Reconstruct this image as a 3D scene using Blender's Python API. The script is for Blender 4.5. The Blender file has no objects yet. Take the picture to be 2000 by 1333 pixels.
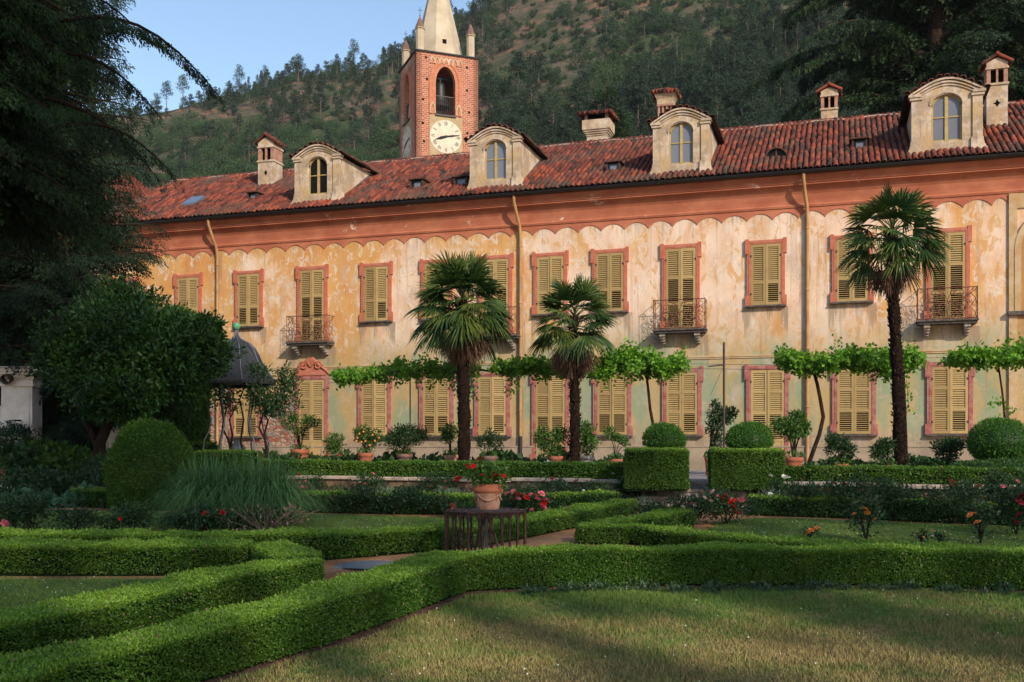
import bpy, math, random
import numpy as np
from mathutils import Matrix, Vector

# ------------------------------------------------------------------ camera, sky, sun, exposure
sc = bpy.context.scene
EYE = 1.6                      # metres above the near lawn
FP = 2000.0                    # focal length in pixels of the 2000 px photo
HZ = 873.0                     # horizon row
cam = bpy.data.cameras.new('camera')
co = bpy.data.objects.new('camera', cam)
sc.collection.objects.link(co)
co.location = (0, 0, EYE)
co.rotation_euler = (math.pi / 2, 0, 0)
cam.sensor_width = 36
cam.lens = 36
cam.shift_y = (HZ - 666.5) / 2000
cam.clip_start = 0.1
cam.clip_end = 3000
sc.camera = co

SUN_EL = math.radians(30)
sx, sy = 0.5, -0.86
sl = math.hypot(sx, sy)
SUN_DIR = Vector((sx / sl * math.cos(SUN_EL), sy / sl * math.cos(SUN_EL), math.sin(SUN_EL)))
w = bpy.data.worlds.new('World')
sc.world = w
w.use_nodes = True
nt = w.node_tree
bg = nt.nodes['Background']
sky = nt.nodes.new('ShaderNodeTexSky')
sky.sky_type = 'NISHITA'
sky.sun_disc = False
sky.sun_elevation = SUN_EL
sky.sun_rotation = math.atan2(sx, sy)
sky.air_density = 1.25
sky.dust_density = 1.0
sky.ozone_density = 2.4
nt.links.new(sky.outputs[0], bg.inputs[0])
bg.inputs[1].default_value = 0.15
ld = bpy.data.lights.new('sun', 'SUN')
ld.energy = 3.3
ld.angle = math.radians(1.0)
ld.color = (1.0, 0.87, 0.70)
lo = bpy.data.objects.new('sun', ld)
sc.collection.objects.link(lo)
lo.rotation_euler = SUN_DIR.to_track_quat('Z', 'Y').to_euler()
sc.view_settings.view_transform = 'Standard'
sc.view_settings.look = 'None'
sc.view_settings.exposure = 0.45
sc.view_settings.gamma = 1.0
sc.cycles.max_bounces = 6
sc.cycles.diffuse_bounces = 3
sc.cycles.glossy_bounces = 2
sc.cycles.transmission_bounces = 2
sc.cycles.transparent_max_bounces = 8
sc.cycles.use_denoising = True

COL = sc.collection
RNG = np.random.default_rng(7)
random.seed(5)
PI = math.pi

# ------------------------------------------------------------------ placing
def P(px, py, Y):
    return Vector(((px - 1000) * Y / FP, Y, EYE - (py - HZ) * Y / FP))

def g(Y):                      # the lower garden rises gently towards the house
    return 0.0 if Y < 8.5 else min(0.375, 0.03 * (Y - 8.5))

def G(px, py, h=0.0):          # point on the lower garden (h above it) seen at a pixel
    Y = 12.0
    for _ in range(60):
        Y = 0.5 * Y + 0.5 * (EYE - g(Y) - h) * FP / (py - HZ)
    return ((px - 1000) * Y / FP, Y)

# the facade frame: u along the wall to the right, v into the house, z up
UD = np.array([0.9527, -0.3037]); ND = np.array([0.3037, 0.9527]); FA = np.array([-12.78, 38.62])
FROT = math.atan2(UD[1], UD[0])
def F(px, py, v=0.0):          # (u, z) on the plane v behind the wall face
    d = np.array([(px - 1000) / FP, 1.0])
    t = (ND @ FA + v) / (ND @ d)
    p = t * d
    return float((p - FA) @ UD), float(EYE - (py - HZ) * t / FP)
def FW(u, v, z):
    p = FA + u * UD + v * ND
    return Vector((p[0], p[1], z))
TERR = 0.85                    # terrace level

# ------------------------------------------------------------------ mesh building
class MB:
    def __init__(s): s.V = []; s.Fs = []; s.n = 0
    def add(s, V, Fc, mat=0, val=0.5, smooth=False):
        V = np.asarray(V, float).reshape(-1, 3)
        if isinstance(Fc, np.ndarray) and Fc.ndim == 2: groups = [Fc]
        else:
            d = {}
            for f in Fc: d.setdefault(len(f), []).append(f)
            groups = [np.array(x) for x in d.values()]
        for q in groups:
            v = np.full(len(q), val) if np.isscalar(val) else np.asarray(val, float)
            if len(v) != len(q): v = np.resize(v, len(q))
            s.Fs.append((q + s.n, mat, v, smooth))
        s.V.append(V); s.n += len(V)
        return s
    def box(s, x0, x1, y0, y1, z0, z1, mat=0, val=0.5, M=None, taper=0):
        t = taper
        V = np.array([(x0, y0, z0), (x1, y0, z0), (x1, y1, z0), (x0, y1, z0), (x0 + t, y0 + t, z1), (x1 - t, y0 + t, z1), (x1 - t, y1 - t, z1), (x0 + t, y1 - t, z1)], float)
        if M is not None: V = np.array([tuple(M @ Vector(p)) for p in V])
        return s.add(V, np.array([(3, 2, 1, 0), (4, 5, 6, 7), (0, 1, 5, 4), (1, 2, 6, 5), (2, 3, 7, 6), (3, 0, 4, 7)]), mat, val)
    def tube(s, pts, r, n=6, mat=0, val=0.5, smooth=True, cap=True):
        pts = np.asarray([tuple(p) for p in pts], float); m = len(pts)
        r = np.full(m, r) if np.isscalar(r) else np.asarray(r, float)
        T = np.gradient(pts, axis=0); T /= np.linalg.norm(T, axis=1)[:, None] + 1e-9
        ref = np.array([0.0, 0.0, 1.0]) if abs(T[:, 2]).mean() < 0.8 else np.array([0.0, 1.0, 0.0])
        A = np.cross(T, ref); A /= np.linalg.norm(A, axis=1)[:, None] + 1e-9
        B = np.cross(T, A)
        th = np.arange(n) * 2 * PI / n
        V = pts[:, None, :] + r[:, None, None] * (np.cos(th)[None, :, None] * A[:, None, :] + np.sin(th)[None, :, None] * B[:, None, :])
        i = np.arange(m - 1)[:, None]; j = np.arange(n)[None, :]; k = (j + 1) % n
        Q = np.stack([i * n + j, i * n + k, (i + 1) * n + k, (i + 1) * n + j], -1).reshape(-1, 4)
        s.add(V.reshape(-1, 3), Q, mat, val, smooth)
        if cap:
            s.add(V[0], [tuple(range(n))], mat, val); s.add(V[-1], [tuple(range(n))[::-1]], mat, val)
        return s
    def lathe(s, prof, n=24, mat=0, val=0.5, c=(0, 0, 0), smooth=True, a0=0, square=0):
        m = len(prof); th = a0 + np.arange(n) * 2 * PI / n
        pr = np.array(prof, float)
        V = np.stack([pr[:, 0][:, None] * np.cos(th)[None], pr[:, 0][:, None] * np.sin(th)[None], np.repeat(pr[:, 1][:, None], n, 1)], -1) + np.array(c)
        i = np.arange(m - 1)[:, None]; j = np.arange(n)[None, :]; k = (j + 1) % n
        Q = np.stack([i * n + j, i * n + k, (i + 1) * n + k, (i + 1) * n + j], -1).reshape(-1, 4)
        return s.add(V.reshape(-1, 3), Q, mat, val, smooth)
    def prism(s, poly, y0, y1, mat=0, val=0.5):          # convex polygon in x,z extruded along y
        n = len(poly)
        V = [(x, y0, z) for x, z in poly] + [(x, y1, z) for x, z in poly]
        Fc = [tuple(range(n)), tuple(range(2 * n - 1, n - 1, -1))] + [(i, i + n, (i + 1) % n + n, (i + 1) % n) for i in range(n)]
        return s.add(V, Fc, mat, val)
    def ribbon(s, inner, outer, y0, y1, mat=0, val=0.5): # band between two polylines (x,z) extruded along y
        n = len(inner)
        V = [(x, y0, z) for x, z in inner] + [(x, y0, z) for x, z in outer] + [(x, y1, z) for x, z in inner] + [(x, y1, z) for x, z in outer]
        Fc = []
        for i in range(n - 1):
            Fc += [(i, i + 1, n + i + 1, n + i), (2 * n + i, 3 * n + i, 3 * n + i + 1, 2 * n + i + 1), (i, 2 * n + i, 2 * n + i + 1, i + 1), (n + i, n + i + 1, 3 * n + i + 1, 3 * n + i)]
        Fc += [(0, n, 3 * n, 2 * n), (n - 1, 3 * n - 1, 4 * n - 1, 2 * n - 1)]
        return s.add(V, Fc, mat, val)
    def build(s, name, mats, parent=None, loc=None, rot=None):
        me = bpy.data.meshes.new(name)
        V = np.concatenate(s.V); me.vertices.add(len(V)); me.vertices.foreach_set('co', V.ravel())
        nl = sum(q.size for q, *_ in s.Fs); npoly = sum(len(q) for q, *_ in s.Fs)
        me.loops.add(nl); me.polygons.add(npoly)
        me.loops.foreach_set('vertex_index', np.concatenate([q.ravel() for q, *_ in s.Fs]).astype(np.int32))
        tot = np.concatenate([np.full(len(q), q.shape[1]) for q, *_ in s.Fs])
        me.polygons.foreach_set('loop_start', np.concatenate([[0], np.cumsum(tot)[:-1]]).astype(np.int32))
        me.polygons.foreach_set('material_index', np.concatenate([np.full(len(q), m) for q, m, *_ in s.Fs]).astype(np.int32))
        me.polygons.foreach_set('use_smooth', np.concatenate([np.full(len(q), sm) for q, _, _, sm in s.Fs]).astype(bool))
        at = me.attributes.new('v', 'FLOAT', 'FACE')
        at.data.foreach_set('value', np.concatenate([v for _, _, v, _ in s.Fs]).astype(np.float32))
        for m in (mats if isinstance(mats, (list, tuple)) else [mats]): me.materials.append(m)
        me.update(calc_edges=True)
        o = bpy.data.objects.new(name, me); COL.objects.link(o)
        if parent is not None: o.parent = parent
        if loc is not None: o.location = loc
        if rot is not None: o.rotation_euler = rot
        return o

def empty(name, loc=(0, 0, 0), rz=0, parent=None):
    o = bpy.data.objects.new(name, None); COL.objects.link(o); o.location = loc; o.rotation_euler = (0, 0, rz); o.empty_display_size = 0.1
    if parent is not None: o.parent = parent
    return o
def tag(o, label=None, cat=None, group=None, kind=None):
    if label: o['label'] = label
    if cat: o['category'] = cat
    if group: o['group'] = group
    if kind: o['kind'] = kind
    return o
KIDS = {}
def copy_tree(o, parent=None):
    c = o.copy(); COL.objects.link(c)
    if parent is not None: c.parent = parent
    for ch in [x for x in COL.objects if x.parent == o]: copy_tree(ch, c)
    return c

def unit(a): return a / (np.linalg.norm(a, axis=-1, keepdims=True) + 1e-9)
def leaves(mb, Pt, D, L, W, mat=0, val=None, rng=RNG, N=None, fold=0.0):
    """one rhombic leaf per point, growing along D"""
    n = len(Pt)
    if n == 0: return
    D = unit(np.asarray(D, float)); 
    R = rng.normal(size=(n, 3)) if N is None else N + 0.5 * rng.normal(size=(n, 3))
    S = unit(np.cross(D, R))
    L = np.broadcast_to(np.asarray(L, float), (n,))[:, None]; W = np.broadcast_to(np.asarray(W, float), (n,))[:, None]
    mid = Pt + D * L * 0.5
    V = np.stack([Pt, mid + S * W * 0.5, Pt + D * L, mid - S * W * 0.5], 1)
    if fold: V[:, 2] += np.array([0, 0, -1]) * (L * fold)
    Q = np.arange(4 * n).reshape(n, 4)
    mb.add(V.reshape(-1, 3), Q, mat, rng.random(n) if val is None else val)
def tris(mb, A, B, C, mat=0, val=None, rng=RNG):
    n = len(A); V = np.stack([A, B, C], 1).reshape(-1, 3)
    mb.add(V, np.arange(3 * n).reshape(n, 3), mat, rng.random(n) if val is None else val)
def stamp(mb, TV, TF, R, T, mat=0, val=0.5, smooth=False):
    """copy a template (verts, quad faces) by rotations R (n,3,3) and offsets T (n,3); val per copy or per face of template"""
    n = len(T); m = len(TV)
    V = np.einsum('nij,mj->nmi', R, TV) + T[:, None, :]
    Q = (TF[None] + (np.arange(n) * m)[:, None, None]).reshape(-1, TF.shape[1])
    val = np.repeat(np.broadcast_to(val, (n,)), len(TF))
    mb.add(V.reshape(-1, 3), Q, mat, val, smooth)
def rotz(a):
    c, s_ = np.cos(a), np.sin(a); z = np.zeros_like(c); o = np.ones_like(c)
    return np.stack([np.stack([c, -s_, z], -1), np.stack([s_, c, z], -1), np.stack([z, z, o], -1)], -2)
def frames(D, up=None, rng=RNG):
    """rotation matrices whose local z is D"""
    D = unit(D); U = rng.normal(size=D.shape) if up is None else up
    X = unit(np.cross(U, D)); Yv = np.cross(D, X)
    return np.stack([X, Yv, D], -1)
def wob(Pn, f=2.0, seed=0.0):
    """cheap smooth noise in -1..1"""
    x, y, z = Pn[:, 0] * f, Pn[:, 1] * f, Pn[:, 2] * f
    return (np.sin(x * 1.7 + seed + 1.3 * np.sin(y * 1.1 + seed)) + np.sin(y * 2.1 + z * 1.3 + seed * 2) + np.sin(z * 2.3 - x * 1.9 + seed * 3 + np.sin(x * 2.7))) / 3

# ------------------------------------------------------------------ materials
MATS = {}
class NT:
    def __init__(s, name, rough=0.8, spec=0.25, metal=0.0):
        m = bpy.data.materials.new(name); m.use_nodes = True; s.m = m; s.t = m.node_tree; s.b = s.t.nodes['Principled BSDF']
        s.b.inputs['Roughness'].default_value = rough; s.b.inputs['Specular IOR Level'].default_value = spec; s.b.inputs['Metallic'].default_value = metal
    def n(s, typ, **kw):
        x = s.t.nodes.new(typ)
        for k, v in kw.items():
            if k.startswith('_'): setattr(x, k[1:], v)
            else: s.set(x.inputs[k.replace('0', ' ') if k not in x.inputs else k], v)
        return x
    def set(s, inp, v):
        if isinstance(v, bpy.types.NodeSocket): s.t.links.new(v, inp)
        else: inp.default_value = v
    def pos(s, scale=(1, 1, 1), kind='Object'):
        tc = s.t.nodes.new('ShaderNodeTexCoord'); mp = s.t.nodes.new('ShaderNodeMapping'); s.t.links.new(tc.outputs[kind], mp.inputs[0]); mp.inputs['Scale'].default_value = scale
        return mp.outputs[0]
    def world(s, scale=(1, 1, 1)):
        tc = s.t.nodes.new('ShaderNodeNewGeometry'); mp = s.t.nodes.new('ShaderNodeMapping'); s.t.links.new(tc.outputs['Position'], mp.inputs[0]); mp.inputs['Scale'].default_value = scale
        return mp.outputs[0]
    def noise(s, vec, scale=1, detail=4, rough=0.55, dist=0.0, off=0.0):
        x = s.t.nodes.new('ShaderNodeTexNoise'); 
        if off:
            ad = s.t.nodes.new('ShaderNodeVectorMath'); s.t.links.new(vec, ad.inputs[0]); ad.inputs[1].default_value = (off, off * 1.7, off * 0.6); vec = ad.outputs[0]
        s.t.links.new(vec, x.inputs['Vector']); x.inputs['Scale'].default_value = scale; x.inputs['Detail'].default_value = detail; x.inputs['Roughness'].default_value = rough; x.inputs['Distortion'].default_value = dist
        return x.outputs[0]
    def ramp(s, fac, a, b, lo=0.0, hi=1.0):
        x = s.t.nodes.new('ShaderNodeMapRange'); x.inputs[1].default_value = a; x.inputs[2].default_value = b; x.inputs[3].default_value = lo; x.inputs[4].default_value = hi; x.interpolation_type = 'SMOOTHSTEP'; s.set(x.inputs[0], fac)
        return x.outputs[0]
    def mix(s, fac, a, b, mode='MIX'):
        x = s.t.nodes.new('ShaderNodeMix'); x.data_type = 'RGBA'; x.blend_type = mode
        s.set(x.inputs[0], fac)
        s.set(x.inputs[6], a if not isinstance(a, tuple) else a + (1,)); s.set(x.inputs[7], b if not isinstance(b, tuple) else b + (1,))
        return x.outputs[2]
    def math(s, op, a, b=0.0, clamp=False):
        x = s.t.nodes.new('ShaderNodeMath'); x.operation = op; x.use_clamp = clamp; s.set(x.inputs[0], a); s.set(x.inputs[1], b)
        return x.outputs[0]
    def attr(s, name='v'):
        x = s.t.nodes.new('ShaderNodeAttribute'); x.attribute_name = name; return x.outputs['Fac']
    def sep(s, vec):
        x = s.t.nodes.new('ShaderNodeSeparateXYZ'); s.t.links.new(vec, x.inputs[0]); return x.outputs
    def col(s, c): s.set(s.b.inputs['Base Color'], c if not isinstance(c, tuple) else c + (1,)); return s
    def bump(s, h, strength=0.5, dist=0.02):
        x = s.t.nodes.new('ShaderNodeBump'); x.inputs['Strength'].default_value = strength; x.inputs['Distance'].default_value = dist; s.t.links.new(h, x.inputs['Height']); s.t.links.new(x.outputs[0], s.b.inputs['Normal']); return s

def plain(name, c, rough=0.8, spec=0.25, metal=0.0, var=0.25, scale=6, dark=None, bump=0.2, bd=0.01):
    k = NT(name, rough, spec, metal); p = k.pos()
    nz = k.noise(p, scale, 6, 0.65)
    c2 = tuple(x * (1 - var) for x in c) if dark is None else dark
    k.col(k.mix(k.ramp(nz, 0.35, 0.65), c2, c))
    if bump: k.bump(k.noise(p, scale * 5, 5, 0.7), bump, bd)
    MATS[name] = k.m
    return k.m
def leafmat(name, a, b, c=None, rough=0.5, spec=0.3, trans=0.25, patch=1.2, pamt=0.35):
    """leaf colour a..b per leaf, c where a slow noise says so"""
    k = NT(name, rough, spec); at = k.attr()
    col = k.mix(at, a, b)
    pn = k.noise(k.world(), patch, 3)
    if c is not None: col = k.mix(k.ramp(pn, 0.45, 0.7, 0, pamt), col, c)
    k.col(col)
    if trans:
        tr = k.t.nodes.new('ShaderNodeBsdfTranslucent'); k.set(tr.inputs[0], k.mix(0.5, col, (b[0] * 1.3, b[1] * 1.4, b[2] * 0.6)))
        ms = k.t.nodes.new('ShaderNodeMixShader'); ms.inputs[0].default_value = trans
        k.t.links.new(k.b.outputs[0], ms.inputs[1]); k.t.links.new(tr.outputs[0], ms.inputs[2])
        k.t.links.new(ms.outputs[0], k.t.nodes['Material Output'].inputs[0])
    MATS[name] = k.m
    return k.m

# wall plaster -------------------------------------------------
XBR = F(588, 820)[0]
def wall_material():
    k = NT('peeling_ochre_plaster', 0.92, 0.1); p = k.pos(); x, y, z = k.sep(p)
    pale = k.mix(k.ramp(k.noise(k.pos((1, 1, 0.5)), 1.3, 5), 0.35, 0.65), (0.64, 0.435, 0.30), (0.76, 0.60, 0.48))
    och = k.mix(k.ramp(k.noise(p, 0.9, 5, 0.6, 0, 11), 0.35, 0.7), (0.60, 0.35, 0.13), (0.56, 0.24, 0.065))
    big = k.noise(k.pos((0.8, 1, 0.55)), 0.42, 9, 0.62, 0.6, 3)
    left = k.ramp(x, 3.0, 17.0, 0.085, -0.075)
    upper = k.ramp(z, 7.0, 9.2, 0.0, 0.05)
    m1 = k.math('ADD', big, k.math('ADD', left, upper))
    col = k.mix(k.ramp(m1, 0.46, 0.60), pale, och)
    # crisp flakes of surviving paint, drawn out downwards
    fl = k.noise(k.pos((1.6, 1, 0.7)), 1.9, 10, 0.62, 1.2, 7)
    col = k.mix(k.ramp(fl, 0.555, 0.58, 0, 0.7), col, (0.56, 0.30, 0.09))
    fl2 = k.noise(k.pos((1.3, 1, 0.9)), 3.1, 11, 0.7, 0.8, 21)
    col = k.mix(k.ramp(fl2, 0.545, 0.585, 0, 0.65), col, (0.74, 0.64, 0.55))
    # lower half: olive and green-grey limewash, also painted darker for the dimmer light there
    lowz = k.math('ADD', z, k.math('MULTIPLY', k.noise(p, 0.5, 4, 0.5, 0, 5), 2.6))
    low = k.ramp(lowz, 7.3, 5.4)
    gn = k.ramp(k.noise(k.pos((1.3, 1, 0.6)), 0.55, 7, 0.6, 0.4, 31), 0.43, 0.54)
    lowc = k.mix(gn, (0.40, 0.285, 0.12), (0.21, 0.285, 0.175))
    lowc = k.mix(k.ramp(k.noise(p, 2.3, 8, 0.7, 0, 17), 0.53, 0.62, 0, 0.6), lowc, (0.44, 0.34, 0.24))
    col = k.mix(k.math('MULTIPLY', low, 0.92), col, lowc)
    # damp base
    base = k.ramp(k.math('ADD', z, k.math('MULTIPLY', k.noise(p, 1.5, 6, 0.7), 1.2)), 3.0, 2.2)
    col = k.mix(k.math('MULTIPLY', base, 0.85), col, k.mix(k.ramp(k.noise(p, 4, 6, 0.7), 0.4, 0.6), (0.25, 0.185, 0.14), (0.42, 0.31, 0.23)))
    # rust-brown runs
    st = k.noise(k.pos((3.2, 1, 0.12)), 1.6, 4, 0.6, 0, 41)
    col = k.mix(k.ramp(st, 0.58, 0.75, 0, 0.5), col, (0.32, 0.16, 0.08))
    st2 = k.noise(k.pos((5.5, 1, 0.22)), 1.3, 7, 0.7, 0.2, 61)
    col = k.mix(k.ramp(st2, 0.53, 0.68, 0, 0.42), col, (0.30, 0.25, 0.21))
    gry = k.noise(k.pos((1, 1, 0.8)), 1.1, 9, 0.7, 0.5, 77)
    col = k.mix(k.ramp(gry, 0.55, 0.66, 0, 0.55), col, (0.46, 0.39, 0.34))
    ck = k.t.nodes.new('ShaderNodeTexVoronoi'); ck.feature = 'DISTANCE_TO_EDGE'
    wp = k.t.nodes.new('ShaderNodeVectorMath'); wp.operation = 'ADD'; k.t.links.new(k.pos((0.5, 0.5, 0.35)), wp.inputs[0])
    nn = k.t.nodes.new('ShaderNodeTexNoise'); k.t.links.new(p, nn.inputs['Vector']); nn.inputs['Scale'].default_value = 2.2; nn.inputs['Detail'].default_value = 6; k.t.links.new(nn.outputs[1], wp.inputs[1])
    k.t.links.new(wp.outputs[0], ck.inputs['Vector']); ck.inputs['Scale'].default_value = 1.1
    col = k.mix(k.math('MULTIPLY', k.ramp(ck.outputs[0], 0.010, 0.002), k.ramp(k.noise(p, 0.5, 3, 0.5, 0, 13), 0.5, 0.6, 0, 0.55)), col, (0.25, 0.17, 0.12))
    # runs of dirt below the sills, balconies and along the pipes
    sv = k.math('ADD', k.attr(), k.math('MULTIPLY', k.math('SUBTRACT', k.noise(k.pos((7.0, 1, 0.6)), 1.6, 8, 0.7, 0.3, 91), 0.5), 1.5))
    col = k.mix(k.math('MULTIPLY', k.ramp(sv, 0.28, 0.65, 0, 0.75), k.ramp(k.attr(), 0.02, 0.2)), col, (0.25, 0.19, 0.14))
    # fine speckle
    sp = k.noise(p, 28, 4, 0.8)
    col = k.mix(k.ramp(sp, 0.35, 0.6, 0.22, 0.0), col, (0.50, 0.36, 0.26))
    # bare rubble and brick at the lower left
    edge = k.math('MULTIPLY', k.math('SUBTRACT', k.noise(p, 1.2, 7, 0.65, 0.3, 9), 0.5), 2.4)
    bz = k.ramp(k.math('ADD', z, k.math('ADD', edge, k.math('MULTIPLY', x, 0.06))), 3.75, 3.68)
    bx = k.ramp(k.math('ADD', x, k.math('MULTIPLY', edge, 0.5)), XBR + 0.05, XBR)
    msk = k.math('MULTIPLY', bz, bx)
    vo = k.t.nodes.new('ShaderNodeTexVoronoi'); k.t.links.new(k.pos((4.6, 4.6, 10.0)), vo.inputs['Vector']); vo.inputs['Scale'].default_value = 1.0; vo.feature = 'F1'
    vd = k.t.nodes.new('ShaderNodeTexVoronoi'); k.t.links.new(k.pos((4.6, 4.6, 10.0)), vd.inputs['Vector']); vd.inputs['Scale'].default_value = 1.0; vd.feature = 'DISTANCE_TO_EDGE'
    cr = k.sep(vo.outputs['Color'])[0]
    br = k.mix(k.ramp(cr, 0.3, 0.5), (0.30, 0.09, 0.06), (0.38, 0.26, 0.19))
    br = k.mix(k.ramp(cr, 0.75, 0.8), br, (0.26, 0.22, 0.19))
    br = k.mix(k.ramp(k.noise(p, 2.0, 6, 0.7, 0, 51), 0.5, 0.6, 0, 0.7), br, (0.42, 0.30, 0.22))
    br = k.mix(k.ramp(vd.outputs['Distance'], 0.10, 0.0), br, (0.24, 0.18, 0.14))
    col = k.mix(msk, col, br)
    k.col(col)
    h = k.math('ADD', k.math('MULTIPLY', k.noise(p, 9, 8, 0.7), 0.5), k.math('MULTIPLY', msk, k.math('MULTIPLY', k.ramp(vd.outputs['Distance'], 0.0, 0.15), 1.5)))
    h = k.math('ADD', h, k.math('MULTIPLY', k.ramp(fl2, 0.58, 0.61), -0.25))
    k.bump(h, 0.6, 0.03)
    return k.m
def tile_material():
    k = NT('terracotta_tiles', 0.85, 0.2); v = k.attr(); p = k.pos()
    c = k.mix(k.ramp(v, 0.0, 0.5), (0.025, 0.013, 0.011), (0.12, 0.028, 0.018))
    c = k.mix(k.ramp(v, 0.5, 1.0), c, (0.26, 0.06, 0.03))
    c = k.mix(k.ramp(k.noise(p, 0.55, 8, 0.7), 0.46, 0.64, 0, 0.75), c, (0.075, 0.05, 0.038))
    c = k.mix(k.ramp(k.noise(p, 14, 5, 0.7), 0.5, 0.75, 0, 0.5), c, (0.30, 0.24, 0.19))
    k.col(c); k.bump(k.noise(p, 22, 4, 0.7), 0.4, 0.02); return k.m
def brick_material():
    k = NT('red_brick_with_pale_mortar', 0.9, 0.15)
    tc = k.t.nodes.new('ShaderNodeTexCoord'); s_ = k.sep(tc.outputs['Object'])
    cb = k.t.nodes.new('ShaderNodeCombineXYZ'); k.set(cb.inputs[0], k.math('ADD', s_[0], s_[1])); k.set(cb.inputs[1], s_[2])
    b = k.t.nodes.new('ShaderNodeTexBrick'); k.t.links.new(cb.outputs[0], b.inputs['Vector'])
    b.inputs['Scale'].default_value = 1.0; b.inputs['Brick Width'].default_value = 0.36; b.inputs['Row Height'].default_value = 0.155
    b.inputs['Mortar Size'].default_value = 0.02; b.inputs['Mortar Smooth'].default_value = 0.3; b.inputs['Bias'].default_value = -0.1
    b.inputs['Color1'].default_value = (0.30, 0.075, 0.035, 1); b.inputs['Color2'].default_value = (0.46, 0.15, 0.07, 1); b.inputs['Mortar'].default_value = (0.44, 0.35, 0.28, 1)
    p = k.pos(); c = k.mix(k.ramp(k.noise(p, 1.6, 6, 0.7), 0.5, 0.75, 0, 0.55), b.outputs[0], (0.30, 0.15, 0.10))
    c = k.mix(k.ramp(k.noise(p, 0.8, 7, 0.7, 0, 4), 0.58, 0.7, 0, 0.5), c, (0.48, 0.35, 0.26))
    k.col(c); k.bump(b.outputs[1], -0.6, 0.03); return k.m

wallm = wall_material(); tilem = tile_material(); brickm = brick_material()
plain('cornice_orange', (0.66, 0.22, 0.10), 0.85, 0.15, var=0.22, scale=1.5)
k = NT('flaking_cornice_paint', 0.88, 0.12); p_ = k.pos((1, 1, 1.6))
c_ = k.mix(k.ramp(k.noise(p_, 1.1, 6, 0.6), 0.35, 0.7), (0.36, 0.115, 0.065), (0.47, 0.175, 0.10))
c_ = k.mix(k.ramp(k.noise(p_, 0.9, 11, 0.75, 0.6, 3), 0.62, 0.65, 0, 0.8), c_, (0.72, 0.58, 0.48))
c_ = k.mix(k.ramp(k.noise(k.pos((4, 1, 0.3)), 1.5, 4), 0.55, 0.8, 0, 0.4), c_, (0.36, 0.14, 0.09))
k.col(c_); k.bump(k.noise(p_, 9, 6, 0.7), 0.3, 0.02); MATS['cornice'] = k.m
plain('salmon_surround', (0.40, 0.115, 0.065), 0.85, 0.15, dark=(0.46, 0.18, 0.12), scale=5, bump=0.3)
plain('pink_surround', (0.30, 0.085, 0.08), 0.88, 0.12, dark=(0.38, 0.20, 0.155), scale=4, bump=0.3)
plain('pipe_ochre', (0.42, 0.25, 0.10), 0.5, 0.3, dark=(0.32, 0.17, 0.08), scale=2.5, bump=0)
plain('shutter_paint', (0.50, 0.36, 0.16), 0.7, 0.2, dark=(0.42, 0.29, 0.12), scale=3, bump=0)
k = NT('shutter_paint', 0.7, 0.2); oi = k.t.nodes.new('ShaderNodeObjectInfo'); p_ = k.pos()
c_ = k.mix(k.ramp(oi.outputs['Random'], 0.0, 1.0), (0.34, 0.235, 0.10), (0.44, 0.315, 0.14)); c_ = k.mix(k.ramp(k.noise(p_, 2.5, 6, 0.7), 0.5, 0.7, 0, 0.6), c_, (0.25, 0.17, 0.08)); k.col(c_); MATS['shutter_paint'] = k.m
plain('shutter_gap_shade', (0.035, 0.022, 0.012), 0.9, 0.1, bump=0)
plain('niche_ochre', (0.40, 0.23, 0.08), 0.9, 0.1, dark=(0.34, 0.20, 0.09), scale=1.5)
plain('trim_cream', (0.50, 0.38, 0.24), 0.9, 0.1, dark=(0.42, 0.27, 0.13), scale=3)
k = NT('old_cream_plaster', 0.9, 0.1); p_ = k.pos(); c_ = k.mix(k.ramp(k.noise(p_, 2.0, 8, 0.7), 0.42, 0.6), (0.36, 0.27, 0.19), (0.56, 0.46, 0.37)); c_ = k.mix(k.ramp(k.noise(k.pos((1, 1, 0.5)), 3.5, 10, 0.75, 0.5, 5), 0.52, 0.56, 0, 0.7), c_, (0.50, 0.34, 0.17)); c_ = k.mix(k.ramp(k.noise(k.pos((6, 6, 0.7)), 1.5, 6, 0.7, 0, 9), 0.55, 0.7, 0, 0.6), c_, (0.20, 0.15, 0.12)); k.col(c_); k.bump(k.noise(p_, 12, 6, 0.7), 0.5, 0.03); MATS['old_cream_plaster'] = k.m
plain('dark_metal_gutter', (0.02, 0.018, 0.018), 0.45, 0.4, bump=0)
plain('slate_stone', (0.13, 0.11, 0.10), 0.85, 0.2, dark=(0.06, 0.05, 0.045), scale=8)
plain('bracket_stone', (0.42, 0.36, 0.30), 0.9, 0.1, dark=(0.22, 0.18, 0.15), scale=8)
plain('rusty_iron', (0.22, 0.085, 0.05), 0.8, 0.3, dark=(0.09, 0.04, 0.03), scale=12)
plain('black_iron', (0.035, 0.03, 0.032), 0.55, 0.4, dark=(0.07, 0.04, 0.035), scale=10)
plain('terracotta', (0.38, 0.13, 0.07), 0.85, 0.2, dark=(0.26, 0.085, 0.05), scale=5)
plain('pale_terracotta', (0.42, 0.24, 0.17), 0.9, 0.15, dark=(0.27, 0.14, 0.10), scale=6)
plain('dull_terracotta', (0.22, 0.12, 0.09), 0.9, 0.15, dark=(0.12, 0.08, 0.07), scale=6)
plain('grey_pot', (0.36, 0.31, 0.27), 0.9, 0.15, dark=(0.22, 0.19, 0.17), scale=6)
plain('lead', (0.028, 0.030, 0.037), 0.7, 0.25, 0.0, dark=(0.02, 0.022, 0.028), scale=2.5)
plain('lead_seam', (0.16, 0.17, 0.19), 0.5, 0.4, 0.3, bump=0)
plain('green_copper', (0.10, 0.32, 0.17), 0.7, 0.2, scale=9)
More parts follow.
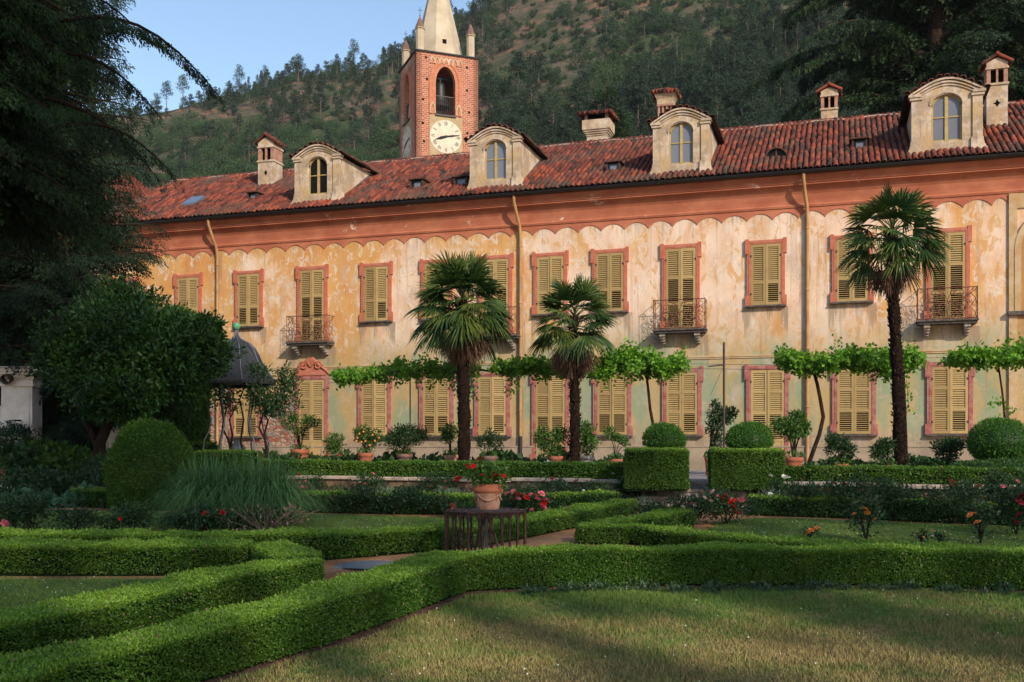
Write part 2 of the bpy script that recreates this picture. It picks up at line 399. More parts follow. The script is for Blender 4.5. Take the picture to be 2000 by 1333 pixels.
plain('bark', (0.045, 0.03, 0.022), 0.95, 0.05, dark=(0.02, 0.014, 0.011), scale=9, bump=0.9, bd=0.03)
plain('palm_fibre', (0.03, 0.017, 0.012), 0.95, 0.05, dark=(0.010, 0.006, 0.005), scale=14, bump=1, bd=0.04)
plain('pale_bark', (0.15, 0.125, 0.11), 0.95, 0.1, dark=(0.07, 0.055, 0.05), scale=3)
plain('plinth_render', (0.36, 0.28, 0.20), 0.9, 0.1, dark=(0.25, 0.20, 0.15), scale=1.2)
plain('soil', (0.15, 0.085, 0.055), 1, 0.05, dark=(0.07, 0.04, 0.03), scale=10, bump=0.9)
plain('coping_stone', (0.44, 0.35, 0.29), 0.9, 0.15, dark=(0.24, 0.19, 0.16), scale=4, bump=0.4)
plain('grey_slab', (0.25, 0.25, 0.27), 0.85, 0.2, dark=(0.17, 0.17, 0.19), scale=6)
plain('spire_render', (0.50, 0.42, 0.32), 0.9, 0.1, dark=(0.40, 0.33, 0.24), scale=0.7)
plain('clock_cream', (0.66, 0.57, 0.45), 0.9, 0.1, dark=(0.58, 0.49, 0.38), scale=2)
plain('clock_panel', (0.42, 0.32, 0.20), 0.9, 0.1, dark=(0.36, 0.26, 0.15), scale=1.2)
plain('clock_black', (0.02, 0.02, 0.025), 0.7, 0.2, bump=0)
plain('bronze', (0.04, 0.045, 0.045), 0.5, 0.4, 0.5, scale=6)
plain('darkness', (0.01, 0.009, 0.008), 1, 0, bump=0)  # near-black, putting the shade inside openings and under roofs into the colour
plain('frame_yellow', (0.46, 0.34, 0.13), 0.6, 0.3, scale=6, bump=0)
k = NT('window_glass', 0.08, 0.6); k.col((0.16, 0.17, 0.21)); MATS['glass'] = k.m
k = NT('dark_glass', 0.08, 0.5); k.col((0.012, 0.012, 0.014)); MATS['dark_glass'] = k.m
k = NT('bay_glass', 0.15, 0.6); k.col((0.10, 0.13, 0.18)); MATS['sky_glass'] = k.m
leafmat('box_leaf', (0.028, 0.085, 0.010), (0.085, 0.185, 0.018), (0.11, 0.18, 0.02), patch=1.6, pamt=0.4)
leafmat('box_leaf_top_lit', (0.105, 0.205, 0.022), (0.21, 0.35, 0.038), (0.12, 0.22, 0.025), patch=2.2, pamt=0.7)  # hedge tops painted lighter and yellower, like skylight falling on them
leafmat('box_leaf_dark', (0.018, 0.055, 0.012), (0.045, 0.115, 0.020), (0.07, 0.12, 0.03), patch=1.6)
leafmat('topiary_leaf', (0.035, 0.11, 0.012), (0.075, 0.19, 0.02), patch=1.6)
leafmat('rose_leaf', (0.012, 0.038, 0.014), (0.032, 0.075, 0.022), (0.045, 0.075, 0.025), patch=2)
leafmat('citrus_leaf', (0.022, 0.070, 0.012), (0.075, 0.165, 0.025), (0.09, 0.15, 0.02), patch=3)
leafmat('dark_shrub_leaf', (0.014, 0.042, 0.014), (0.035, 0.085, 0.022), patch=2)
leafmat('vine_leaf', (0.035, 0.12, 0.010), (0.18, 0.38, 0.03), (0.22, 0.38, 0.04), patch=2.5, trans=0.35)
leafmat('magnolia_leaf', (0.005, 0.024, 0.004), (0.024, 0.080, 0.008), (0.05, 0.12, 0.008), patch=1.3, trans=0.1)
leafmat('cedar_needle', (0.003, 0.011, 0.002), (0.010, 0.030, 0.005), (0.034, 0.085, 0.010), patch=0.9, pamt=0.5, trans=0.05, rough=0.7)
leafmat('spruce_needle', (0.004, 0.013, 0.005), (0.012, 0.030, 0.008), (0.022, 0.05, 0.012), patch=1.2, trans=0.05, rough=0.7)
leafmat('far_cedar_needle', (0.005, 0.015, 0.005), (0.018, 0.042, 0.010), (0.045, 0.10, 0.015), patch=0.25, pamt=0.6, trans=0.05, rough=0.7)
leafmat('palm_leaf', (0.012, 0.038, 0.010), (0.042, 0.095, 0.016), (0.14, 0.16, 0.02), patch=1.5, pamt=0.55, trans=0.15, rough=0.6)
leafmat('palm_dead', (0.04, 0.02, 0.014), (0.22, 0.12, 0.08), patch=1, trans=0, rough=0.9)
leafmat('silver_leaf', (0.25, 0.30, 0.27), (0.48, 0.52, 0.48), trans=0)
leafmat('lavender_leaf', (0.09, 0.15, 0.09), (0.17, 0.24, 0.16), trans=0)
leafmat('pampas_leaf', (0.025, 0.09, 0.026), (0.15, 0.28, 0.09), patch=2, trans=0.1)
leafmat('dry_leaf', (0.13, 0.08, 0.06), (0.33, 0.19, 0.15), trans=0)
leafmat('bedding_leaf', (0.02, 0.05, 0.02), (0.05, 0.095, 0.04), trans=0)
leafmat('hosta_leaf', (0.03, 0.10, 0.05), (0.08, 0.18, 0.10), trans=0.1)
leafmat('hill_pine', (0.014, 0.030, 0.018), (0.030, 0.055, 0.030), (0.04, 0.065, 0.03), patch=0.03, trans=0, rough=0.9)
leafmat('hill_shrub', (0.020, 0.048, 0.020), (0.045, 0.085, 0.032), (0.07, 0.12, 0.035), patch=0.03, trans=0, rough=0.9)
for nm, a, b in (('red', (0.42, 0.005, 0.005), (0.65, 0.02, 0.015)), ('pink', (0.62, 0.10, 0.14), (0.78, 0.22, 0.28)), ('pale_pink', (0.70, 0.42, 0.42), (0.80, 0.6, 0.58)), ('orange', (0.78, 0.20, 0.03), (0.85, 0.38, 0.12)), ('crimson', (0.30, 0.01, 0.03), (0.5, 0.03, 0.07)), ('white', (0.7, 0.68, 0.62), (0.8, 0.8, 0.76)), ('yellow', (0.75, 0.45, 0.04), (0.8, 0.5, 0.06))):
    leafmat('petal_' + nm, a, b, trans=0.2, rough=0.6)
# trees behind the photographer keep the sun off the garden
def shade_tree(x, y, H, R, n, seed, label, dn=1.0):
    rng = np.random.default_rng(seed); e = empty('plane_tree', (x, y, 0)); tag(e, label, 'tree', 'tall trees behind the photographer')
    MB().tube([(0, 0, -0.3), (0.2, 0, H * 0.3), (0, 0, H * 0.8)], [0.6, 0.45, 0.1], 10).build('trunk', M['bark'], e)
    d = unit(rng.normal(size=(n, 3))); k_ = 1 + 0.25 * wob(d, 3.1, seed); rr = (0.35 + 0.65 * rng.random(n) ** 0.6) * k_; zc = H * 0.55
    p = np.array([0, 0, zc]) + d * rr[:, None] * np.array([R, R, H * 0.45]); kp = rng.random(n) < np.clip((p[:, 2] - 0.50 * H) / (0.3 * H), 0.13, 1.0) * dn; p = p[kp]; n = len(p); mb = MB(); leaves(mb, p, rng.normal(size=(n, 3)), 0.75 * (0.6 + 0.8 * rng.random(n)), 0.5, 0, rng=rng); mb.build('crown', M['magnolia_leaf'], e)
# lawn and path colours, shared by the sheets and the blades on them
def grass_mat(name, blades):
    k = NT(name, 0.8, 0.1); p = k.world()
    n1 = k.noise(p, 0.35, 5, 0.6, 0.3, 2); n2 = k.noise(p, 1.7, 6, 0.7, 0, 9)
    n3 = k.noise(p, 7.0, 6, 0.75, 0, 5); f = k.math('ADD', k.math('MULTIPLY', n1, 0.35), k.math('ADD', k.math('MULTIPLY', n2, 0.33), k.math('MULTIPLY', n3, 0.32)))
    y = k.sep(p)[1]
    near = k.ramp(y, 11.5, 8.0, -0.10, 0.045)
    f = k.math('ADD', f, near)
    gr = (0.10, 0.165, 0.035); dr = (0.24, 0.18, 0.07)
    c = k.mix(k.ramp(f, 0.44, 0.60), gr, dr)
    if blades:
        at = k.attr(); c = k.mix(k.ramp(at, 0.0, 1.0, 0.0, 0.75), c, k.mix(k.ramp(f, 0.40, 0.60), (0.14, 0.225, 0.05), (0.44, 0.345, 0.155)))
    else:
        c = k.mix(k.ramp(k.noise(p, 9, 7, 0.75), 0.42, 0.62, 0, 0.7), c, (0.07, 0.055, 0.03))
        k.bump(k.noise(p, 40, 6, 0.8), 0.8, 0.03)
    k.col(c); MATS[name] = k.m
grass_mat('lawn_base', False); grass_mat('lawn_blades', True)
k = NT('gravel_path', 0.95, 0.1); p_ = k.world(); 
c_ = k.mix(k.ramp(k.noise(p_, 0.9, 6, 0.7), 0.35, 0.65), (0.25, 0.115, 0.055), (0.44, 0.235, 0.12))
c_ = k.mix(k.ramp(k.noise(p_, 30, 5, 0.8), 0.55, 0.7, 0, 0.6), c_, (0.52, 0.32, 0.19)); c_ = k.mix(k.ramp(k.noise(p_, 3, 5, 0.7, 0, 8), 0.58, 0.7, 0, 0.6), c_, (0.12, 0.13, 0.05))
k.col(c_); k.bump(k.noise(p_, 45, 5, 0.8), 0.7, 0.02); MATS['path'] = k.m
k = NT('terrace_gravel', 0.95, 0.1); p_ = k.world(); k.col(k.mix(k.ramp(k.noise(p_, 35, 5, 0.8), 0.4, 0.65), (0.17, 0.16, 0.17), (0.34, 0.32, 0.33))); k.bump(k.noise(p_, 40, 4), 0.6, 0.02); MATS['gravel'] = k.m
k = NT('hill_ground', 0.95, 0.05); p_ = k.world()
c_ = k.mix(k.ramp(k.noise(p_, 0.05, 8, 0.7), 0.4, 0.6), (0.060, 0.078, 0.038), (0.125, 0.105, 0.068))
c_ = k.mix(k.ramp(k.noise(p_, 0.13, 9, 0.75, 0.5, 6), 0.52, 0.57, 0, 0.8), c_, (0.25, 0.13, 0.09))
c_ = k.mix(k.ramp(k.noise(p_, 0.5, 8, 0.8, 0, 3), 0.48, 0.62, 0, 0.7), c_, (0.04, 0.055, 0.028))
k.col(c_); k.bump(k.noise(p_, 0.9, 8, 0.8), 1.0, 0.6); MATS['hill'] = k.m
M = MATS
# ================================================================== ground, terrace, hill
def sheet(name, pts, z, mat, label=None, kind='structure'):
    mb = MB(); V = [(x, y, (z(y) if callable(z) else z)) for x, y in pts]
    mb.add(V, [tuple(range(len(V)))]); return tag(mb.build(name, mat), label=label, kind=kind)
# the retaining wall line, from its coping: pixel -> depth
TL = [(-1200, 34.0), (578, 25.4), (1282, 22.2), (1372, 21.8), (1454, 21.4), (1868, 19.7), (2400, 18.0)]
def terr_pt(px):
    xs = [a for a, b in TL]; Y = float(np.interp(px, xs, [b for a, b in TL])); return ((px - 1000) * Y / FP, Y)
# ground: one sheet, gently rising near the house, then level
ys = [-60, -10, 0, 4, 8.5, 10, 12, 14, 16, 18, 20, 21, 30, 60, 90, 140, 700]
mb = MB(); xs = np.linspace(-400, 400, 9)
V = [(x, y, g(y) - 0.004 if y < 100 else g(y) - 1.0) for y in ys for x in xs]
mb.add(V, [(j * 9 + i, j * 9 + i + 1, j * 9 + i + 10, j * 9 + i + 9) for j in range(len(ys) - 1) for i in range(8)])
tag(mb.build('ground', M['path']), kind='structure')
# terrace
tp = [terr_pt(p) for p in (-900, 200, 578, 1000, 1282, 1372, 1454, 1868, 2350)]
mb = MB(); fr = [(x, y + 0.12, TERR) for x, y in tp]; bk = [(x * 1.0 + 4, y + 26, TERR) for x, y in tp]
n = len(fr); V = fr + bk + [(x, y, 0.0) for x, y, z in fr]
mb.add(V, [(i, i + 1, n + i + 1, n + i) for i in range(n - 1)] + [(2 * n + i, 2 * n + i + 1, i + 1, i) for i in range(n - 1)])
tag(mb.build('terrace_ground', M['gravel']), kind='structure')
# hill
SKY = [(-2500, 430), (-600, 300), (0, 262), (290, 232), (370, 208), (480, 185), (600, 140), (720, 118), (800, 92), (870, 55), (930, 22), (1000, -18), (1100, -60), (1500, -160), (2300, -200), (4500, -120)]
def ridge(a):
    py = np.interp(1000 + 2000 * np.asarray(a), [p for p, q in SKY], [q for p, q in SKY]); return EYE + (HZ - py) / FP * 330.0
def hz(a, Y):
    zr = ridge(a); t = (Y - 95.0) / 235.0
    z = 6 + (zr - 6) * t
    z = np.where(t > 1, zr + 0.12 * (330 - Y), z)
    X = a * Y
    b = 3.0 * np.sin(X * 0.045 + 1.3 * np.sin(Y * 0.021)) + 1.5 * np.sin(X * 0.11 + Y * 0.07) + 0.7 * np.sin(X * 0.31 - Y * 0.23)
    return z + b * np.clip(t, 0, 0.6)
A = np.linspace(-1.3, 1.3, 240); YY = np.concatenate([np.linspace(80, 345, 110), np.linspace(360, 620, 12)])
ga, gy = np.meshgrid(A, YY); gz = hz(ga, gy)
nzv = (RNG.random(gz.shape) - 0.5) * 1.2
V = np.stack([ga * gy, gy, gz + nzv], -1).reshape(-1, 3)
i = np.arange(len(YY) - 1)[:, None] * len(A); j = np.arange(len(A) - 1)[None]
Q = np.stack([i + j, i + j + 1, i + j + 1 + len(A), i + j + len(A)], -1).reshape(-1, 4)
mb = MB(); mb.add(V, Q, 0, 0.5, True); tag(mb.build('hill', M['hill']), kind='structure')

# ---- trees on the hill
def clump(mb, c, r, n, size, rng, flat=1.0, mat=0):
    d = unit(rng.normal(size=(n, 3))); rr = rng.random(n) ** 0.4
    p = c + d * rr[:, None] * r * np.array([1, 1, flat])
    D = unit(d + 0.8 * rng.normal(size=(n, 3))); leaves(mb, p, D, size * (0.7 + 0.6 * rng.random(n)), size * 0.7, mat, rng=rng)
def t_pine(seed, h):
    rng = np.random.default_rng(seed); mb = MB()
    mb.tube([(0, 0, -1), (0.1, 0, h * 0.5), (0.05, 0.1, h * 0.97)], [0.13, 0.10, 0.04], 5, 1)
    for q in range(20):
        t = rng.random(); z = h * (0.55 + 0.45 * t); r = (1.2 * (1 - t) + 0.35) * h / 8; a = rng.random() * 6.28; rad = r * (0.4 + 0.7 * rng.random())
        c = np.array([math.cos(a) * rad, math.sin(a) * rad, z]); clump(mb, c, 0.72 * h / 8, 80, 0.27, rng, 0.5)
        mb.tube([(0, 0, z - 0.3), c], [0.05, 0.02], 3, 1)
    for q in range(5):
        z = h * (0.3 + 0.25 * rng.random()); a = rng.random() * 6.28; mb.tube([(0, 0, z), (math.cos(a) * 0.9, math.sin(a) * 0.9, z + 0.1)], [0.035, 0.01], 3, 1)
    return mb
def t_bush(seed, h, n=14):
    rng = np.random.default_rng(seed); mb = MB()
    mb.tube([(0, 0, -0.8), (0.1, 0, h * 0.5)], [0.16, 0.06], 5, 1)
    for q in range(n):
        a = rng.random() * 6.28; rad = h * 0.52 * rng.random() ** 0.5; z = h * (0.18 + 0.62 * rng.random() * (1 - 0.4 * rad / h))
        clump(mb, np.array([math.cos(a) * rad, math.sin(a) * rad, z]), h * (0.2 + 0.1 * rng.random()), 130, 0.24, rng, 0.8)
    return mb
def t_fir(seed, h):
    rng = np.random.default_rng(seed); mb = MB(); mb.tube([(0, 0, -1), (0, 0, h)], [0.2, 0.03], 5, 1)
    for q in range(26):
        t = q / 26; z = h * (0.12 + 0.86 * t); r = h * 0.24 * (1 - t) + 0.15
        for s_ in range(3):
            a = rng.random() * 6.28; rad = r * rng.random() ** 0.5
            clump(mb, np.array([math.cos(a) * rad, math.sin(a) * rad, z - 0.2 * rad]), 0.5, 26, 0.26, rng, 0.5)
    return mb
KT = [('pine_tree', t_pine(1, 8.5), 'hill_pine'), ('pine_tree', t_pine(2, 10), 'hill_pine'), ('pine_tree', t_pine(3, 7.5), 'hill_pine'),
      ('broadleaf_tree', t_bush(4, 4.2), 'hill_shrub'), ('broadleaf_tree', t_bush(5, 5.2, 18), 'hill_shrub'), ('hillside_bush', t_bush(6, 2.2, 8), 'hill_shrub'), ('fir_tree', t_fir(7, 8.5), 'hill_pine')]
def hill_at(px, py):
    a = (px - 1000) / FP; e = (HZ - py) / FP
    lo_, hi_ = 96.0, 345.0; Yc = np.linspace(lo_, hi_, 260); d = hz(np.full(260, a), Yc) - (EYE + e * Yc)
    idx = np.where(d > 0)[0]
    return None if len(idx) == 0 else (a * Yc[idx[0]], Yc[idx[0]], float(hz(a, Yc[idx[0]])))
rh = random.Random(11)
def zone(px, py):     # density of (pines, firs, broadleaves, bushes) seen in each part of the hillside
    sk = float(np.interp(px, [p for p, q in SKY], [q for p, q in SKY]))
    d = py - sk
    if px < 800:
        if d < 26: return (0.5, 0.15, 0.5, 0.5)
        if py < 255: return (0.75, 0.05, 0.08, 0.18)
        return (0.05, 0.0, 1.0, 0.6)
    if px < 960: return (0.4, 0.1, 0.5, 0.3)
    dark = 0.36 * (px - 960)
    if py > 262 - 0.42 * (px - 1130) * (px > 1130): return (0.95, 0.35, 0.45, 0.2)
    if py > 190 - 0.42 * (px - 1130) * (px > 1130): return (0.15, 0.03, 0.3, 0.45)
    return (0.02, 0.01, 0.14, 0.95)
spots = []
for _ in range(10500):
    px = rh.uniform(180, 2080); py = rh.uniform(-60, 372)
    if px > 1640 and rh.random() < 0.6: continue
    zn = zone(px, py); r_ = rh.random() * 2.2
    kind = None
    if r_ < zn[0]: kind = rh.choice([0, 1, 2])
    elif r_ < zn[0] + zn[1]: kind = 6
    elif r_ < zn[0] + zn[1] + zn[2]: kind = rh.choice([3, 4])
    elif r_ < sum(zn): kind = 5
    if kind is None: continue
    h = hill_at(px, py)
    if h is None: continue
    if len(spots) > 3000: break
    spots.append((h[0], h[1], h[2], kind, rh.choice([rh.uniform(0.5, 0.9), rh.uniform(0.8, 1.35)]) * (1.0 if h[1] > 180 else 0.85), rh.uniform(0, 6.28)))
spots = [(a, b, c, d, e * (0.8 if (a / b) < -0.02 else 0.9), f) for a, b, c, d, e, f in spots]
# two lone pines and the row of trees on the left skyline
for px, py, sz in ((325, 218, 1.15), (357, 207, 1.2)):
    h = hill_at(px, py + 8); 
    if h: spots.append((h[0], h[1], h[2], 1, sz * 0.9, 0.4))
for _ in range(260):
    px = rh.uniform(370, 960); a = (px - 1000) / FP; Yc = rh.uniform(300, 332)
    spots.append((a * Yc, Yc, float(hz(a, Yc)), rh.choice([2, 3, 4, 6, 5, 3]), rh.uniform(0.42, 0.72), rh.uniform(0, 6)))
spots.sort(key=lambda s: s[1] / (s[4] * (5 if s[3] != 5 else 2.5)))
near, far = spots[:280], spots[280:]
LAB = {'pine_tree': ('bare-stemmed pine with a dark ragged crown on the hillside', 'tree', 'pines on the hillside'), 'broadleaf_tree': ('round green broadleaf tree growing on the hillside', 'tree', 'broadleaf trees on the hillside'),
       'hillside_bush': ('low green bush on the open hillside', 'bush', 'bushes on the hillside'), 'fir_tree': ('dark pointed fir on the hillside', 'tree', 'firs on the hillside')}
KM = {}
for x, y, z, kd, s_, r_ in near:
    nm, mb, mt = KT[kd]
    if kd not in KM: KM[kd] = mb.build(nm, [M[mt], M['pale_bark']]); o = KM[kd]
    else: o = KM[kd].copy(); COL.objects.link(o)
    o.location = (x, y, z); o.rotation_euler = (0, 0, r_); o.scale = (s_, s_, s_); l = LAB[nm]; tag(o, l[0], l[1], l[2])
# the rest of the wood, thinner templates, one mesh
for mt, kinds in (('hill_pine', (0, 1, 2, 6)), ('hill_shrub', (3, 4, 5))):
    big = MB()
    for kd in kinds:
        sel = [s for s in far if s[3] == kd]
        if not sel: continue
        tm = KT[kd][1]; TVv = np.concatenate(tm.V); 
        R_ = rotz(np.array([s[5] for s in sel])) * np.array([s[4] for s in sel])[:, None, None]; T_ = np.array([s[:3] for s in sel])
        fq = [np.asarray(q) for q, m_, v_, sm in tm.Fs if m_ == 0 and q.shape[1] == 4]; fq = np.concatenate(fq)
        fq = fq[RNG.random(len(fq)) < 0.62]
        stamp(big, TVv, fq, R_, T_, 0, RNG.random(len(sel)))
        ft = [np.asarray(q) for q, m_, v_, sm in tm.Fs if m_ == 1 and q.shape[1] == 4]; stamp(big, TVv, np.concatenate(ft), R_, T_, 1, 0.5)
    tag(big.build('hillside_woodland', [M[mt], M['pale_bark']]), 'dark mass of pines covering the hillside' if mt == 'hill_pine' else 'mass of green scrub covering the hillside', 'woodland', kind='stuff')

# ================================================================== the villa (u, v, z local)
villa = empty('villa', (FA[0], FA[1], 0), FROT)
tag(villa, 'long ochre villa with peeling plaster, yellow shutters and red tiled roof', 'villa')
ZG = 10.0                      # gutter height
U0, U1 = -3.2, 37.0
TAN = 3.03 / 5.5
def roofz(v): return ZG + 0.06 + (v + 0.55) * TAN
uR = F(1970, 600)[0]           # where the right-hand bay starts
mb = MB(); 
mb.box(U0, U1, 0.004, 10.0, 0.3, 9.75, 0, 0.0)
mb.add([(U0, 0, 9.75), (U0, 10, 9.75), (U0, 4.95, 12.7), (U1, 0, 9.75), (U1, 10, 9.75), (U1, 4.95, 12.7)], [(0, 1, 2), (3, 5, 4)], 0, 0.0)
wall_mb = mb; WINS = []
# plinth, string course
mb = MB(); mb.box(U0 - 0.04, U1 + 0.04, -0.07, 0.0, 0.3, 1.58); mb.box(U0 - 0.04, U1 + 0.04, -0.09, 0.0, 1.583, 1.63)
for u in np.arange(U0 + 1.1, U1, 1.63): mb.box(u, u + 0.02, -0.073, -0.07, 0.85, 1.57, 1)
mb.build('plinth', [M['plinth_render'], M['slate_stone']], villa)
mb = MB(); mb.box(U0 - 0.02, U1, -0.05, 0, 4.44, 4.49); mb.box(U0 - 0.02, U1, -0.03, 0, 4.39, 4.438); mb.build('string_course', M['trim_cream'], villa)
# cornice: swept profile (v, z)
prof = [(0, 8.98), (-0.05, 9.0), (-0.07, 9.06), (-0.05, 9.09), (-0.03, 9.11), (-0.035, 9.2), (-0.07, 9.4), (-0.15, 9.55), (-0.24, 9.62), (-0.30, 9.64), (-0.30, 9.68), (-0.33, 9.69), (-0.36, 9.76), (-0.42, 9.83), (-0.46, 9.85), (-0.46, 9.93), (0.1, 9.93)]
mb = MB(); V = [(u, v, z) for u in (U0 - 0.3, U1) for v, z in prof]; n = len(prof)
mb.add(V, [(i, i + 1, n + i + 1, n + i) for i in range(n - 1)] + [tuple(range(n))])
mb.build('cornice', M['cornice'], villa)
# painted scalloped band
mb = MB(); sw = 0.78; u = U0 + 0.2
while u < uR - 0.02:
    e = min(u + sw, uR); arc = [(u + (e - u) * t, 8.70 + 0.21 * math.sin(PI * t) ** 0.75) for t in np.linspace(0, 1, 13)]
    mb.ribbon(arc, [(x, 8.985) for x, z in arc], -0.022, 0.0)
    ed = [(x, z - 0.022) for x, z in arc]; mb.ribbon(ed, [(x, z - 0.001) for x, z in arc], -0.026, 0.0, 1)
    u += sw
mb.build('scalloped_band', [M['cornice'], M['salmon_surround']], villa)
# gutter and pipes
mb = MB(); th = np.linspace(PI, 2 * PI, 9)
pr = [(-0.55 + 0.085 * math.cos(t), 10.0 + 0.085 * math.sin(t)) for t in th]; n = len(pr)
V = [(u, v, z) for u in (U0 - 0.35, U1) for v, z in pr]; mb.add(V, [(i, i + 1, n + i + 1, n + i) for i in range(n - 1)], smooth=True)
mb.tube([(U0 - 0.35, -0.635, 10.0), (U1, -0.635, 10.0)], 0.014, 5); mb.build('gutter', M['dark_metal_gutter'], villa)
for px, blk in ((427, 0), (1018, 1), (1577, 0)):
    u = F(px, 640)[0]; mb = MB()
    mb.tube([(u - 0.10, -0.52, 9.93), (u - 0.10, -0.5, 9.75), (u - 0.06, -0.32, 9.35), (u - 0.01, -0.16, 9.0), (u, -0.09, 8.7), (u, -0.09, 1.9 if blk else 0.95)], 0.055, 8)
    if blk: mb.tube([(u, -0.09, 1.95), (u, -0.09, 0.85)], 0.065, 8, 1)
    for z in (8.3, 6.4, 4.6, 2.8): mb.lathe([(0.06, z), (0.072, z + 0.01), (0.072, z + 0.05), (0.06, z + 0.06)], 8, 0, c=(u, -0.09, 0))
    mb.build('downpipe', [M['pipe_ochre'], M['dark_metal_gutter']], villa)
# roof: under slope, barrel tiles, ridge
def tiletpl(L=0.44, r0=0.076, r1=0.062, n=6):
    th = np.linspace(0.05, PI - 0.05, n + 1); V = []
    for (yy, r, dz) in ((0, r0, 0.0), (L, r1, 0.0)):
        V += [(-r * math.cos(t), yy, r * 0.82 * math.sin(t) + dz) for t in th]
    V += [(-(r0 - 0.018) * math.cos(t), 0, (r0 - 0.018) * 0.78 * math.sin(t)) for t in th]
    m = n + 1; Fq = [(i, i + 1, m + i + 1, m + i) for i in range(n)] + [(i + 1, i, 2 * m + i, 2 * m + i + 1) for i in range(n)]
    return np.array(V), np.array(Fq)
TV_, TF_ = tiletpl()
def tile_field(mb, u0, u1, v0, v1, zf, pitch=0.174, step=0.335, ang=None, skip=None, flip=False):
    a = math.atan(TAN) if ang is None else ang
    us = np.arange(u0, u1, pitch); vs = np.arange(v0, v1, step * math.cos(a)); uu, vv = np.meshgrid(us, vs)
    uu = uu.ravel() + RNG.normal(size=uu.size) * 0.009; vv = vv.ravel() + RNG.normal(size=vv.size) * 0.014
    if skip is not None:
        kp = ~skip(uu, vv); uu = uu[kp]; vv = vv[kp]
    n_ = len(uu); a2 = a + 0.05 + RNG.normal(size=n_) * 0.012; c, s_ = np.cos(a2), np.sin(a2); z0 = np.zeros(n_); o1 = np.ones(n_)
    Rx = np.stack([np.stack([o1, z0, z0], -1), np.stack([z0, c, -s_], -1), np.stack([z0, s_, c], -1)], -2)
    Rz = rotz(RNG.normal(size=n_) * 0.03 + (PI if flip else 0))
    T = np.stack([uu, vv, np.array([zf(v) for v in vv]) + 0.03 + RNG.normal(size=n_) * 0.005], -1)
    stamp(mb, TV_, TF_, Rz @ Rx, T, 0, np.clip(RNG.normal(0.55, 0.27, n_), 0, 1), True)
mb = MB(); RU0, RU1 = U0 - 0.4, U1
rz = roofz(4.95)
mb.add([(RU0, -0.52, roofz(-0.52)), (RU1, -0.52, roofz(-0.52)), (RU1, 4.95, rz), (RU0, 4.95, rz), (RU0, 10.4, roofz(-0.52)), (RU1, 10.4, roofz(-0.52))], [(0, 1, 2, 3), (3, 2, 5, 4)], 0, 0.05)
mb.add([(RU0, -0.52, roofz(-0.52) - 0.02), (RU1, -0.52, roofz(-0.52) - 0.02), (RU1, 0.2, 9.9), (RU0, 0.2, 9.9)], [(0, 1, 2, 3)], 0, 0.05)
tile_field(mb, RU0 + 0.1, RU1, -0.60, 4.93, roofz)
th = 0.5
n_ = int((RU1 - RU0) / 0.42); T = np.stack([RU0 + np.arange(n_) * 0.42, np.full(n_, 4.95), np.full(n_, rz + 0.03)], -1)
stamp(mb, TV_ * np.array([1.35, 1.05, 1.35]), TF_, rotz(np.full(n_, -PI / 2) + RNG.normal(size=n_) * 0.03), T, 0, RNG.uniform(0.5, 1, n_), True)
mb.tube([(u, 4.82 + 0.02 * math.sin(u * 7), rz - 0.01 + 0.02 * math.sin(u * 3.3)) for u in np.arange(RU0, RU1, 0.3)], 0.035, 5, 1)
mb.build('roof', [tilem, M['coping_stone']], villa)

# ---- shuttered windows
def slats(mb, x0, x1, z0, z1, open_, pitch=0.062):
    n_ = max(1, int((z1 - z0) / pitch)); p = (z1 - z0) / n_; zs = z0 + p * (np.arange(n_) + 0.5); a = math.radians(52 if not open_ else 18); hw = 0.031
    for z in zs:
        dv, dz = hw * math.cos(a), hw * math.sin(a)
        V = [(x0, -0.004 - dv, z - dz), (x1, -0.004 - dv, z - dz), (x1, -0.004 + dv, z + dz), (x0, -0.004 + dv, z + dz)]
        V2 = [(x, v, zz + 0.009) for x, v, zz in V]
        mb.add(V + V2, np.array([(3, 2, 1, 0), (4, 5, 6, 7), (0, 1, 5, 4), (1, 2, 6, 5), (2, 3, 7, 6), (3, 0, 4, 7)]))
def shutter_mesh(wd, h, rails, panel=0.0, opens=(0, 1)):
    """leaf origin at its bottom outer corner; rails are fractions of the height; opens says for each field if the slats are turned open"""
    mb = MB(); st = 0.068; t0, t1 = -0.034, 0.0
    mb.box(0, st, t0, t1, 0, h); mb.box(wd - st, wd, t0, t1, 0, h)
    zb = [panel] + [panel + (h - panel) * r for r in rails] + [h]
    if panel: mb.box(st, wd - st, t0 + 0.012, t1, 0.1, panel - 0.05); mb.box(st, wd - st, t0 + 0.002, t1, 0, 0.1); mb.box(st, wd - st, t0 + 0.002, t1, panel - 0.05, panel + 0.03)
    else: mb.box(st, wd - st, t0 + 0.002, t1, 0, 0.09)
    for i_, z in enumerate(zb[1:-1]): mb.box(st, wd - st, t0 + 0.002, t1, z - 0.04, z + 0.04)
    mb.box(st, wd - st, t0 + 0.002, t1, h - 0.09, h)
    for i_ in range(len(zb) - 1):
        lo_ = zb[i_] + (0.09 if i_ == 0 and not panel else 0.04); hi_ = zb[i_ + 1] - (0.09 if i_ == len(zb) - 2 else 0.04)
        slats(mb, st, wd - st, lo_, hi_, opens[i_])
    for z in (0.35, h - 0.35): mb.box(-0.02, 0.02, t0 - 0.02, t0, z - 0.03, z + 0.03, 1)
    return mb
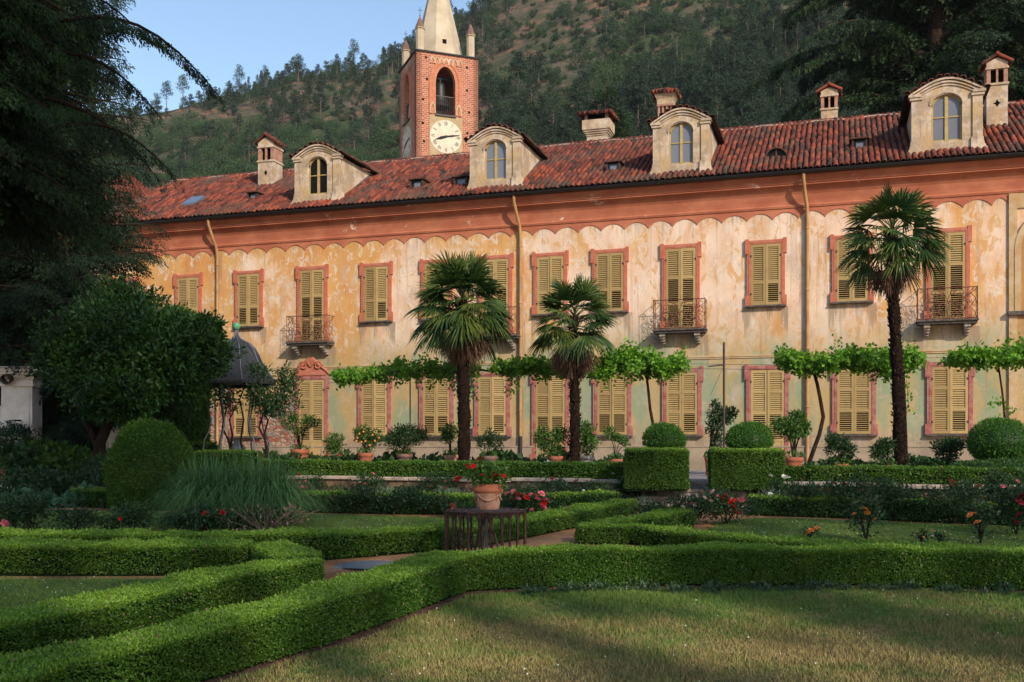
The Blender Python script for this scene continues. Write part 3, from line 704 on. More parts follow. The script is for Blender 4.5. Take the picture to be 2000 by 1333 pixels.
def surround_mesh(wd, h, b, down=True):
    mb = MB(); d0 = -0.075
    mb.box(-wd / 2 - b, -wd / 2, d0, 0, -0.0, h); mb.box(wd / 2, wd / 2 + b, d0, 0, 0, h); mb.box(-wd / 2 - b, wd / 2 + b, d0 - 0.004, 0, h + 0.002, h + b)
    for s_ in (-1, 1):
        x0, x1 = sorted((s_ * (wd / 2 + b * 0.55), s_ * (wd / 2 + b + 0.055))); mb.box(x0, x1, d0 - 0.02, 0, h - 0.30, h + b + 0.045)
        if down: mb.box(x0, x1, d0 - 0.02, 0, -0.05, 0.30)
        x0, x1 = sorted((s_ * (wd / 2 + b * 0.2), s_ * (wd / 2 + b * 0.55))); mb.box(x0, x1, d0 - 0.012, 0, 0.001, h + b * 0.5)
    mb.box(-wd / 2 - b * 0.2, wd / 2 + b * 0.2, d0 - 0.014, 0, h + b * 0.3, h + b * 0.65)
    mb.box(-wd / 2, wd / 2, -0.012, -0.005, 0, h, 1)     # near-black panel, the shade behind the slats put into its colour
    return mb
SC = {}
def window(u, z0, wd, h, b, kind, rails, opens, panel=0, sill=True, lab=None):
    WINS.append((u, z0, wd, sill))
    o = empty('window' if not panel else 'door', (u, 0, z0), 0, villa)
    key = ('s', wd, h, b, kind)
    if key not in SC: SC[key] = surround_mesh(wd, h, b).build('surround', [M[kind], M['shutter_gap_shade']], o)
    else: c = SC[key].copy(); COL.objects.link(c); c.parent = o
    for s_ in (0, 1):
        op = opens[s_]; key = ('l', wd, h, rails, op, panel)
        if key not in SC: c = SC[key] = shutter_mesh(wd / 2 - 0.006, h - 0.02, rails, panel, op).build('shutter', [M['shutter_paint'], M['black_iron']], o)
        else: c = SC[key].copy(); COL.objects.link(c); c.parent = o
        c.location = (-wd / 2 + 0.003, -0.045, 0.01) if s_ == 0 else (wd / 2 - 0.003, -0.045, 0.01)
        if s_ == 1: c.scale = (-1, 1, 1)
        aj = RNG.random(); c.rotation_euler = (0, 0, (-1 if s_ == 0 else 1) * (0.02 + (0.10 * RNG.random() if aj > 0.8 else 0.0)))
    if sill:
        key = ('sill', wd, b)
        if key not in SC: m_ = MB(); m_.box(-wd / 2 - b - 0.03, wd / 2 + b + 0.03, -0.16, 0, -0.055, -0.002); SC[key] = m_.build('sill', M['slate_stone'], o)
        else: c = SC[key].copy(); COL.objects.link(c); c.parent = o
    return o
def rd(x, q=0.02): return round(x / q) * q
# upper floor: centre px, shutter top px, bottom px, kind
upper = [(247, 541, 632, 'w'), (369, 538, 628, 'w'), (487, 530, 628, 'w'), (611, 523, 660, 'b'), (736, 516, 619, 'w'), (854, 509, 612, 'w'), (968, 501, 646, 'b'), (1075.5, 495, 609, 'w'), (1191.5, 491, 600, 'w'), (1330, 484, 632, 'b'), (1496, 475, 587, 'w'), (1664, 464, 583, 'w'), (1851, 455, 612, 'b')]
for q, (px, yt, yb, kd) in enumerate(upper):
    u, zt = F(px, yt); zb = F(px, yb)[1]
    if kd == 'w':
        zt_, zb_ = 7.93, 6.02
        window(u, zb_, 0.90, zt_ - zb_, 0.125, 'salmon_surround', (0.37,), ((1, 0), (1, 0)) if q % 3 != 1 else ((0, 0), (1, 0)))
    else:
        window(u, 5.34, 0.94, 7.95 - 5.34, 0.13, 'salmon_surround', (0.32, 0.64), ((1, 1, 0), (1, 1, 0)), 0, False)
lower = [(482, 755, 849, 'w'), (610, 748, 900, 'd'), (732, 748, 851, 'w'), (853, 746, 851, 'w'), (962, 745, 851, 'w'), (1075.5, 741, 900, 'd'), (1196, 742, 851, 'w'), (1332, 738, 852, 'w'), (1499, 735, 900, 'd'), (1668, 729, 852, 'w'), (1855, 726, 854, 'w')]
for q, (px, yt, yb, kd) in enumerate(lower):
    u = F(px, yt)[0]
    if kd == 'w': window(u, 1.98, 0.98, 2.0, 0.14, 'pink_surround', (0.36, 0.68), (((1, 0, 0), (1, 0, 0)), ((0, 0, 0), (1, 0, 0)), ((0, 0, 0), (0, 0, 0)))[q % 3])
    else: window(u, 1.06, 1.0, 2.94, 0.14, 'pink_surround', (0.38, 0.69), ((1, 0, 0), (1, 0, 0)), 0.75, False)
def wall_front():
    du, dz = 0.07, 0.09; us = np.arange(U0, U1, du); zs = np.arange(0.3, 9.75, dz); uc, zc = np.meshgrid(us + du / 2, zs + dz / 2); v = np.zeros_like(uc)
    for u, z0, wd, sl_ in WINS:
        if sl_: L = 1.5; top = z0 - 0.05; hw = wd / 2 + 0.2
        elif z0 > 5: L = 1.9; top = z0 - 0.15; hw = 0.85
        else: continue
        d = (top - zc) / L; e = np.abs(uc - u) / hw; k_ = (d > 0) & (d < 1) & (e < 1.15); v = np.maximum(v, np.where(k_, (1 - d) ** 1.2 * (0.45 + 0.55 * np.clip(e, 0, 1) ** 3) * np.clip((1.15 - e) / 0.15, 0, 1), 0))
    for px in (427, 1018, 1577): u = F(px, 640)[0]; v = np.maximum(v, 0.55 * np.clip(1 - np.abs(uc - u) / 0.32, 0, 1) * (zc < 8.9))
    v = np.maximum(v, 0.35 * np.clip((zc - 7.9) / 0.9, 0, 1)); v = np.maximum(v, 0.5 * np.clip((2.4 - zc) / 0.8, 0, 1))
    nu, nz2 = len(us), len(zs); U, Z = np.meshgrid(np.append(us, U1), np.append(zs, 9.75)); i = np.arange(nz2)[:, None] * (nu + 1); j = np.arange(nu)[None]
    wall_mb.add(np.stack([U.ravel(), 0 * U.ravel(), Z.ravel()], -1), np.stack([i + j, i + j + 1, i + j + nu + 2, i + j + nu + 1], -1).reshape(-1, 4), 0, v.ravel()); wall_mb.build('wall', wallm, villa)
wall_front()
# doorsteps
for px in (610, 1075.5, 1499):
    u = F(px, 800)[0]; mb = MB(); mb.box(u - 0.85, u + 0.85, -0.7, -0.07, 0.8, 0.95); mb.box(u - 0.7, u + 0.7, -0.38, -0.074, 0.951, 1.06); mb.build('doorstep', M['coping_stone'], villa)
# carved pediment over the left door
u = F(610, 740)[0]; mb = MB(); zb = 4.16
arch = [(u + 0.66 * math.cos(t), zb + 0.10 + 0.26 * math.sin(t)) for t in np.linspace(0, PI, 13)]; mb.ribbon([(x, zb) for x, z in arch], arch, -0.10, 0)
for s_ in (-1, 1):
    sp = [(u + s_ * (0.30 + 0.17 * (1 - t / 9) * math.cos(t * 1.1)), -0.13, zb + 0.34 + 0.17 * (1 - t / 9) * math.sin(t * 1.1)) for t in np.linspace(0, 8, 26)]; mb.tube(sp, 0.035, 6)
    mb.tube([(u + s_ * 0.75, -0.09, zb + 0.02), (u + s_ * 0.62, -0.1, zb + 0.16), (u + s_ * 0.42, -0.11, zb + 0.3), (u + s_ * 0.2, -0.12, zb + 0.5), (u + s_ * 0.06, -0.12, zb + 0.62)], [0.05, 0.05, 0.05, 0.06, 0.05], 6)
for t in np.linspace(-0.9, 0.9, 7): mb.tube([(u, -0.12, zb + 0.3), (u + 0.24 * math.sin(t), -0.15, zb + 0.3 + 0.34 * math.cos(t))], [0.03, 0.045], 6)
mb.build('pediment', M['salmon_surround'], villa)
# right-hand bay: pilaster, arched blind niche, its dark ledge
mb = MB(); mb.box(uR, uR + 0.22, -0.07, 0, 1.63, 8.98); mb.box(uR - 0.0, U1, -0.045, 0, 4.0, 5.42, 1); mb.box(uR + 0.223, U1, -0.05, 0, 8.55, 8.98)
mb.build('pilaster', [M['trim_cream'], M['pipe_ochre']], villa)
un = uR + 0.32; wn = 2.6
mb = MB(); arc = [(un + wn / 2 - (wn / 2) * math.cos(t), 7.35 + 1.15 * math.sin(t)) for t in np.linspace(0, PI, 25)]
mb.ribbon(arc, [(un + wn / 2 - (wn / 2 + 0.17) * math.cos(t), 7.35 + 1.33 * math.sin(t)) for t in np.linspace(0, PI, 25)], -0.09, 0)
mb.box(un - 0.17, un, -0.09, 0, 5.55, 7.35); mb.box(un + wn, un + wn + 0.17, -0.09, 0, 5.55, 7.35)
mb.add([(x, -0.02, z) for x, z in arc] + [(un + wn, -0.02, 5.55), (un, -0.02, 5.55)], [tuple(range(27))], 1)
mb.box(uR - 0.03, un + wn + 0.25, -0.18, 0, 5.43, 5.54, 2)
mb.build('blind_arch', [M['trim_cream'], M['niche_ochre'], M['slate_stone']], villa)

# ---- balconies
def balcony_mesh(bw=1.62, bd=0.5, h=0.92):
    fl = MB(); fl.box(-bw / 2 - 0.03, bw / 2 + 0.03, -bd - 0.06, 0, -0.05, 0.0); fl.box(-bw / 2, bw / 2, -bd, -0.001, -0.12, -0.052)
    br = MB()
    br.prism([(0, 0)] * 0 or [(-0.09, 0), (0.09, 0), (0.09, -0.02), (-0.09, -0.02)], -bd + 0.04, 0)
    for i_ in range(4): br.box(-0.085 + 0.006 * i_, 0.085 - 0.006 * i_, -bd + 0.06 + 0.09 * i_, 0, -0.021 - 0.075 * (i_ + 1), -0.022 - 0.075 * i_)
    rl = MB(); r = 0.011
    def bar(*p): rl.tube(p, r, 4, smooth=False)
    y = -bd - 0.0
    cs = [(-bw / 2, 0), (-bw / 2, y), (bw / 2, y), (bw / 2, 0)]
    for z in (0.03, h):
        for a, b in zip(cs[:-1], cs[1:]): rl.tube([(a[0], a[1], z), (b[0], b[1], z)], 0.015, 4, smooth=False)
    for x in (-bw / 2, -bw / 2 + 0.26, bw / 2 - 0.26, bw / 2): bar((x, y, 0), (x, y, h + (0.03 if abs(x) > 0.7 else 0)))
    def scroll(cx, cz, R, turn, sgn, yy=y, ax=0, start=0.0):
        pts = []
        for t in np.linspace(0, 1, 16):
            rr = R * (1 - 0.8 * t); an = start + sgn * turn * t
            a_, b_ = cx + rr * math.cos(an), cz + rr * math.sin(an)
            pts.append((a_, yy, b_) if ax == 0 else (yy, a_, b_))
        rl.tube(pts, 0.0085, 4, smooth=False, cap=False)
    def scurve(cx, cz, hh, wv, sgn, yy=y, ax=0):
        pts = []
        for t in np.linspace(0, 1, 22):
            an = t * 2 * PI
            a_, b_ = cx + sgn * wv * math.sin(an), cz - hh / 2 + hh * t
            pts.append((a_, yy, b_) if ax == 0 else (yy, a_, b_))
        rl.tube(pts, 0.0085, 4, smooth=False, cap=False)
        scroll(cx + sgn * wv * 0.6, cz + hh / 2 - 0.04, 0.06, 5.0, sgn, yy, ax, PI / 2); scroll(cx - sgn * wv * 0.6, cz - hh / 2 + 0.04, 0.06, 5.0, -sgn, yy, ax, -PI / 2)
    for s_ in (-1, 1):
        for cz in (0.25, 0.68):
            scurve(s_ * (bw / 2 - 0.13), cz, 0.40, 0.07, s_)
            for cy in (-0.13, -0.37): scurve(cy, cz, 0.40, 0.06, s_, s_ * bw / 2, 1)
    W2 = bw / 2 - 0.26
    for s_ in (-1, 1):
        for k_, (a0, r0) in enumerate(((0.12, 0.75), (0.30, 0.62), (0.46, 0.42))):
            pts = [(s_ * (0.02 + a0 * t + 0.16 * math.sin(PI * t) * (k_ - 0.6)), y, 0.03 + (h - 0.06) * (t ** (0.9 + 0.25 * k_)) * (0.55 + 0.45 * r0 / 0.75 * 0.9)) for t in np.linspace(0, 1, 14)]
            rl.tube(pts, 0.009, 4, smooth=False, cap=False); ex = pts[-1]; scroll(ex[0] + s_ * 0.05, ex[2] - 0.01, 0.075, 5.5, -s_, start=PI / 2)
        for cx, cz, R in ((0.12, 0.48, 0.12), (0.28, 0.24, 0.12), (0.42, 0.60, 0.11), (0.44, 0.33, 0.10), (0.15, 0.76, 0.10), (0.40, 0.13, 0.08)):
            scroll(s_ * cx, cz, R, 7.0, s_, start=0.6)
            scroll(s_ * cx, cz, R * 0.8, 5.0, -s_, start=3.6)
        for z_ in (0.2, 0.45, 0.7): rl.tube([(s_ * W2, y, z_), (s_ * (W2 - 0.10), y, z_ + 0.07), (s_ * (W2 - 0.18), y, z_ - 0.02), (s_ * (W2 - 0.12), y, z_ - 0.06)], 0.008, 4, smooth=False, cap=False)
    return fl, br, rl
fl, br, rl = balcony_mesh(); B0 = None
for px, ys_ in ((602, 657), (966, 646), (1327, 632), (1850, 612)):
    u = F(px, ys_ - 20, -0.4)[0]
    if B0 is None:
        b = B0 = empty('balcony', (u, 0, 5.33), 0, villa); fl.build('slab', M['slate_stone'], b); k_ = br.build('bracket', M['bracket_stone'], b, loc=(-0.55, 0, -0.12)); k2 = k_.copy(); COL.objects.link(k2); k2.parent = b; k2.location = (0.55, 0, -0.12)
        rl.build('railing', M['rusty_iron'], b)
    else: b = copy_tree(B0, villa); b.location = (u, 0, 5.33)

# ---- dormers
def dormer_meshes(glass_open):
    w2, zt, ww = 0.80, 1.52, 0.36     # half width, springing height of the head, half window width
    fr = MB(); y0, y1 = 0.0, 0.22
    zb, zs = 0.28, 1.22               # window bottom and its springing
    def head(x): return zt + 0.36 * math.cos(x / (w2 + 0.02) * PI / 2) ** 1.15 if abs(x) < w2 else zt
    # piers, apron and the arched part
    fr.box(-w2, -ww, y0, y1, -0.1, zs); fr.box(ww, w2, y0, y1, -0.1, zs); fr.box(-ww, ww, y0 + 0.002, y1, -0.1, zb)
    th = np.linspace(PI, 0, 21)
    inner = [(ww * math.cos(t), zs + 0.27 * math.sin(t)) for t in th]
    xs_ = np.linspace(-w2, w2, 21); outer = [(x, head(x)) for x in xs_]
    inner[0] = (-ww, zs); inner[-1] = (ww, zs)
    fr.ribbon(inner, outer, y0, y1)
    fr.add([(-w2, y0, zs), (-ww, y0, zs), (-w2, y0, head(w2)), (w2, y0, zs), (ww, y0, zs), (w2, y0, head(w2))], [(0, 1, 2), (3, 5, 4)])
    # pilasters with flared feet
    for s_ in (-1, 1):
        a, b = sorted((s_ * (w2 - 0.20), s_ * (w2 + 0.03))); fr.box(a, b, -0.05, 0.1, 0.0, 1.42); 
        for i_ in range(6):
            t = i_ / 5; a, b = sorted((s_ * (w2 - 0.24), s_ * (w2 + 0.05 + 0.14 * (1 - t) ** 2))); fr.box(a, b, -0.06 - 0.10 * (1 - t) ** 2, 0.3, -0.10 + 0.07 * i_, -0.10 + 0.07 * (i_ + 1) - 0.001)
        a, b = sorted((s_ * (w2 - 0.23), s_ * (w2 + 0.07))); fr.box(a, b, -0.09, 0.12, 1.38, 1.45); a, b = sorted((s_ * (w2 - 0.20), s_ * (w2 + 0.10))); fr.box(a, b, -0.12, 0.14, 1.452, 1.52)
    # arched mouldings
    for off, d_, hh in ((0.0, 0.11, 0.05), (-0.075, 0.07, 0.05), (-0.15, 0.035, 0.04)):
        xs2 = np.linspace(-w2 - 0.06, w2 + 0.06, 25); o_ = [(x, head(x * 0.93) + off + 0.02) for x in xs2]; i2 = [(x, z - hh) for x, z in o_]; fr.ribbon(i2, o_, -d_, 0.0)
    # window hood line
    arch2 = [((ww + 0.05) * math.cos(t), zs + 0.02 + 0.31 * math.sin(t)) for t in th]; fr.ribbon([(x * 0.9, z - 0.03) for x, z in arch2], arch2, -0.03, 0.0)
    ck = MB()
    def dep(z): return (z + 0.0) / TAN + 0.0
    for s_ in (-1, 1):
        x0, x1 = sorted((s_ * w2, s_ * (w2 - 0.08)))
        D_ = 1.5 / TAN
        pts = [(y1, -0.12), (y1, 1.5), (D_, 1.5), (0.0, -0.12)]
        V = [(x, y, z) for x in (x0, x1) for y, z in ((y1, -0.15), (y1, 1.5), (2.9, 1.5), (0.1, -0.15))]
        ck.add(V, [(0, 3, 2, 1), (4, 5, 6, 7), (0, 1, 5, 4), (1, 2, 6, 5), (2, 3, 7, 6)])
        V = [(s_ * (w2 + 0.004), y, z) for y, z in ((0.3, 0.12), (0.3, 0.22), (2.6, 1.50), (2.75, 1.48))]; ck.add(V, [(0, 1, 2, 3)], 1)
    rf = MB(); m_ = 11; xs3 = np.linspace(-w2 - 0.13, w2 + 0.13, m_)
    for i_, x in enumerate(xs3):
        z = head(x * 0.9) + 0.04; sl_ = (head((x + 0.02) * 0.9) - head((x - 0.02) * 0.9)) / 0.04
        ys_ = np.arange(-0.16, 3.0, 0.34); T = np.stack([np.full(len(ys_), x), ys_, np.full(len(ys_), z) + RNG.normal(size=len(ys_)) * 0.012], -1)
        an = math.atan(sl_) ; c, s2 = math.cos(an), math.sin(an); Ry = np.array([[c, 0, -s2], [0, 1, 0], [s2, 0, c]])
        tl = np.array([[1, 0, 0], [0, 1, -0.06], [0, 0.06, 1]])
        stamp(rf, TV_ * 1.02, TF_, np.repeat((Ry @ tl)[None], len(ys_), 0), T, 0, np.clip(RNG.normal(0.5, 0.25, len(ys_)), 0, 1), True)
    xs4 = np.linspace(-w2 - 0.2, w2 + 0.2, 21); o_ = [(x, head(x * 0.88) + 0.045) for x in xs4]; rf.ribbon([(x, z - 0.03) for x, z in o_], o_, -0.10, 3.1, 0, 0.1)
    wn_ = MB()
    wn_.box(-ww, -ww + 0.05, 0.08, 0.13, zb, zs + 0.05); wn_.box(ww - 0.05, ww, 0.08, 0.13, zb, zs + 0.05); wn_.box(-0.04, 0.04, 0.07, 0.13, zb, zs + 0.24); wn_.box(-ww, ww, 0.082, 0.128, zb, zb + 0.05)
    wn_.box(-ww + 0.05, -0.04, 0.085, 0.125, zb + 0.62, zb + 0.65); wn_.box(0.04, ww - 0.05, 0.085, 0.125, zb + 0.62, zb + 0.65)
    wn_.ribbon([(x * 0.86, z - 0.035) for x, z in inner], inner, 0.08, 0.13)
    gl = MB(); gl.add([(x, 0.11, z) for x, z in inner] + [(ww, 0.11, zb), (-ww, 0.11, zb)], [tuple(range(23))])
    return fr, ck, rf, wn_, gl
fr, ck, rf, wn_, gl = dormer_meshes(False); D0 = None
vD = 0.02
for q, (px, wpx) in enumerate(((620, 102), (967, 107), (1330, 118), (1849, 134))):
    u = F(px, 330, vD)[0]
    if D0 is None:
        d = D0 = empty('dormer', (u, vD, roofz(vD)), 0, villa)
        fr.build('front_wall', M['old_cream_plaster'], d); ck.build('side_wall', [M['old_cream_plaster'], M['lead_seam']], d); rf.build('tiled_hood', tilem, d); wn_.build('window_frame', M['frame_yellow'], d); gd = gl.build('pane', M['glass'], d)
    else: d = copy_tree(D0, villa); d.location = (u, vD, roofz(vD))
    d.scale = (1.18, 1, 1.15) if q == 3 else (1.08, 1, 1.09)
    if q == 0: first = d
# first dormer: pane painted near-black for the dark inside its open window
gd.data = gd.data.copy() if False else gd.data
o = [x for x in COL.objects if x.parent == first and x.name.startswith('pane')][0]; o.data = o.data.copy(); o.data.materials.clear(); o.data.materials.append(M['dark_glass'])

# ---- small roof lights
def rooflight(px, py, wd, h, round_=False):
    v = 1.2
    for _ in range(30):        # the depth at which the roof is seen at this pixel
        u, z = F(px, py, v); v = 0.5 * v + 0.5 * ((z - ZG - 0.06) / TAN - 0.55)
    u, z = F(px, py, v); e = empty('roof_window', (u, v, z), 0, villa); mb = MB(); L = h / TAN + 0.2
    if not round_:
        mb.box(-wd / 2, -wd / 2 + 0.05, 0, L, -0.1, h); mb.box(wd / 2 - 0.05, wd / 2, 0, L, -0.1, h); mb.box(-wd / 2 - 0.06, wd / 2 + 0.06, -0.06, L, h, h + 0.04); mb.box(-wd / 2, wd / 2, 0.001, 0.1, -0.1, 0.06)
        mb.build('casing', M['rusty_dark'], e); m2 = MB(); m2.box(-wd / 2 + 0.05, wd / 2 - 0.05, 0.09, 0.10, 0.03, h - 0.02); m2.build('pane', M['dark_glass'], e)
        m3 = MB(); m3.box(-wd * 0.22, wd * 0.3, 0.075, 0.085, 0.06, h * 0.75); m3.build('pale_pane', M['glass'], e)
    else:
        th = np.linspace(0, PI, 13); o_ = [(wd / 2 * math.cos(t), -0.05 + h * math.sin(t)) for t in th]; i_ = [(x * 0.9, z_ * 0.9) for x, z_ in o_]
        mb.ribbon(i_, o_, -0.04, L); mb.box(-wd / 2, wd / 2, -0.06, 0.1, -0.12, -0.04); mb.build('casing', M['rusty_dark'], e)
        m2 = MB(); m2.add([(x, 0.08, z_) for x, z_ in i_], [tuple(range(13))]); m2.build('pane', M['dark_glass'], e); m3 = MB(); m3.box(-0.02, 0.02, 0.05, 0.079, -0.04, h * 0.85); m3.build('mullion', M['rusty_iron'], e)
plain('rusty_dark', (0.10, 0.05, 0.035), 0.8, 0.2, dark=(0.05, 0.03, 0.025), scale=8)
for a_ in ((492, 392, 0.42, 0.30), (813, 372, 0.50, 0.38), (899, 366, 0.50, 0.36), (1197, 338, 0.46, 0.36), (1679, 294, 0.46, 0.36)): rooflight(*a_)
rooflight(1516, 312, 0.78, 0.44, True)
# leaning glass skylight on the left
v = 1.0
for _ in range(30): u, z = F(378, 399, v); v = 0.5 * v + 0.5 * ((z - ZG - 0.06) / TAN - 0.55)
mb = MB(); mb.add([(u - 0.3, v - 0.35, roofz(v - 0.35) + 0.16), (u + 0.3, v - 0.35, roofz(v - 0.35) + 0.16), (u + 0.3, v + 0.35, roofz(v + 0.35) + 0.2), (u - 0.3, v + 0.35, roofz(v + 0.35) + 0.2)] + [(u - 0.3, v - 0.35, roofz(v - 0.35)), (u + 0.3, v - 0.35, roofz(v - 0.35)), (u + 0.3, v + 0.35, roofz(v + 0.35)), (u - 0.3, v + 0.35, roofz(v + 0.35))], [(0, 1, 2, 3), (0, 4, 5, 1), (1, 5, 6, 2), (3, 7, 4, 0)]); mb.build('skylight', M['sky_glass'], villa)

# ---- chimneys
def chimney_gable(px, ptop, pbase, pw, v, opening=2, hole=True):
    u, zt = F(px, ptop, v); zb = roofz(v) - 0.35; t = (ND @ FA + v) / (ND @ np.array([(px - 1000) / FP, 1])); W = pw * t / FP * 0.94 / 2; H = zt - zb
    e = empty('chimney', (u, v, zb), 0, villa); D_ = W * 1.0
    sh = MB(); s0 = H - 1.02 * (W / 0.27) * 0.8
    ob, ot = s0 + 0.08, s0 + 0.08 + 0.42 * W / 0.3
    sh.box(-W, W, -D_, D_, 0, s0); sh.box(-W - 0.035, W + 0.035, -D_ - 0.035, D_ + 0.035, s0 + 0.001, s0 + 0.07)
    for s_ in (-1, 1):
        a, b = sorted((s_ * W, s_ * W * 0.62)); sh.box(a, b, -D_, D_, s0 + 0.071, ot, 1)
    sh.box(-W * 0.1, W * 0.1, -D_, -D_ + 0.07, s0 + 0.071, ot, 1 if opening == 2 else 0)
    sh.box(-W * 0.6, W * 0.6, -D_ + 0.12, D_ - 0.1, s0 + 0.071, ot, 2)
    sh.box(-W - 0.03, W + 0.03, -D_ - 0.03, D_ + 0.03, ot + 0.001, ot + 0.06); sh.box(-W, W, -D_, D_, ot + 0.061, ot + 0.2)
    g0 = ot + 0.201; sh.prism([(-W - 0.02, g0), (W + 0.02, g0), (0, H - 0.05)], -D_, D_)
    if hole:
        c = s0 * 0.62 if s0 > 0.8 else s0 * 0.5
        sh.prism([(-0.07, c), (0, c - 0.12), (0.07, c), (0, c + 0.12)], -D_ - 0.004, -D_ + 0.02, 2)
        if hole == 2: sh.prism([(-0.12, c), (0, c - 0.05), (0.12, c), (0, c + 0.05)], -D_ - 0.006, -D_ + 0.02, 2)
    sh.build('stack', [M['old_cream_plaster'], M['pale_terracotta'], M['darkness']], e)
    cp = MB()
    for s_ in (-1, 1):
        V = [(0, -D_ - 0.09, H), (0, D_ + 0.09, H), (s_ * (W + 0.13), D_ + 0.09, g0 - 0.04), (s_ * (W + 0.13), -D_ - 0.09, g0 - 0.04)]; V2 = [(x, y, z + 0.055) for x, y, z in V]
        cp.add(V + V2, [(0, 1, 2, 3), (7, 6, 5, 4), (0, 3, 7, 4), (1, 5, 6, 2), (3, 2, 6, 7)], 0, 0.6)
        nn = max(3, int(2 * D_ / 0.15)); ang = math.atan2(H - g0 + 0.04, W + 0.13)
        for i_ in range(nn):
            y = -D_ - 0.05 + (2 * D_ + 0.1) * i_ / (nn - 1); cp.tube([(s_ * (W + 0.15), y, g0 - 0.01), (0, y, H + 0.05)], 0.05, 6, 0, RNG.random())
    cp.tube([(0, -D_ - 0.12, H + 0.06), (0, D_ + 0.12, H + 0.06)], 0.055, 6, 0, 0.7)
    cp.build('tiled_cap', tilem, e)
chimney_gable(528, 270, 362, 36, 3.2, 2, 1)
chimney_gable(1620, 173, 240, 33, 5.3, 2, 0)
chimney_gable(1945, 116, 228, 40, 2.6, 2, 2)
def chimney_flared(px, ptop, pw, v, tall):
    u, zt = F(px, ptop, v); zb = 12.3; t = (ND @ FA + v) / (ND @ np.array([(px - 1000) / FP, 1])); W = pw * t / FP * 0.9 / 2; H = zt - zb
    e = empty('chimney', (u, v, zb), 0, villa); sh = MB(); sq = math.sqrt(2)
    if tall:   # brick openings under a flared neck
        sh.box(-W * 0.72, W * 0.72, -W * 0.72, W * 0.72, 0, H - 1.25); sh.box(-W * 0.8, W * 0.8, -W * 0.8, W * 0.8, H - 1.249, H - 1.18)
        for x in (-0.6, -0.2, 0.2, 0.6): sh.box(W * (x - 0.1), W * (x + 0.1), -W * 0.7, -W * 0.5, H - 1.179, H - 0.72, 1); sh.box(W * 0.5, W * 0.7, W * (x - 0.1), W * (x + 0.1), H - 1.178, H - 0.72, 1)
        sh.box(-W * 0.45, W * 0.45, -W * 0.45, W * 0.45, H - 1.179, H - 0.72, 2); sh.box(-W * 0.78, W * 0.78, -W * 0.78, W * 0.78, H - 0.719, H - 0.64, 1)
        sh.lathe([(W * 0.75 * sq, H - 0.639), (W * 0.8 * sq, H - 0.45), (W * 1.05 * sq, H - 0.27)], 4, 0, a0=PI / 4, smooth=False)
    else:      # stepped corbel, broad box, open lantern
        sh.box(-W * 0.72, W * 0.72, -W * 0.6, W * 0.6, 0, H - 1.02)
        for i_ in range(3): s_ = 0.76 + 0.08 * i_; sh.box(-W * s_, W * s_, -W * (s_ - 0.1), W * (s_ - 0.1), H - 1.019 + 0.07 * i_, H - 0.951 + 0.07 * i_)
        sh.box(-W * 1.0, W * 1.0, -W * 0.9, W * 0.9, H - 0.808, H - 0.44)
        for x in (-0.75, 0.75):
            for y in (-0.65, 0.65): sh.box(W * (x - 0.1), W * (x + 0.1), W * (y - 0.1), W * (y + 0.1), H - 0.439, H - 0.2)
        sh.box(-W * 0.6, W * 0.6, -W * 0.5, W * 0.5, H - 0.439, H - 0.21, 2)
    sh.build('stack', [M['old_cream_plaster'], M['pale_terracotta'], M['darkness']], e); cp = MB()
    R = W * 1.22 * sq; cp.lathe([(R * 0.95, H - 0.27), (R, H - 0.24), (R * 0.62, H - 0.1), (0.04, H)], 4, 0, 0.4, a0=PI / 4, smooth=False)
    for sd in range(4):
        c, s_ = math.cos(sd * PI / 2), math.sin(sd * PI / 2)
        for x in np.linspace(-1, 1, 8):
            a = np.array([x * W * 1.2, -W * 1.24, H - 0.23]); b = np.array([x * W * 0.3, -W * 0.3, H - 0.04]); rt = lambda p: (p[0] * c - p[1] * s_, p[0] * s_ + p[1] * c, p[2])
            cp.tube([rt(a), rt(a * 0.5 + b * 0.5 + np.array([0, 0, -0.005])), rt(b)], [0.075, 0.065, 0.05], 6, 0, RNG.random())
    cp.build('tiled_cap', tilem, e)
chimney_flared(1169, 218, 60, 5.6, False); chimney_flared(1301, 174, 44, 4.9, True)
# broken white stump near the tower
u, z = F(710, 328, 6.2); mb = MB(); mb.box(u - 0.3, u + 0.3, 6.0, 6.5, 12.4, z + 0.05); mb.box(u - 0.28, u - 0.14, 6.0, 6.5, z + 0.051, z + 0.28); mb.box(u + 0.1, u + 0.24, 6.0, 6.5, z + 0.051, z + 0.22); mb.build('chimney_stump', M['spire_render'], villa)
# ================================================================== bell tower
PHI = math.radians(21); TW = 5.12; TC = ((813 - 1000) / FP * 80, 80.0)
tower = empty('bell_tower', (TC[0], TC[1], 0), PHI); tag(tower, 'red brick church bell tower with clock faces and pale octagonal spire', 'bell tower')
def TY(px): return None
def tz(py, p=2.5): Y = TC[1] + p * math.sin(PHI); return EYE + (HZ - py) / FP * Y
def tp_(px): # pixel column -> distance along the front face
    d = (px - 1000) / FP; return (d * TC[1] - TC[0]) / (math.cos(PHI) - d * math.sin(PHI))
zt = 32.6
oc, ow, ob, osp = tp_(870), 0.80, tz(226), tz(160)      # opening centre, half width, foot, springing
def face_ribs(mb, W, th=0.45):
    """one wall of the tower in x,z with an arched opening, y 0..th"""
    mb.box(0, oc - ow, 0, th, 0, zt); mb.box(oc + ow, W, 0, th, 0, zt); mb.box(oc - ow, oc + ow, 0.002, th, 0, ob)
    t_ = np.linspace(0, 1, 17); xs = oc - ow + 2 * ow * t_; H = 1.15
    inner = [(x, osp + H * (1 - abs(2 * t - 1) ** 1.9) ** 0.62) for x, t in zip(xs, t_)]; mb.ribbon(inner, [(x, zt) for x in xs], 0.002, th)
    return inner
mb = MB(); inner = face_ribs(mb, TW)
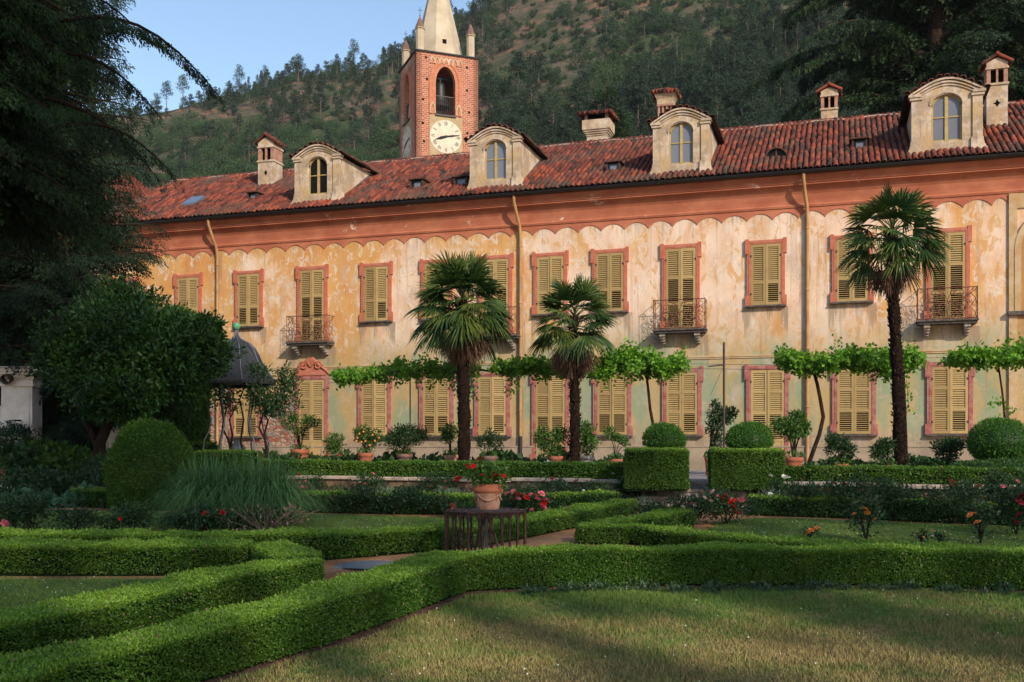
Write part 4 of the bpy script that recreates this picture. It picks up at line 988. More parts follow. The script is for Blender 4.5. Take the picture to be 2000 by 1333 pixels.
# the other three walls: turned copies
base = MB(); face_ribs(base, TW)
for k_ in (1, 2, 3):
    a = k_ * PI / 2; c, s_ = math.cos(a), math.sin(a)
    for (q, m_, v_, sm) in base.Fs: pass
    V = np.concatenate(base.V); cx = TW / 2; X = V[:, 0] - cx; Yv = V[:, 1] - cx; V2 = np.stack([X * c - Yv * s_ + cx, X * s_ + Yv * c + cx, V[:, 2]], -1); nb = mb.n; mb.V.append(V2); mb.n += len(V2)
    for q, m_, v_, sm in base.Fs: mb.Fs.append((q + nb, m_, v_, sm))
mb.box(0.45, TW - 0.45, 0.45, TW - 0.45, zt - 0.25, zt - 0.01, 0); mb.box(0.46, TW - 0.46, 0.46, TW - 0.46, ob - 0.5, ob - 0.3, 0)
mb.build('brick_shaft', brickm, tower)
def turned(mbf, name, mats, k_):
    """put a face ornament (x,z with y<0 outward) on face k_ (0 front, 3 left)"""
    o = mbf.build(name, mats, tower); a = -PI / 2 if k_ == 3 else 0
    if k_ == 3: o.rotation_euler = (0, 0, -PI / 2); o.location = (0, TW, 0)
    return o
cr = 1.31; cc = (tp_(870.5), tz(268)); 
for k_ in (0, 3):
    m1 = MB(); t_ = np.linspace(0, 1, 17); off = lambda s_: [(oc + (x - oc) * (1 + s_ / ow), osp + (z - osp) * (1 + s_ * 0.9)) for x, z in inner]
    m1.ribbon(inner, off(0.28), -0.05, 0.0, 0); m1.ribbon(off(0.30), off(0.55), -0.09, 0.0, 0)
    for s_ in (-1, 1):
        a, b = sorted((oc + s_ * ow, oc + s_ * (ow + 0.28))); m1.box(a, b, -0.05, 0, ob, osp - 0.001); a, b = sorted((oc + s_ * (ow + 0.30), oc + s_ * (ow + 0.55))); m1.box(a, b, -0.09, 0, ob, osp - 0.001)
        x = oc + s_ * (ow + 0.28)
        m1.ribbon([(x - 0.15, ob + 0.05), (x - 0.15, ob + 0.5), (x, ob + 0.8), (x + 0.15, ob + 0.5), (x + 0.15, ob + 0.05)], [(x - 0.22, ob + 0.05), (x - 0.22, ob + 0.55), (x, ob + 0.95), (x + 0.22, ob + 0.55), (x + 0.22, ob + 0.05)], -0.12, 0.0, 1)
    turned(m1, 'arch_moulding', [M['arch_brick'], M['spire_render']] if 'arch_brick' in M else [plain('arch_brick', (0.50, 0.22, 0.13), 0.9, 0.1, dark=(0.40, 0.14, 0.08), scale=7, bump=0.6, bd=0.03), M['spire_render']], k_)
    m2 = MB(); x0, x1 = tp_(840), tp_(902)
    n_ = 7; dx = (x1 - x0) / n_
    for i_ in range(n_): 
        xa = x0 + i_ * dx; m2.ribbon([(xa + 0.07, zt - 0.85), (xa + 0.07, zt - 0.62), (xa + dx / 2, zt - 0.4), (xa + dx - 0.07, zt - 0.62), (xa + dx - 0.07, zt - 0.85)], [(xa, zt - 0.87), (xa, zt - 0.5), (xa + dx / 2, zt - 0.28), (xa + dx, zt - 0.5), (xa + dx, zt - 0.87)], -0.10, 0)
    m2.box(x0, x1, -0.04, -0.0, zt - 0.87, zt - 0.3, 1); m2.box(-0.05, TW + 0.05, -0.12, 0, zt - 0.05, zt + 0.02, 2)
    turned(m2, 'blind_arcade', [M['old_cream_plaster'], M['arch_brick'], M['lead']], k_)
    # clock
    clock = turned(MB().box(tp_(839), tp_(903), -0.03, 0, tz(308), tz(228)), 'clock_face', M['clock_panel'], k_)
    dk = MB(); th = np.linspace(0, 2 * PI, 49)[:-1]; ring = [(cc[0] + cr * math.cos(t), -0.05, cc[1] + cr * math.sin(t)) for t in th]; dk.add(ring + [(x, -0.03, z) for x, y, z in ring], [tuple(range(48))] + [(i, (i + 1) % 48, 48 + (i + 1) % 48, 48 + i) for i in range(48)]); dk.build('dial', M['clock_cream'], clock)
    NUM = ['XII', 'I', 'II', 'III', 'IIII', 'V', 'VI', 'VII', 'VIII', 'IX', 'X', 'XI']
    for h_, s in enumerate(NUM):
        nm = MB()
        th_ = PI / 2 - h_ * PI / 6; R0, R1 = cr * 0.68, cr * 0.90; adv = {'I': 0.075, 'V': 0.13, 'X': 0.14}; tot = sum(adv[c] for c in s); x = -tot / 2
        rx, rz_ = math.cos(th_), math.sin(th_); tx, tzv = math.sin(th_), -math.cos(th_)     # radial out, tangential clockwise
        def pt(a, r): return (cc[0] + rx * r + tx * a, cc[1] + rz_ * r + tzv * a)
        def stroke(a0, r0, a1, r1, wd):
            p0, p1 = pt(a0 - wd, r0), pt(a0 + wd, r0); q0, q1 = pt(a1 - wd, r1), pt(a1 + wd, r1); nm.add([(p0[0], -0.056, p0[1]), (p1[0], -0.056, p1[1]), (q1[0], -0.056, q1[1]), (q0[0], -0.056, q0[1])], [(0, 1, 2, 3)])
        for c in s:
            m_ = x + adv[c] / 2
            if c == 'I': stroke(m_, R0, m_, R1, 0.018)
            elif c == 'V': stroke(m_, R0, m_ - 0.045, R1, 0.018); stroke(m_, R0, m_ + 0.045, R1, 0.010)
            else: stroke(m_ + 0.05, R0, m_ - 0.05, R1, 0.018); stroke(m_ - 0.05, R0, m_ + 0.05, R1, 0.010)
            x += adv[c]
        stroke(0, cr * 0.935, 0, cr * 0.965, 0.022)
        nm.build('numeral', M['clock_black'], clock)
    # twelve past... the short hand points left and slightly down, the long one just above three
    for nm_, L_, wd, an, bk in (('minute_hand', 1.18, 0.05, math.radians(11), 0.25), ('hour_hand', 0.95, 0.085, math.radians(199), 0.15)):
        hm = MB(); c, s_ = math.cos(an), math.sin(an); R_ = lambda r, t: (cc[0] + c * r - s_ * t, cc[1] + s_ * r + c * t)
        pl = [R_(-bk, -wd), R_(L_ * 0.45, -wd * 1.4), R_(L_, -0.008), R_(L_, 0.008), R_(L_ * 0.45, wd * 1.4), R_(-bk, wd)]; hm.prism(pl, -0.085 if L_ > 1 else -0.072, -0.075 if L_ > 1 else -0.062); hm.build(nm_, M['clock_black'], clock)
    # railing and bell
    rl = MB(); 
    for x in np.linspace(oc - ow + 0.06, oc + ow - 0.06, 10): rl.tube([(x, 0.2, ob), (x, 0.2, ob + 1.55)], 0.022, 4)
    rl.box(oc - ow, oc + ow, 0.17, 0.23, ob + 1.5, ob + 1.56); rl.box(oc - ow - 0.05, oc + ow + 0.05, -0.16, 0.3, ob - 0.12, ob - 0.001); turned(rl, 'railing', M['black_iron'], k_)
bm = MB(); bp = [(0.05, 2.0), (0.22, 1.98), (0.34, 1.85), (0.38, 1.6), (0.42, 1.1), (0.52, 0.55), (0.72, 0.12), (0.78, 0), (0.70, 0.0)]; bm.lathe([(r * 1.0, z) for r, z in bp], 20, 0); bm.tube([(-1.8, 0, 2.3), (1.8, 0, 2.3)], 0.12, 6); bm.tube([(0, 0, 1.9), (0, 0, 2.35)], 0.08, 6)
bm.tube([(0, 0, 2.3), (0.5, 0, 2.5), (0.95, 0, 2.4), (1.1, 0, 2.0)], 0.05, 5)
bm.build('bell', M['bronze'], tower, loc=(oc - 0.1, 1.1, ob + 0.9))
# spire
mb = MB(); th0 = PI / 8; R = 2.02; A_ = [(R / math.cos(PI / 8), zt), (R / math.cos(PI / 8) * 0.985, zt + 0.15), (0.05, zt + 8.9)]; mb.lathe(A_, 8, 0, c=(TW / 2, TW / 2, 0), a0=th0, smooth=False)
mb.box(TW / 2 - 0.16, TW / 2 + 0.16, TW / 2 - R * 0.88, TW / 2 - R * 0.7, zt + 1.15, zt + 1.5, 1); mb.build('spire', [M['spire_render'], M['darkness']], tower)
mb = MB(); mb.box(-0.1, TW + 0.1, -0.13, TW + 0.1, zt + 0.021, zt + 0.06); mb.build('roof_slab', M['lead'], tower)
for i_, (x, y, h) in enumerate(((0.42, 0.42, 1.75), (TW - 0.5, 0.42, 1.75), (0.42, TW - 0.45, 1.5), (TW - 0.45, TW - 0.45, 1.75))):
    mb = MB(); mb.lathe([(0.33, 0), (0.33, h), (0.40, h + 0.03), (0.42, h + 0.1), (0.36, h + 0.14)], 8, 0, smooth=False); mb.lathe([(0.40, h + 0.13), (0.12, h + 0.85), (0.02, h + 1.05)], 8, 1, smooth=False)
    p = mb.build('pinnacle', [M['spire_render'], M['dull_terracotta']], tower, loc=(x, y, zt + 0.06))
    cm = MB(); cm.lathe([(0.01, 0), (0.07, 0.06), (0.01, 0.13)], 6, 0); cm.tube([(0, 0, 0), (0, 0, 0.75)], 0.02, 4); cm.tube([(-0.18, 0, 0.5), (0.18, 0, 0.5)], 0.02, 4); cm.build('cross', M['black_iron'], p, loc=(0, 0, h + 1.02))
# scaffold holes as flat squares, their shade painted near-black
mb = MB()
for px, py in ((832, 118), (848, 122), (834, 160), (912, 127), (912, 172), (826, 246), (913, 256), (828, 281), (826, 200), (916, 215)): x = tp_(px); z = tz(py); mb.box(x - 0.09, x + 0.09, -0.006, 0.0, z - 0.09, z + 0.09)
mb.build('painted_putlog_holes', M['darkness'], tower)

# house half hidden behind the left trees
hb = empty('pale_house', tuple(P(262, 873, 52)) [:2] + (0,), 0.5); tag(hb, 'small pale house glimpsed between the dark conifers and the villa roof', 'house')
mb = MB(); mb.box(-2.2, 1.1, -1, 4, 0, 13.9); mb.build('wall', M['old_cream_plaster'], hb); mb = MB(); mb.add([(-2.6, -1.4, 13.7), (1.5, -1.4, 13.7), (1.5, 4.4, 13.7), (-2.6, 4.4, 13.7), (-0.5, -1.4, 15.2), (-0.5, 4.4, 15.2)], [(0, 1, 4), (1, 2, 5, 4), (2, 3, 5), (3, 0, 4, 5), (3, 2, 1, 0)]); mb.build('roof', tilem, hb)
mb = MB(); mb.box(-1.4, -0.8, -1.03, -0.9, 11.2, 12.6); mb.build('window', M['dark_glass'], hb)

# ================================================================== conifers with hanging sprays
def spray_tpl(seed, L=0.55, n=22, nl=0.10, nw=0.02, side=0.16):
    """a hanging twig with side twiglets covered in needles; axis is local z"""
    rng = np.random.default_rng(seed); P_, D_ = [], []
    for i_ in range(n):
        t = (i_ + rng.random()) / n; a = rng.random() * 2 * PI; r = side * math.sin(PI * min(1, t * 0.9 + 0.12)) * rng.random()
        p = np.array([math.cos(a) * r, math.sin(a) * r * 0.5, L * t]); P_.append(p); d = np.array([math.cos(a) * 0.7, math.sin(a) * 0.5, 0.9 + 0.4 * rng.random()]); D_.append(d)
    P_ = np.array(P_); D_ = unit(np.array(D_)); S = unit(np.cross(D_, rng.normal(size=D_.shape))); l = nl * (0.7 + 0.6 * rng.random((n, 1)))
    V = np.stack([P_, P_ + D_ * l * 0.5 + S * nw, P_ + D_ * l, P_ + D_ * l * 0.5 - S * nw], 1).reshape(-1, 3); return V, np.arange(4 * n).reshape(n, 4)
def branch(mb, p0, p1, sag, rng, tpl, dens=9.0, droop=1.0, wide=0.35, r0=0.05, tipscale=0.6, scale=1.0):
    """limb from p0 to p1; twigs leave both sides and hang"""
    p0, p1 = np.array(p0, float), np.array(p1, float); L = np.linalg.norm(p1 - p0); m_ = 9; t = np.linspace(0, 1, m_)[:, None]
    path = p0 + (p1 - p0) * t + np.array([0, 0, 1]) * (np.sin(PI * t) * sag * L * 0.5 - 0.12 * L * t ** 3); mb.tube(path, np.linspace(r0, 0.008, m_), 5, 1)
    n_ = int(L * dens); s = 1 - (1 - rng.random(n_)) * 0.92; idx = s * (m_ - 1); i0 = np.clip(idx.astype(int), 0, m_ - 2); f = (idx - i0)[:, None]; pt = path[i0] * (1 - f) + path[i0 + 1] * f
    ax = unit(path[i0 + 1] - path[i0]); sd = unit(np.cross(ax, [0, 0, 1])) * np.where(rng.random((n_, 1)) < 0.5, -1, 1)
    out = wide * rng.random((n_, 1)) * (1.15 - 0.75 * s[:, None]); pt = pt + sd * out - np.array([0, 0, 1]) * out * 0.25 * droop
    D = ax * (0.5 + 0.4 * rng.random((n_, 1))) + sd * 0.55 * rng.random((n_, 1)) - np.array([0, 0, 1]) * droop * (0.35 + 0.9 * rng.random((n_, 1)))
    Rm = frames(D, up=np.tile([0, 0, 1.0], (n_, 1)) + 0.3 * rng.normal(size=(n_, 3)), rng=rng) * (scale * (0.6 + 0.6 * rng.random(n_)) * (1 - (1 - tipscale) * s))[:, None, None]
    pick = rng.integers(0, len(tpl), n_)
    for k_, (TVv, TFv) in enumerate(tpl):
        w_ = pick == k_; stamp(mb, TVv, TFv, Rm[w_], pt[w_], 0, rng.random(w_.sum()))
TPL = [spray_tpl(s) for s in (1, 2, 3)]
def conifer(name, x, y, z0, H, zlow, rad, nb, label, cat, mat, seed, dens=9, sag=0.15, droop=1.0, shape=0.8, tr=0.35, extra=(), wide=0.4, scale=1.0, sector=None, tpl=None, up=0.1, inner=0):
    rng = np.random.default_rng(seed); e = empty(name, (x, y, z0)); tag(e, label, cat); mt = MB(); mt.tube([(0, 0, -0.3), (0.05, 0, H * 0.3), (0, 0.05, H * 0.7), (0, 0, H)], [tr, tr * 0.8, tr * 0.4, 0.03], 10, 0); mt.build('trunk', M['bark'], e)
    mb = MB()
    for q in range(nb):
        t = (q + rng.random()) / nb; z = zlow + (H - zlow) * t; r = rad * ((1 - t) ** shape * (0.75 + 0.35 * rng.random())) + 0.25
        a = rng.random() * 2 * PI if sector is None else sector[0] + (sector[1] - sector[0]) * rng.random()
        branch(mb, (0, 0, z), (math.cos(a) * r, math.sin(a) * r, z + up * r), sag, rng, tpl or TPL, dens, droop, wide, 0.03 + 0.015 * r, 0.6, scale)
    for ex in extra: branch(mb, *ex[:2], ex[2], rng, tpl or TPL, ex[3] * 1.5, droop, ex[4], 0.04, 0.55, scale * 0.66)
    mb.build('foliage', [M[mat], M['bark']], e); return e
# the nearest cedar, its long limb reaching over the sky
cx, cy = -10.2, 16.5
def rel(px, py, Y, c=(cx, cy, 0.3)): p = P(px, py, Y); return (p[0] - c[0], p[1] - c[1], p[2] - c[2])
ex = [(rel(120, 30, 16.3), rel(432, 128, 15.2), 0.22, 44, 0.22), (rel(80, -40, 15.8), rel(262, 5, 15), 0.1, 24, 0.3), (rel(100, 90, 16.6), rel(315, 180, 15.6), 0.15, 30, 0.3), (rel(90, 180, 16.4), rel(312, 300, 15.4), 0.12, 22, 0.45), (rel(100, 240, 16), rel(340, 290, 15), 0.2, 20, 0.4)]
conifer('cedar_tree', cx, cy, 0.2, 15, 5.5, 3.2, 360, 'huge dark cedar at the left edge with a long drooping limb against the sky', 'tree', 'cedar_needle', 21, dens=34, sag=0.2, droop=1.1, shape=0.3, tr=0.5, extra=ex, wide=0.6, sector=(-1.9, 1.2), up=-0.05)
conifer('spruce_tree', -12.4, 28, 0.4, 19, 1.5, 2.9, 260, 'dark spruce with hanging branches between the near cedar and the villa', 'tree', 'spruce_needle', 22, dens=24, sag=-0.1, droop=1.3, shape=0.55, tr=0.4, wide=0.6, extra=[(tuple(np.array(P(230, 500, 27.5)) - np.array((-12.4, 28, 0.4))), tuple(np.array(P(318, 495, 27.2)) - np.array((-12.4, 28, 0.4))), 0.1, 40, 0.35)])
conifer('spruce_tree', -14.6, 30, 0.4, 19, 1.2, 4.2, 190, 'tall dark spruce at the far left behind the gate pillar', 'tree', 'spruce_needle', 23, dens=18, sag=-0.1, droop=1.2, shape=0.45, tr=0.4, wide=0.8, scale=1.5)
conifer('yew_tree', -13.6, 33.5, 0.4, 5.2, 0.2, 2.3, 110, 'dark yew added to fill the shade behind the parked car', 'tree', 'spruce_needle', 24, dens=18, sag=0.0, droop=0.6, shape=0.35, tr=0.3, wide=0.8, scale=1.5)  # added as a dark backdrop where the gap under the trees is only shade
FT = [spray_tpl(s, 0.9, 26, 0.26, 0.05, 0.35) for s in (5, 6)]
conifer('cedar_tree', 21.5, 52, 0.4, 37, 8, 9.0, 210, 'broad dark cedar rising behind the roof at the right', 'tree', 'far_cedar_needle', 25, dens=16, sag=0.25, droop=0.8, shape=0.18, tr=0.7, wide=1.2, tpl=FT, up=0.12)
conifer('cedar_tree', 31, 56, 0.4, 37, 8, 9.0, 120, 'dark cedar cut off by the right edge, behind the villa chimney', 'tree', 'far_cedar_needle', 29, dens=14, sag=0.25, droop=0.8, shape=0.18, tr=0.7, wide=1.2, tpl=FT, up=0.12)
FT2 = [spray_tpl(s, 0.7, 20, 0.22, 0.035, 0.25) for s in (7, 8)]
conifer('cedar_tree', (1186 - 1000) / FP * 60, 60, 0.4, 22.3, 12, 3.6, 95, 'slender green cedar behind the roof beside the wide chimney', 'tree', 'far_cedar_needle', 26, dens=13, sag=0.3, droop=0.5, shape=0.9, tr=0.3, wide=0.7, tpl=FT2, up=0.05)

# ================================================================== broad-leaved shrubs
def blob_points(n, c, r, rng, shell=0.55, lump=0.18, seed=0, zmin=-1.0):
    d = unit(rng.normal(size=(n * 2, 3))); d = d[d[:, 2] > zmin][:n]; n = len(d)
    k_ = 1 + lump * wob(d, 2.6, seed) + 0.5 * lump * wob(d, 6.5, seed + 3)
    rr = (shell + (1 - shell) * rng.random(n) ** 0.5); return np.array(c) + d * (rr * k_)[:, None] * np.array(r), d
def bush_mesh(n, c, r, L, W, rng, seed=0, shell=0.6, lump=0.2, zmin=-1, mat=0, mb=None):
    mb = mb or MB(); p, d = blob_points(n, c, r, rng, shell, lump, seed, zmin); leaves(mb, p, d * 0.7 + rng.normal(size=p.shape) * 0.6 + np.array([0, 0, 0.25]), L * (0.6 + 0.8 * rng.random(len(p))), W * (0.7 + 0.6 * rng.random(len(p))), mat, rng=rng, N=d); return mb
# the big magnolia-like bush
rng = np.random.default_rng(31); mx, my = P(255, 0, 24.5)[:2]
e = empty('magnolia_tree', (mx, my, 0.45)); tag(e, 'broad rounded glossy green magnolia in front of the dark conifers', 'tree')
mt = MB(); mt.tube([(-0.8, 0, -0.1), (-0.75, 0, 1.2), (-0.4, 0, 2.0), (0, 0, 3.2)], [0.16, 0.14, 0.11, 0.05], 8); mt.tube([(-0.75, 0, 1.1), (-1.2, 0, 2.0), (-1.5, 0.2, 2.8)], [0.1, 0.07, 0.03], 6); mt.tube([(-0.45, 0, 1.9), (0.5, 0.1, 2.3), (1.2, 0, 2.9)], [0.1, 0.06, 0.03], 6); mt.build('trunk', M['bark'], e)
mb = MB()
def mblob(px, py, rx, rz_, n, dy=0, ry=None):
    p = P(px, py, 24.5); bush_mesh(n, (p[0] - mx, dy, p[2] - 0.45), (rx * 24.5 / FP, (ry or rx) * 24.5 / FP, rz_ * 24.5 / FP), 0.135, 0.05, rng, rng.random() * 9, 0.45, 0.48, mb=mb)
for a_ in ((262, 690, 150, 98, 19000), (190, 680, 84, 68, 6500, -0.3), (335, 700, 85, 72, 6500, -0.3), (235, 630, 85, 70, 5500), (245, 610, 45, 50, 2500), (150, 700, 56, 42, 2800, -0.4), (262, 762, 105, 60, 7500, -0.6), (385, 665, 50, 50, 2600), (310, 745, 100, 65, 6000, -0.4), (410, 690, 30, 35, 1200), (205, 800, 48, 26, 1500), (400, 640, 35, 22, 1000)): mblob(*a_)
mb.build('crown', M['magnolia_leaf'], e)

# clipped topiary solids
def clipped(name, label, cat, prof, x, y, z, mat, n, L, W, seed, group=None, rough=0.03, squash=(1, 1)):
    """surface of revolution (r,z) with a dense skin of small leaves"""
    rng = np.random.default_rng(seed); mb = MB(); pr = np.array(prof, float); core = pr.copy(); core[:, 0] = np.maximum(core[:, 0] - 0.04, 0.01); core[:, 1] -= 0.02
    tmp = MB().lathe(core, 24, 1, 0.1); tmp.V[0][:, 0] *= squash[0]; tmp.V[0][:, 1] *= squash[1]; mb.add(tmp.V[0], tmp.Fs[0][0], 1, 0.1, True)
    seg = np.hypot(np.diff(pr[:, 0]), np.diff(pr[:, 1])); ar = seg * (pr[:-1, 0] + pr[1:, 0]); k_ = rng.choice(len(seg), n, p=ar / ar.sum()); t = rng.random(n); r = pr[k_, 0] * (1 - t) + pr[k_ + 1, 0] * t; zz = pr[k_, 1] * (1 - t) + pr[k_ + 1, 1] * t; a = rng.random(n) * 2 * PI
    nr = (pr[k_ + 1, 1] - pr[k_, 1]) / (seg[k_] + 1e-9); nz_ = -(pr[k_ + 1, 0] - pr[k_, 0]) / (seg[k_] + 1e-9); N_ = np.stack([np.cos(a) * nr, np.sin(a) * nr, nz_], -1); N_ = N_ * np.sign(nr + nz_ + 1e-6)[:, None] if False else N_
    Pp = np.stack([np.cos(a) * r * squash[0], np.sin(a) * r * squash[1], zz], -1) + N_ * (rng.normal(size=(n, 1)) * rough * 0.5 + rough * wob(np.stack([np.cos(a) * r, np.sin(a) * r, zz], -1), 3.5, seed)[:, None])
    leaves(mb, Pp, N_ + rng.normal(size=N_.shape) * 0.55 + np.array([0, 0, 0.2]), L * (0.6 + 0.8 * rng.random(n)), W, 0, rng=rng, N=N_)
    o = mb.build(name, [M[mat], M['box_leaf_dark']], loc=(x, y, z)); return tag(o, label, cat, group)
x, y = G(295, 992); clipped('topiary_dome', 'tall clipped green topiary dome beside the feathery ornamental grass', 'topiary', [(0.72, 0.0), (0.79, 0.35), (0.80, 0.75), (0.73, 1.12), (0.56, 1.45), (0.34, 1.64), (0.15, 1.70), (0, 1.71)], x, y, g(y), 'box_leaf', 26000, 0.06, 0.026, 41, rough=0.06)
p = P(345, 800, 28.5); clipped('clipped_cylinder', 'tall clipped cypress column behind the magnolia, beside the domed gazebo', 'topiary', [(0.75, 0.0), (0.8, 0.6), (0.8, 2.55), (0.8, 3.9), (0.55, 4.4), (0.2, 4.6), (0, 4.65)], p[0], p[1], 0.8, 'box_leaf', 16000, 0.12, 0.045, 42)
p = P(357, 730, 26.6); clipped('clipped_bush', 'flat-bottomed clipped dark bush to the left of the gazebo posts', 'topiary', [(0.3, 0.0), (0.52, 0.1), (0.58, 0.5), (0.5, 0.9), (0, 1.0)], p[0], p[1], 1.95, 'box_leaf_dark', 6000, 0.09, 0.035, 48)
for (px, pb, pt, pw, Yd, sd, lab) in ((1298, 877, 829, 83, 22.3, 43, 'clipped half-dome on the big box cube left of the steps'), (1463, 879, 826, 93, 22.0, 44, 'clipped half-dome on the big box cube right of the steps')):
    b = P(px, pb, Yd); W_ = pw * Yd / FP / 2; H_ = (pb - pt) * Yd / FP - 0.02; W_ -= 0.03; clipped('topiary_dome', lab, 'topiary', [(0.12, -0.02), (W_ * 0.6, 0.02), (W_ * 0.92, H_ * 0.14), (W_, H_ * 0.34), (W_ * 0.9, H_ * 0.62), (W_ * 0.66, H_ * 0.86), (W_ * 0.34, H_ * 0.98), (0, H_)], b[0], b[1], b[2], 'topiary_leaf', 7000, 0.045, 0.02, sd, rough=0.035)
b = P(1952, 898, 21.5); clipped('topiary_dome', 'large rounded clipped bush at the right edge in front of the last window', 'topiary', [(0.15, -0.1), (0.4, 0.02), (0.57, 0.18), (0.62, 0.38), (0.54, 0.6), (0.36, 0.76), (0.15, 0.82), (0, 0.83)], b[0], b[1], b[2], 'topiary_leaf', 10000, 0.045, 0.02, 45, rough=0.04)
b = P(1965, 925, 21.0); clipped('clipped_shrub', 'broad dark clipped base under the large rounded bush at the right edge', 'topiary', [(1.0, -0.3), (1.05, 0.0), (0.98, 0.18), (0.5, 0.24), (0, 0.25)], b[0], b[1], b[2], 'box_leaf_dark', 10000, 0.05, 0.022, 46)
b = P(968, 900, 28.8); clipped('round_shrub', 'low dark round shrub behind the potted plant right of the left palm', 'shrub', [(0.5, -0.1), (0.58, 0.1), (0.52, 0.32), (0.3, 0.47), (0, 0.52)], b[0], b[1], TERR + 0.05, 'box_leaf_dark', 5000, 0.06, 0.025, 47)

# ================================================================== box hedges
def miter(path, d):
    """offset polyline to the left by d"""
    p = np.array(path, float); T = unit(np.diff(p, axis=0)); N = np.stack([-T[:, 1], T[:, 0]], -1); out = []
    for i_ in range(len(p)):
        if i_ == 0: n_ = N[0]
        elif i_ == len(p) - 1: n_ = N[-1]
        else:
            n_ = N[i_ - 1] + N[i_]; n_ = n_ / np.linalg.norm(n_); n_ = n_ / max(0.45, n_ @ N[i_])
        out.append(p[i_] + n_ * d)
    return np.array(out)
def hedge(label, path, wd, h, zf, dens, L, W, seed, mat='box_leaf', top='box_leaf_top_lit', name='box_hedge', side=0, group=None, backdens=0.4):
    """side: +1 path is the front (right) edge, 0 centre line; runs left to right seen from the camera"""
    rng = np.random.default_rng(seed); path = np.array(path, float); hk = None
    if isinstance(h, (list, tuple)): q_ = np.concatenate([[0], np.cumsum(np.hypot(*np.diff(path, axis=0).T))]); hk = q_ / q_[-1]
    # resample finely so the outline can waver
    pts = [path[0]]
    for a, b in zip(path[:-1], path[1:]):
        m_ = max(1, int(np.linalg.norm(b - a) / 0.5)); pts += [a + (b - a) * i_ / m_ for i_ in range(1, m_ + 1)]
    path = np.array(pts); d = np.arange(len(path))
    A_ = miter(path, 0.0 if side else -wd / 2); B_ = miter(path, wd if side else wd / 2)
    z = np.array([zf(p[1]) for p in path]); pl_ = np.concatenate([[0], np.cumsum(np.hypot(*np.diff(path, axis=0).T))]); hh = (np.interp(pl_ / pl_[-1], hk, h) if hk is not None else h) * (1 + 0.015 * np.sin(d * 0.9 + seed) + 0.01 * np.sin(d * 2.3))
    mb = MB()
    def quad(V0, V1, V2, V3, mat_, k_, nrm, dn, jag):
        ar = 0.5 * np.linalg.norm(np.cross(V2 - V0, V3 - V1)); n_ = rng.poisson(ar * dens * dn)
        if n_ < 1: return
        s, t = rng.random((n_, 1)), rng.random((n_, 1)); p = (V0 * (1 - s) + V1 * s) * (1 - t) + (V3 * (1 - s) + V2 * s) * t
        w_ = wob(p, 1.9, seed) * 0.030 + wob(p, 6.0, seed + 2) * 0.020; kk = rng.random(n_) < 0.93 + 0.5 * wob(p, 2.7, seed + 9); p = p[kk]; w_ = w_[kk]; n_ = len(p); p = p + nrm * (w_[:, None] + rng.normal(size=(n_, 1)) * 0.012 + jag)
        lf_ = 1 + (rng.random(n_) < 0.004) * 0.6; tp = 0.25 if nrm[2] > 0.9 else 0.55; leaves(mb, p + nrm * ((lf_ - 1) * 0.035)[:, None], nrm * tp + rng.normal(size=p.shape) * 0.7 + np.array([0, 0, 0.3]), L * lf_ * (0.6 + 0.8 * rng.random(n_)), W * (0.7 + 0.6 * rng.random(n_)), mat_, rng=rng, N=np.broadcast_to(nrm, p.shape)); dq = p[rng.random(n_) < 0.006]; leaves(mb, dq + nrm * 0.01, rng.normal(size=dq.shape) + nrm * 0.3, L * 1.1, W, 3, rng=rng)
    e3 = lambda p, zz: np.array([p[0], p[1], zz]); ins = 0.035
    Ac, Bc = miter(path, (0.0 if side else -wd / 2) + ins), miter(path, (wd if side else wd / 2) - ins)
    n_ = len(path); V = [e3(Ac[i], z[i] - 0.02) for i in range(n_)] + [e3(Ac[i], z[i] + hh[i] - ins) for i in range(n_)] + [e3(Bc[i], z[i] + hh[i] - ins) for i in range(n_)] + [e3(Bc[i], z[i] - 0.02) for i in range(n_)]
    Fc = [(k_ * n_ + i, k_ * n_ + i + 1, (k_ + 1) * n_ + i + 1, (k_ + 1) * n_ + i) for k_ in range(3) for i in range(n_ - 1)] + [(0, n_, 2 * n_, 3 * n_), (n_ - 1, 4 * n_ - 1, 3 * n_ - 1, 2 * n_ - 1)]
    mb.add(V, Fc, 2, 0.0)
    up = np.array([0, 0, 1.0])
    for i in range(n_ - 1):
        nA = np.array([path[i + 1][1] - path[i][1], -(path[i + 1][0] - path[i][0]), 0]); nA = nA / np.linalg.norm(nA); a0, a1, b0, b1 = A_[i], A_[i + 1], B_[i], B_[i + 1]
        za, zb_ = z[i], z[i + 1]; ta, tb = za + hh[i], zb_ + hh[i + 1]
        quad(e3(a0, za + 0.03), e3(a1, zb_ + 0.03), e3(a1, tb), e3(a0, ta), 0, i, nA, 1.0, 0)
        quad(e3(b0, za + 0.03), e3(b1, zb_ + 0.03), e3(b1, tb), e3(b0, ta), 0, i, -nA, backdens, 0)
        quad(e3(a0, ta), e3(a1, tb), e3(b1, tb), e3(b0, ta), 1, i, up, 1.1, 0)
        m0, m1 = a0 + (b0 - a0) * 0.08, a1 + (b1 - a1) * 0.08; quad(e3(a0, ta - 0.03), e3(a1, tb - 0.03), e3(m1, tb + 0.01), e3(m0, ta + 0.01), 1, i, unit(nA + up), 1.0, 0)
    for i, j, sg in ((0, 1, -1), (n_ - 1, n_ - 2, 1)):
        t_ = path[i] - path[j]; t_ = np.array([t_[0], t_[1], 0]); t_ /= np.linalg.norm(t_); quad(e3(A_[i], z[i] + 0.03), e3(B_[i], z[i] + 0.03), e3(B_[i], z[i] + hh[i]), e3(A_[i], z[i] + hh[i]), 0, i, t_, 1.0, 0)
    o = mb.build(name, [M[mat], M[top], M['box_core'], M['dry_leaf']]); return tag(o, label, 'hedge', group)
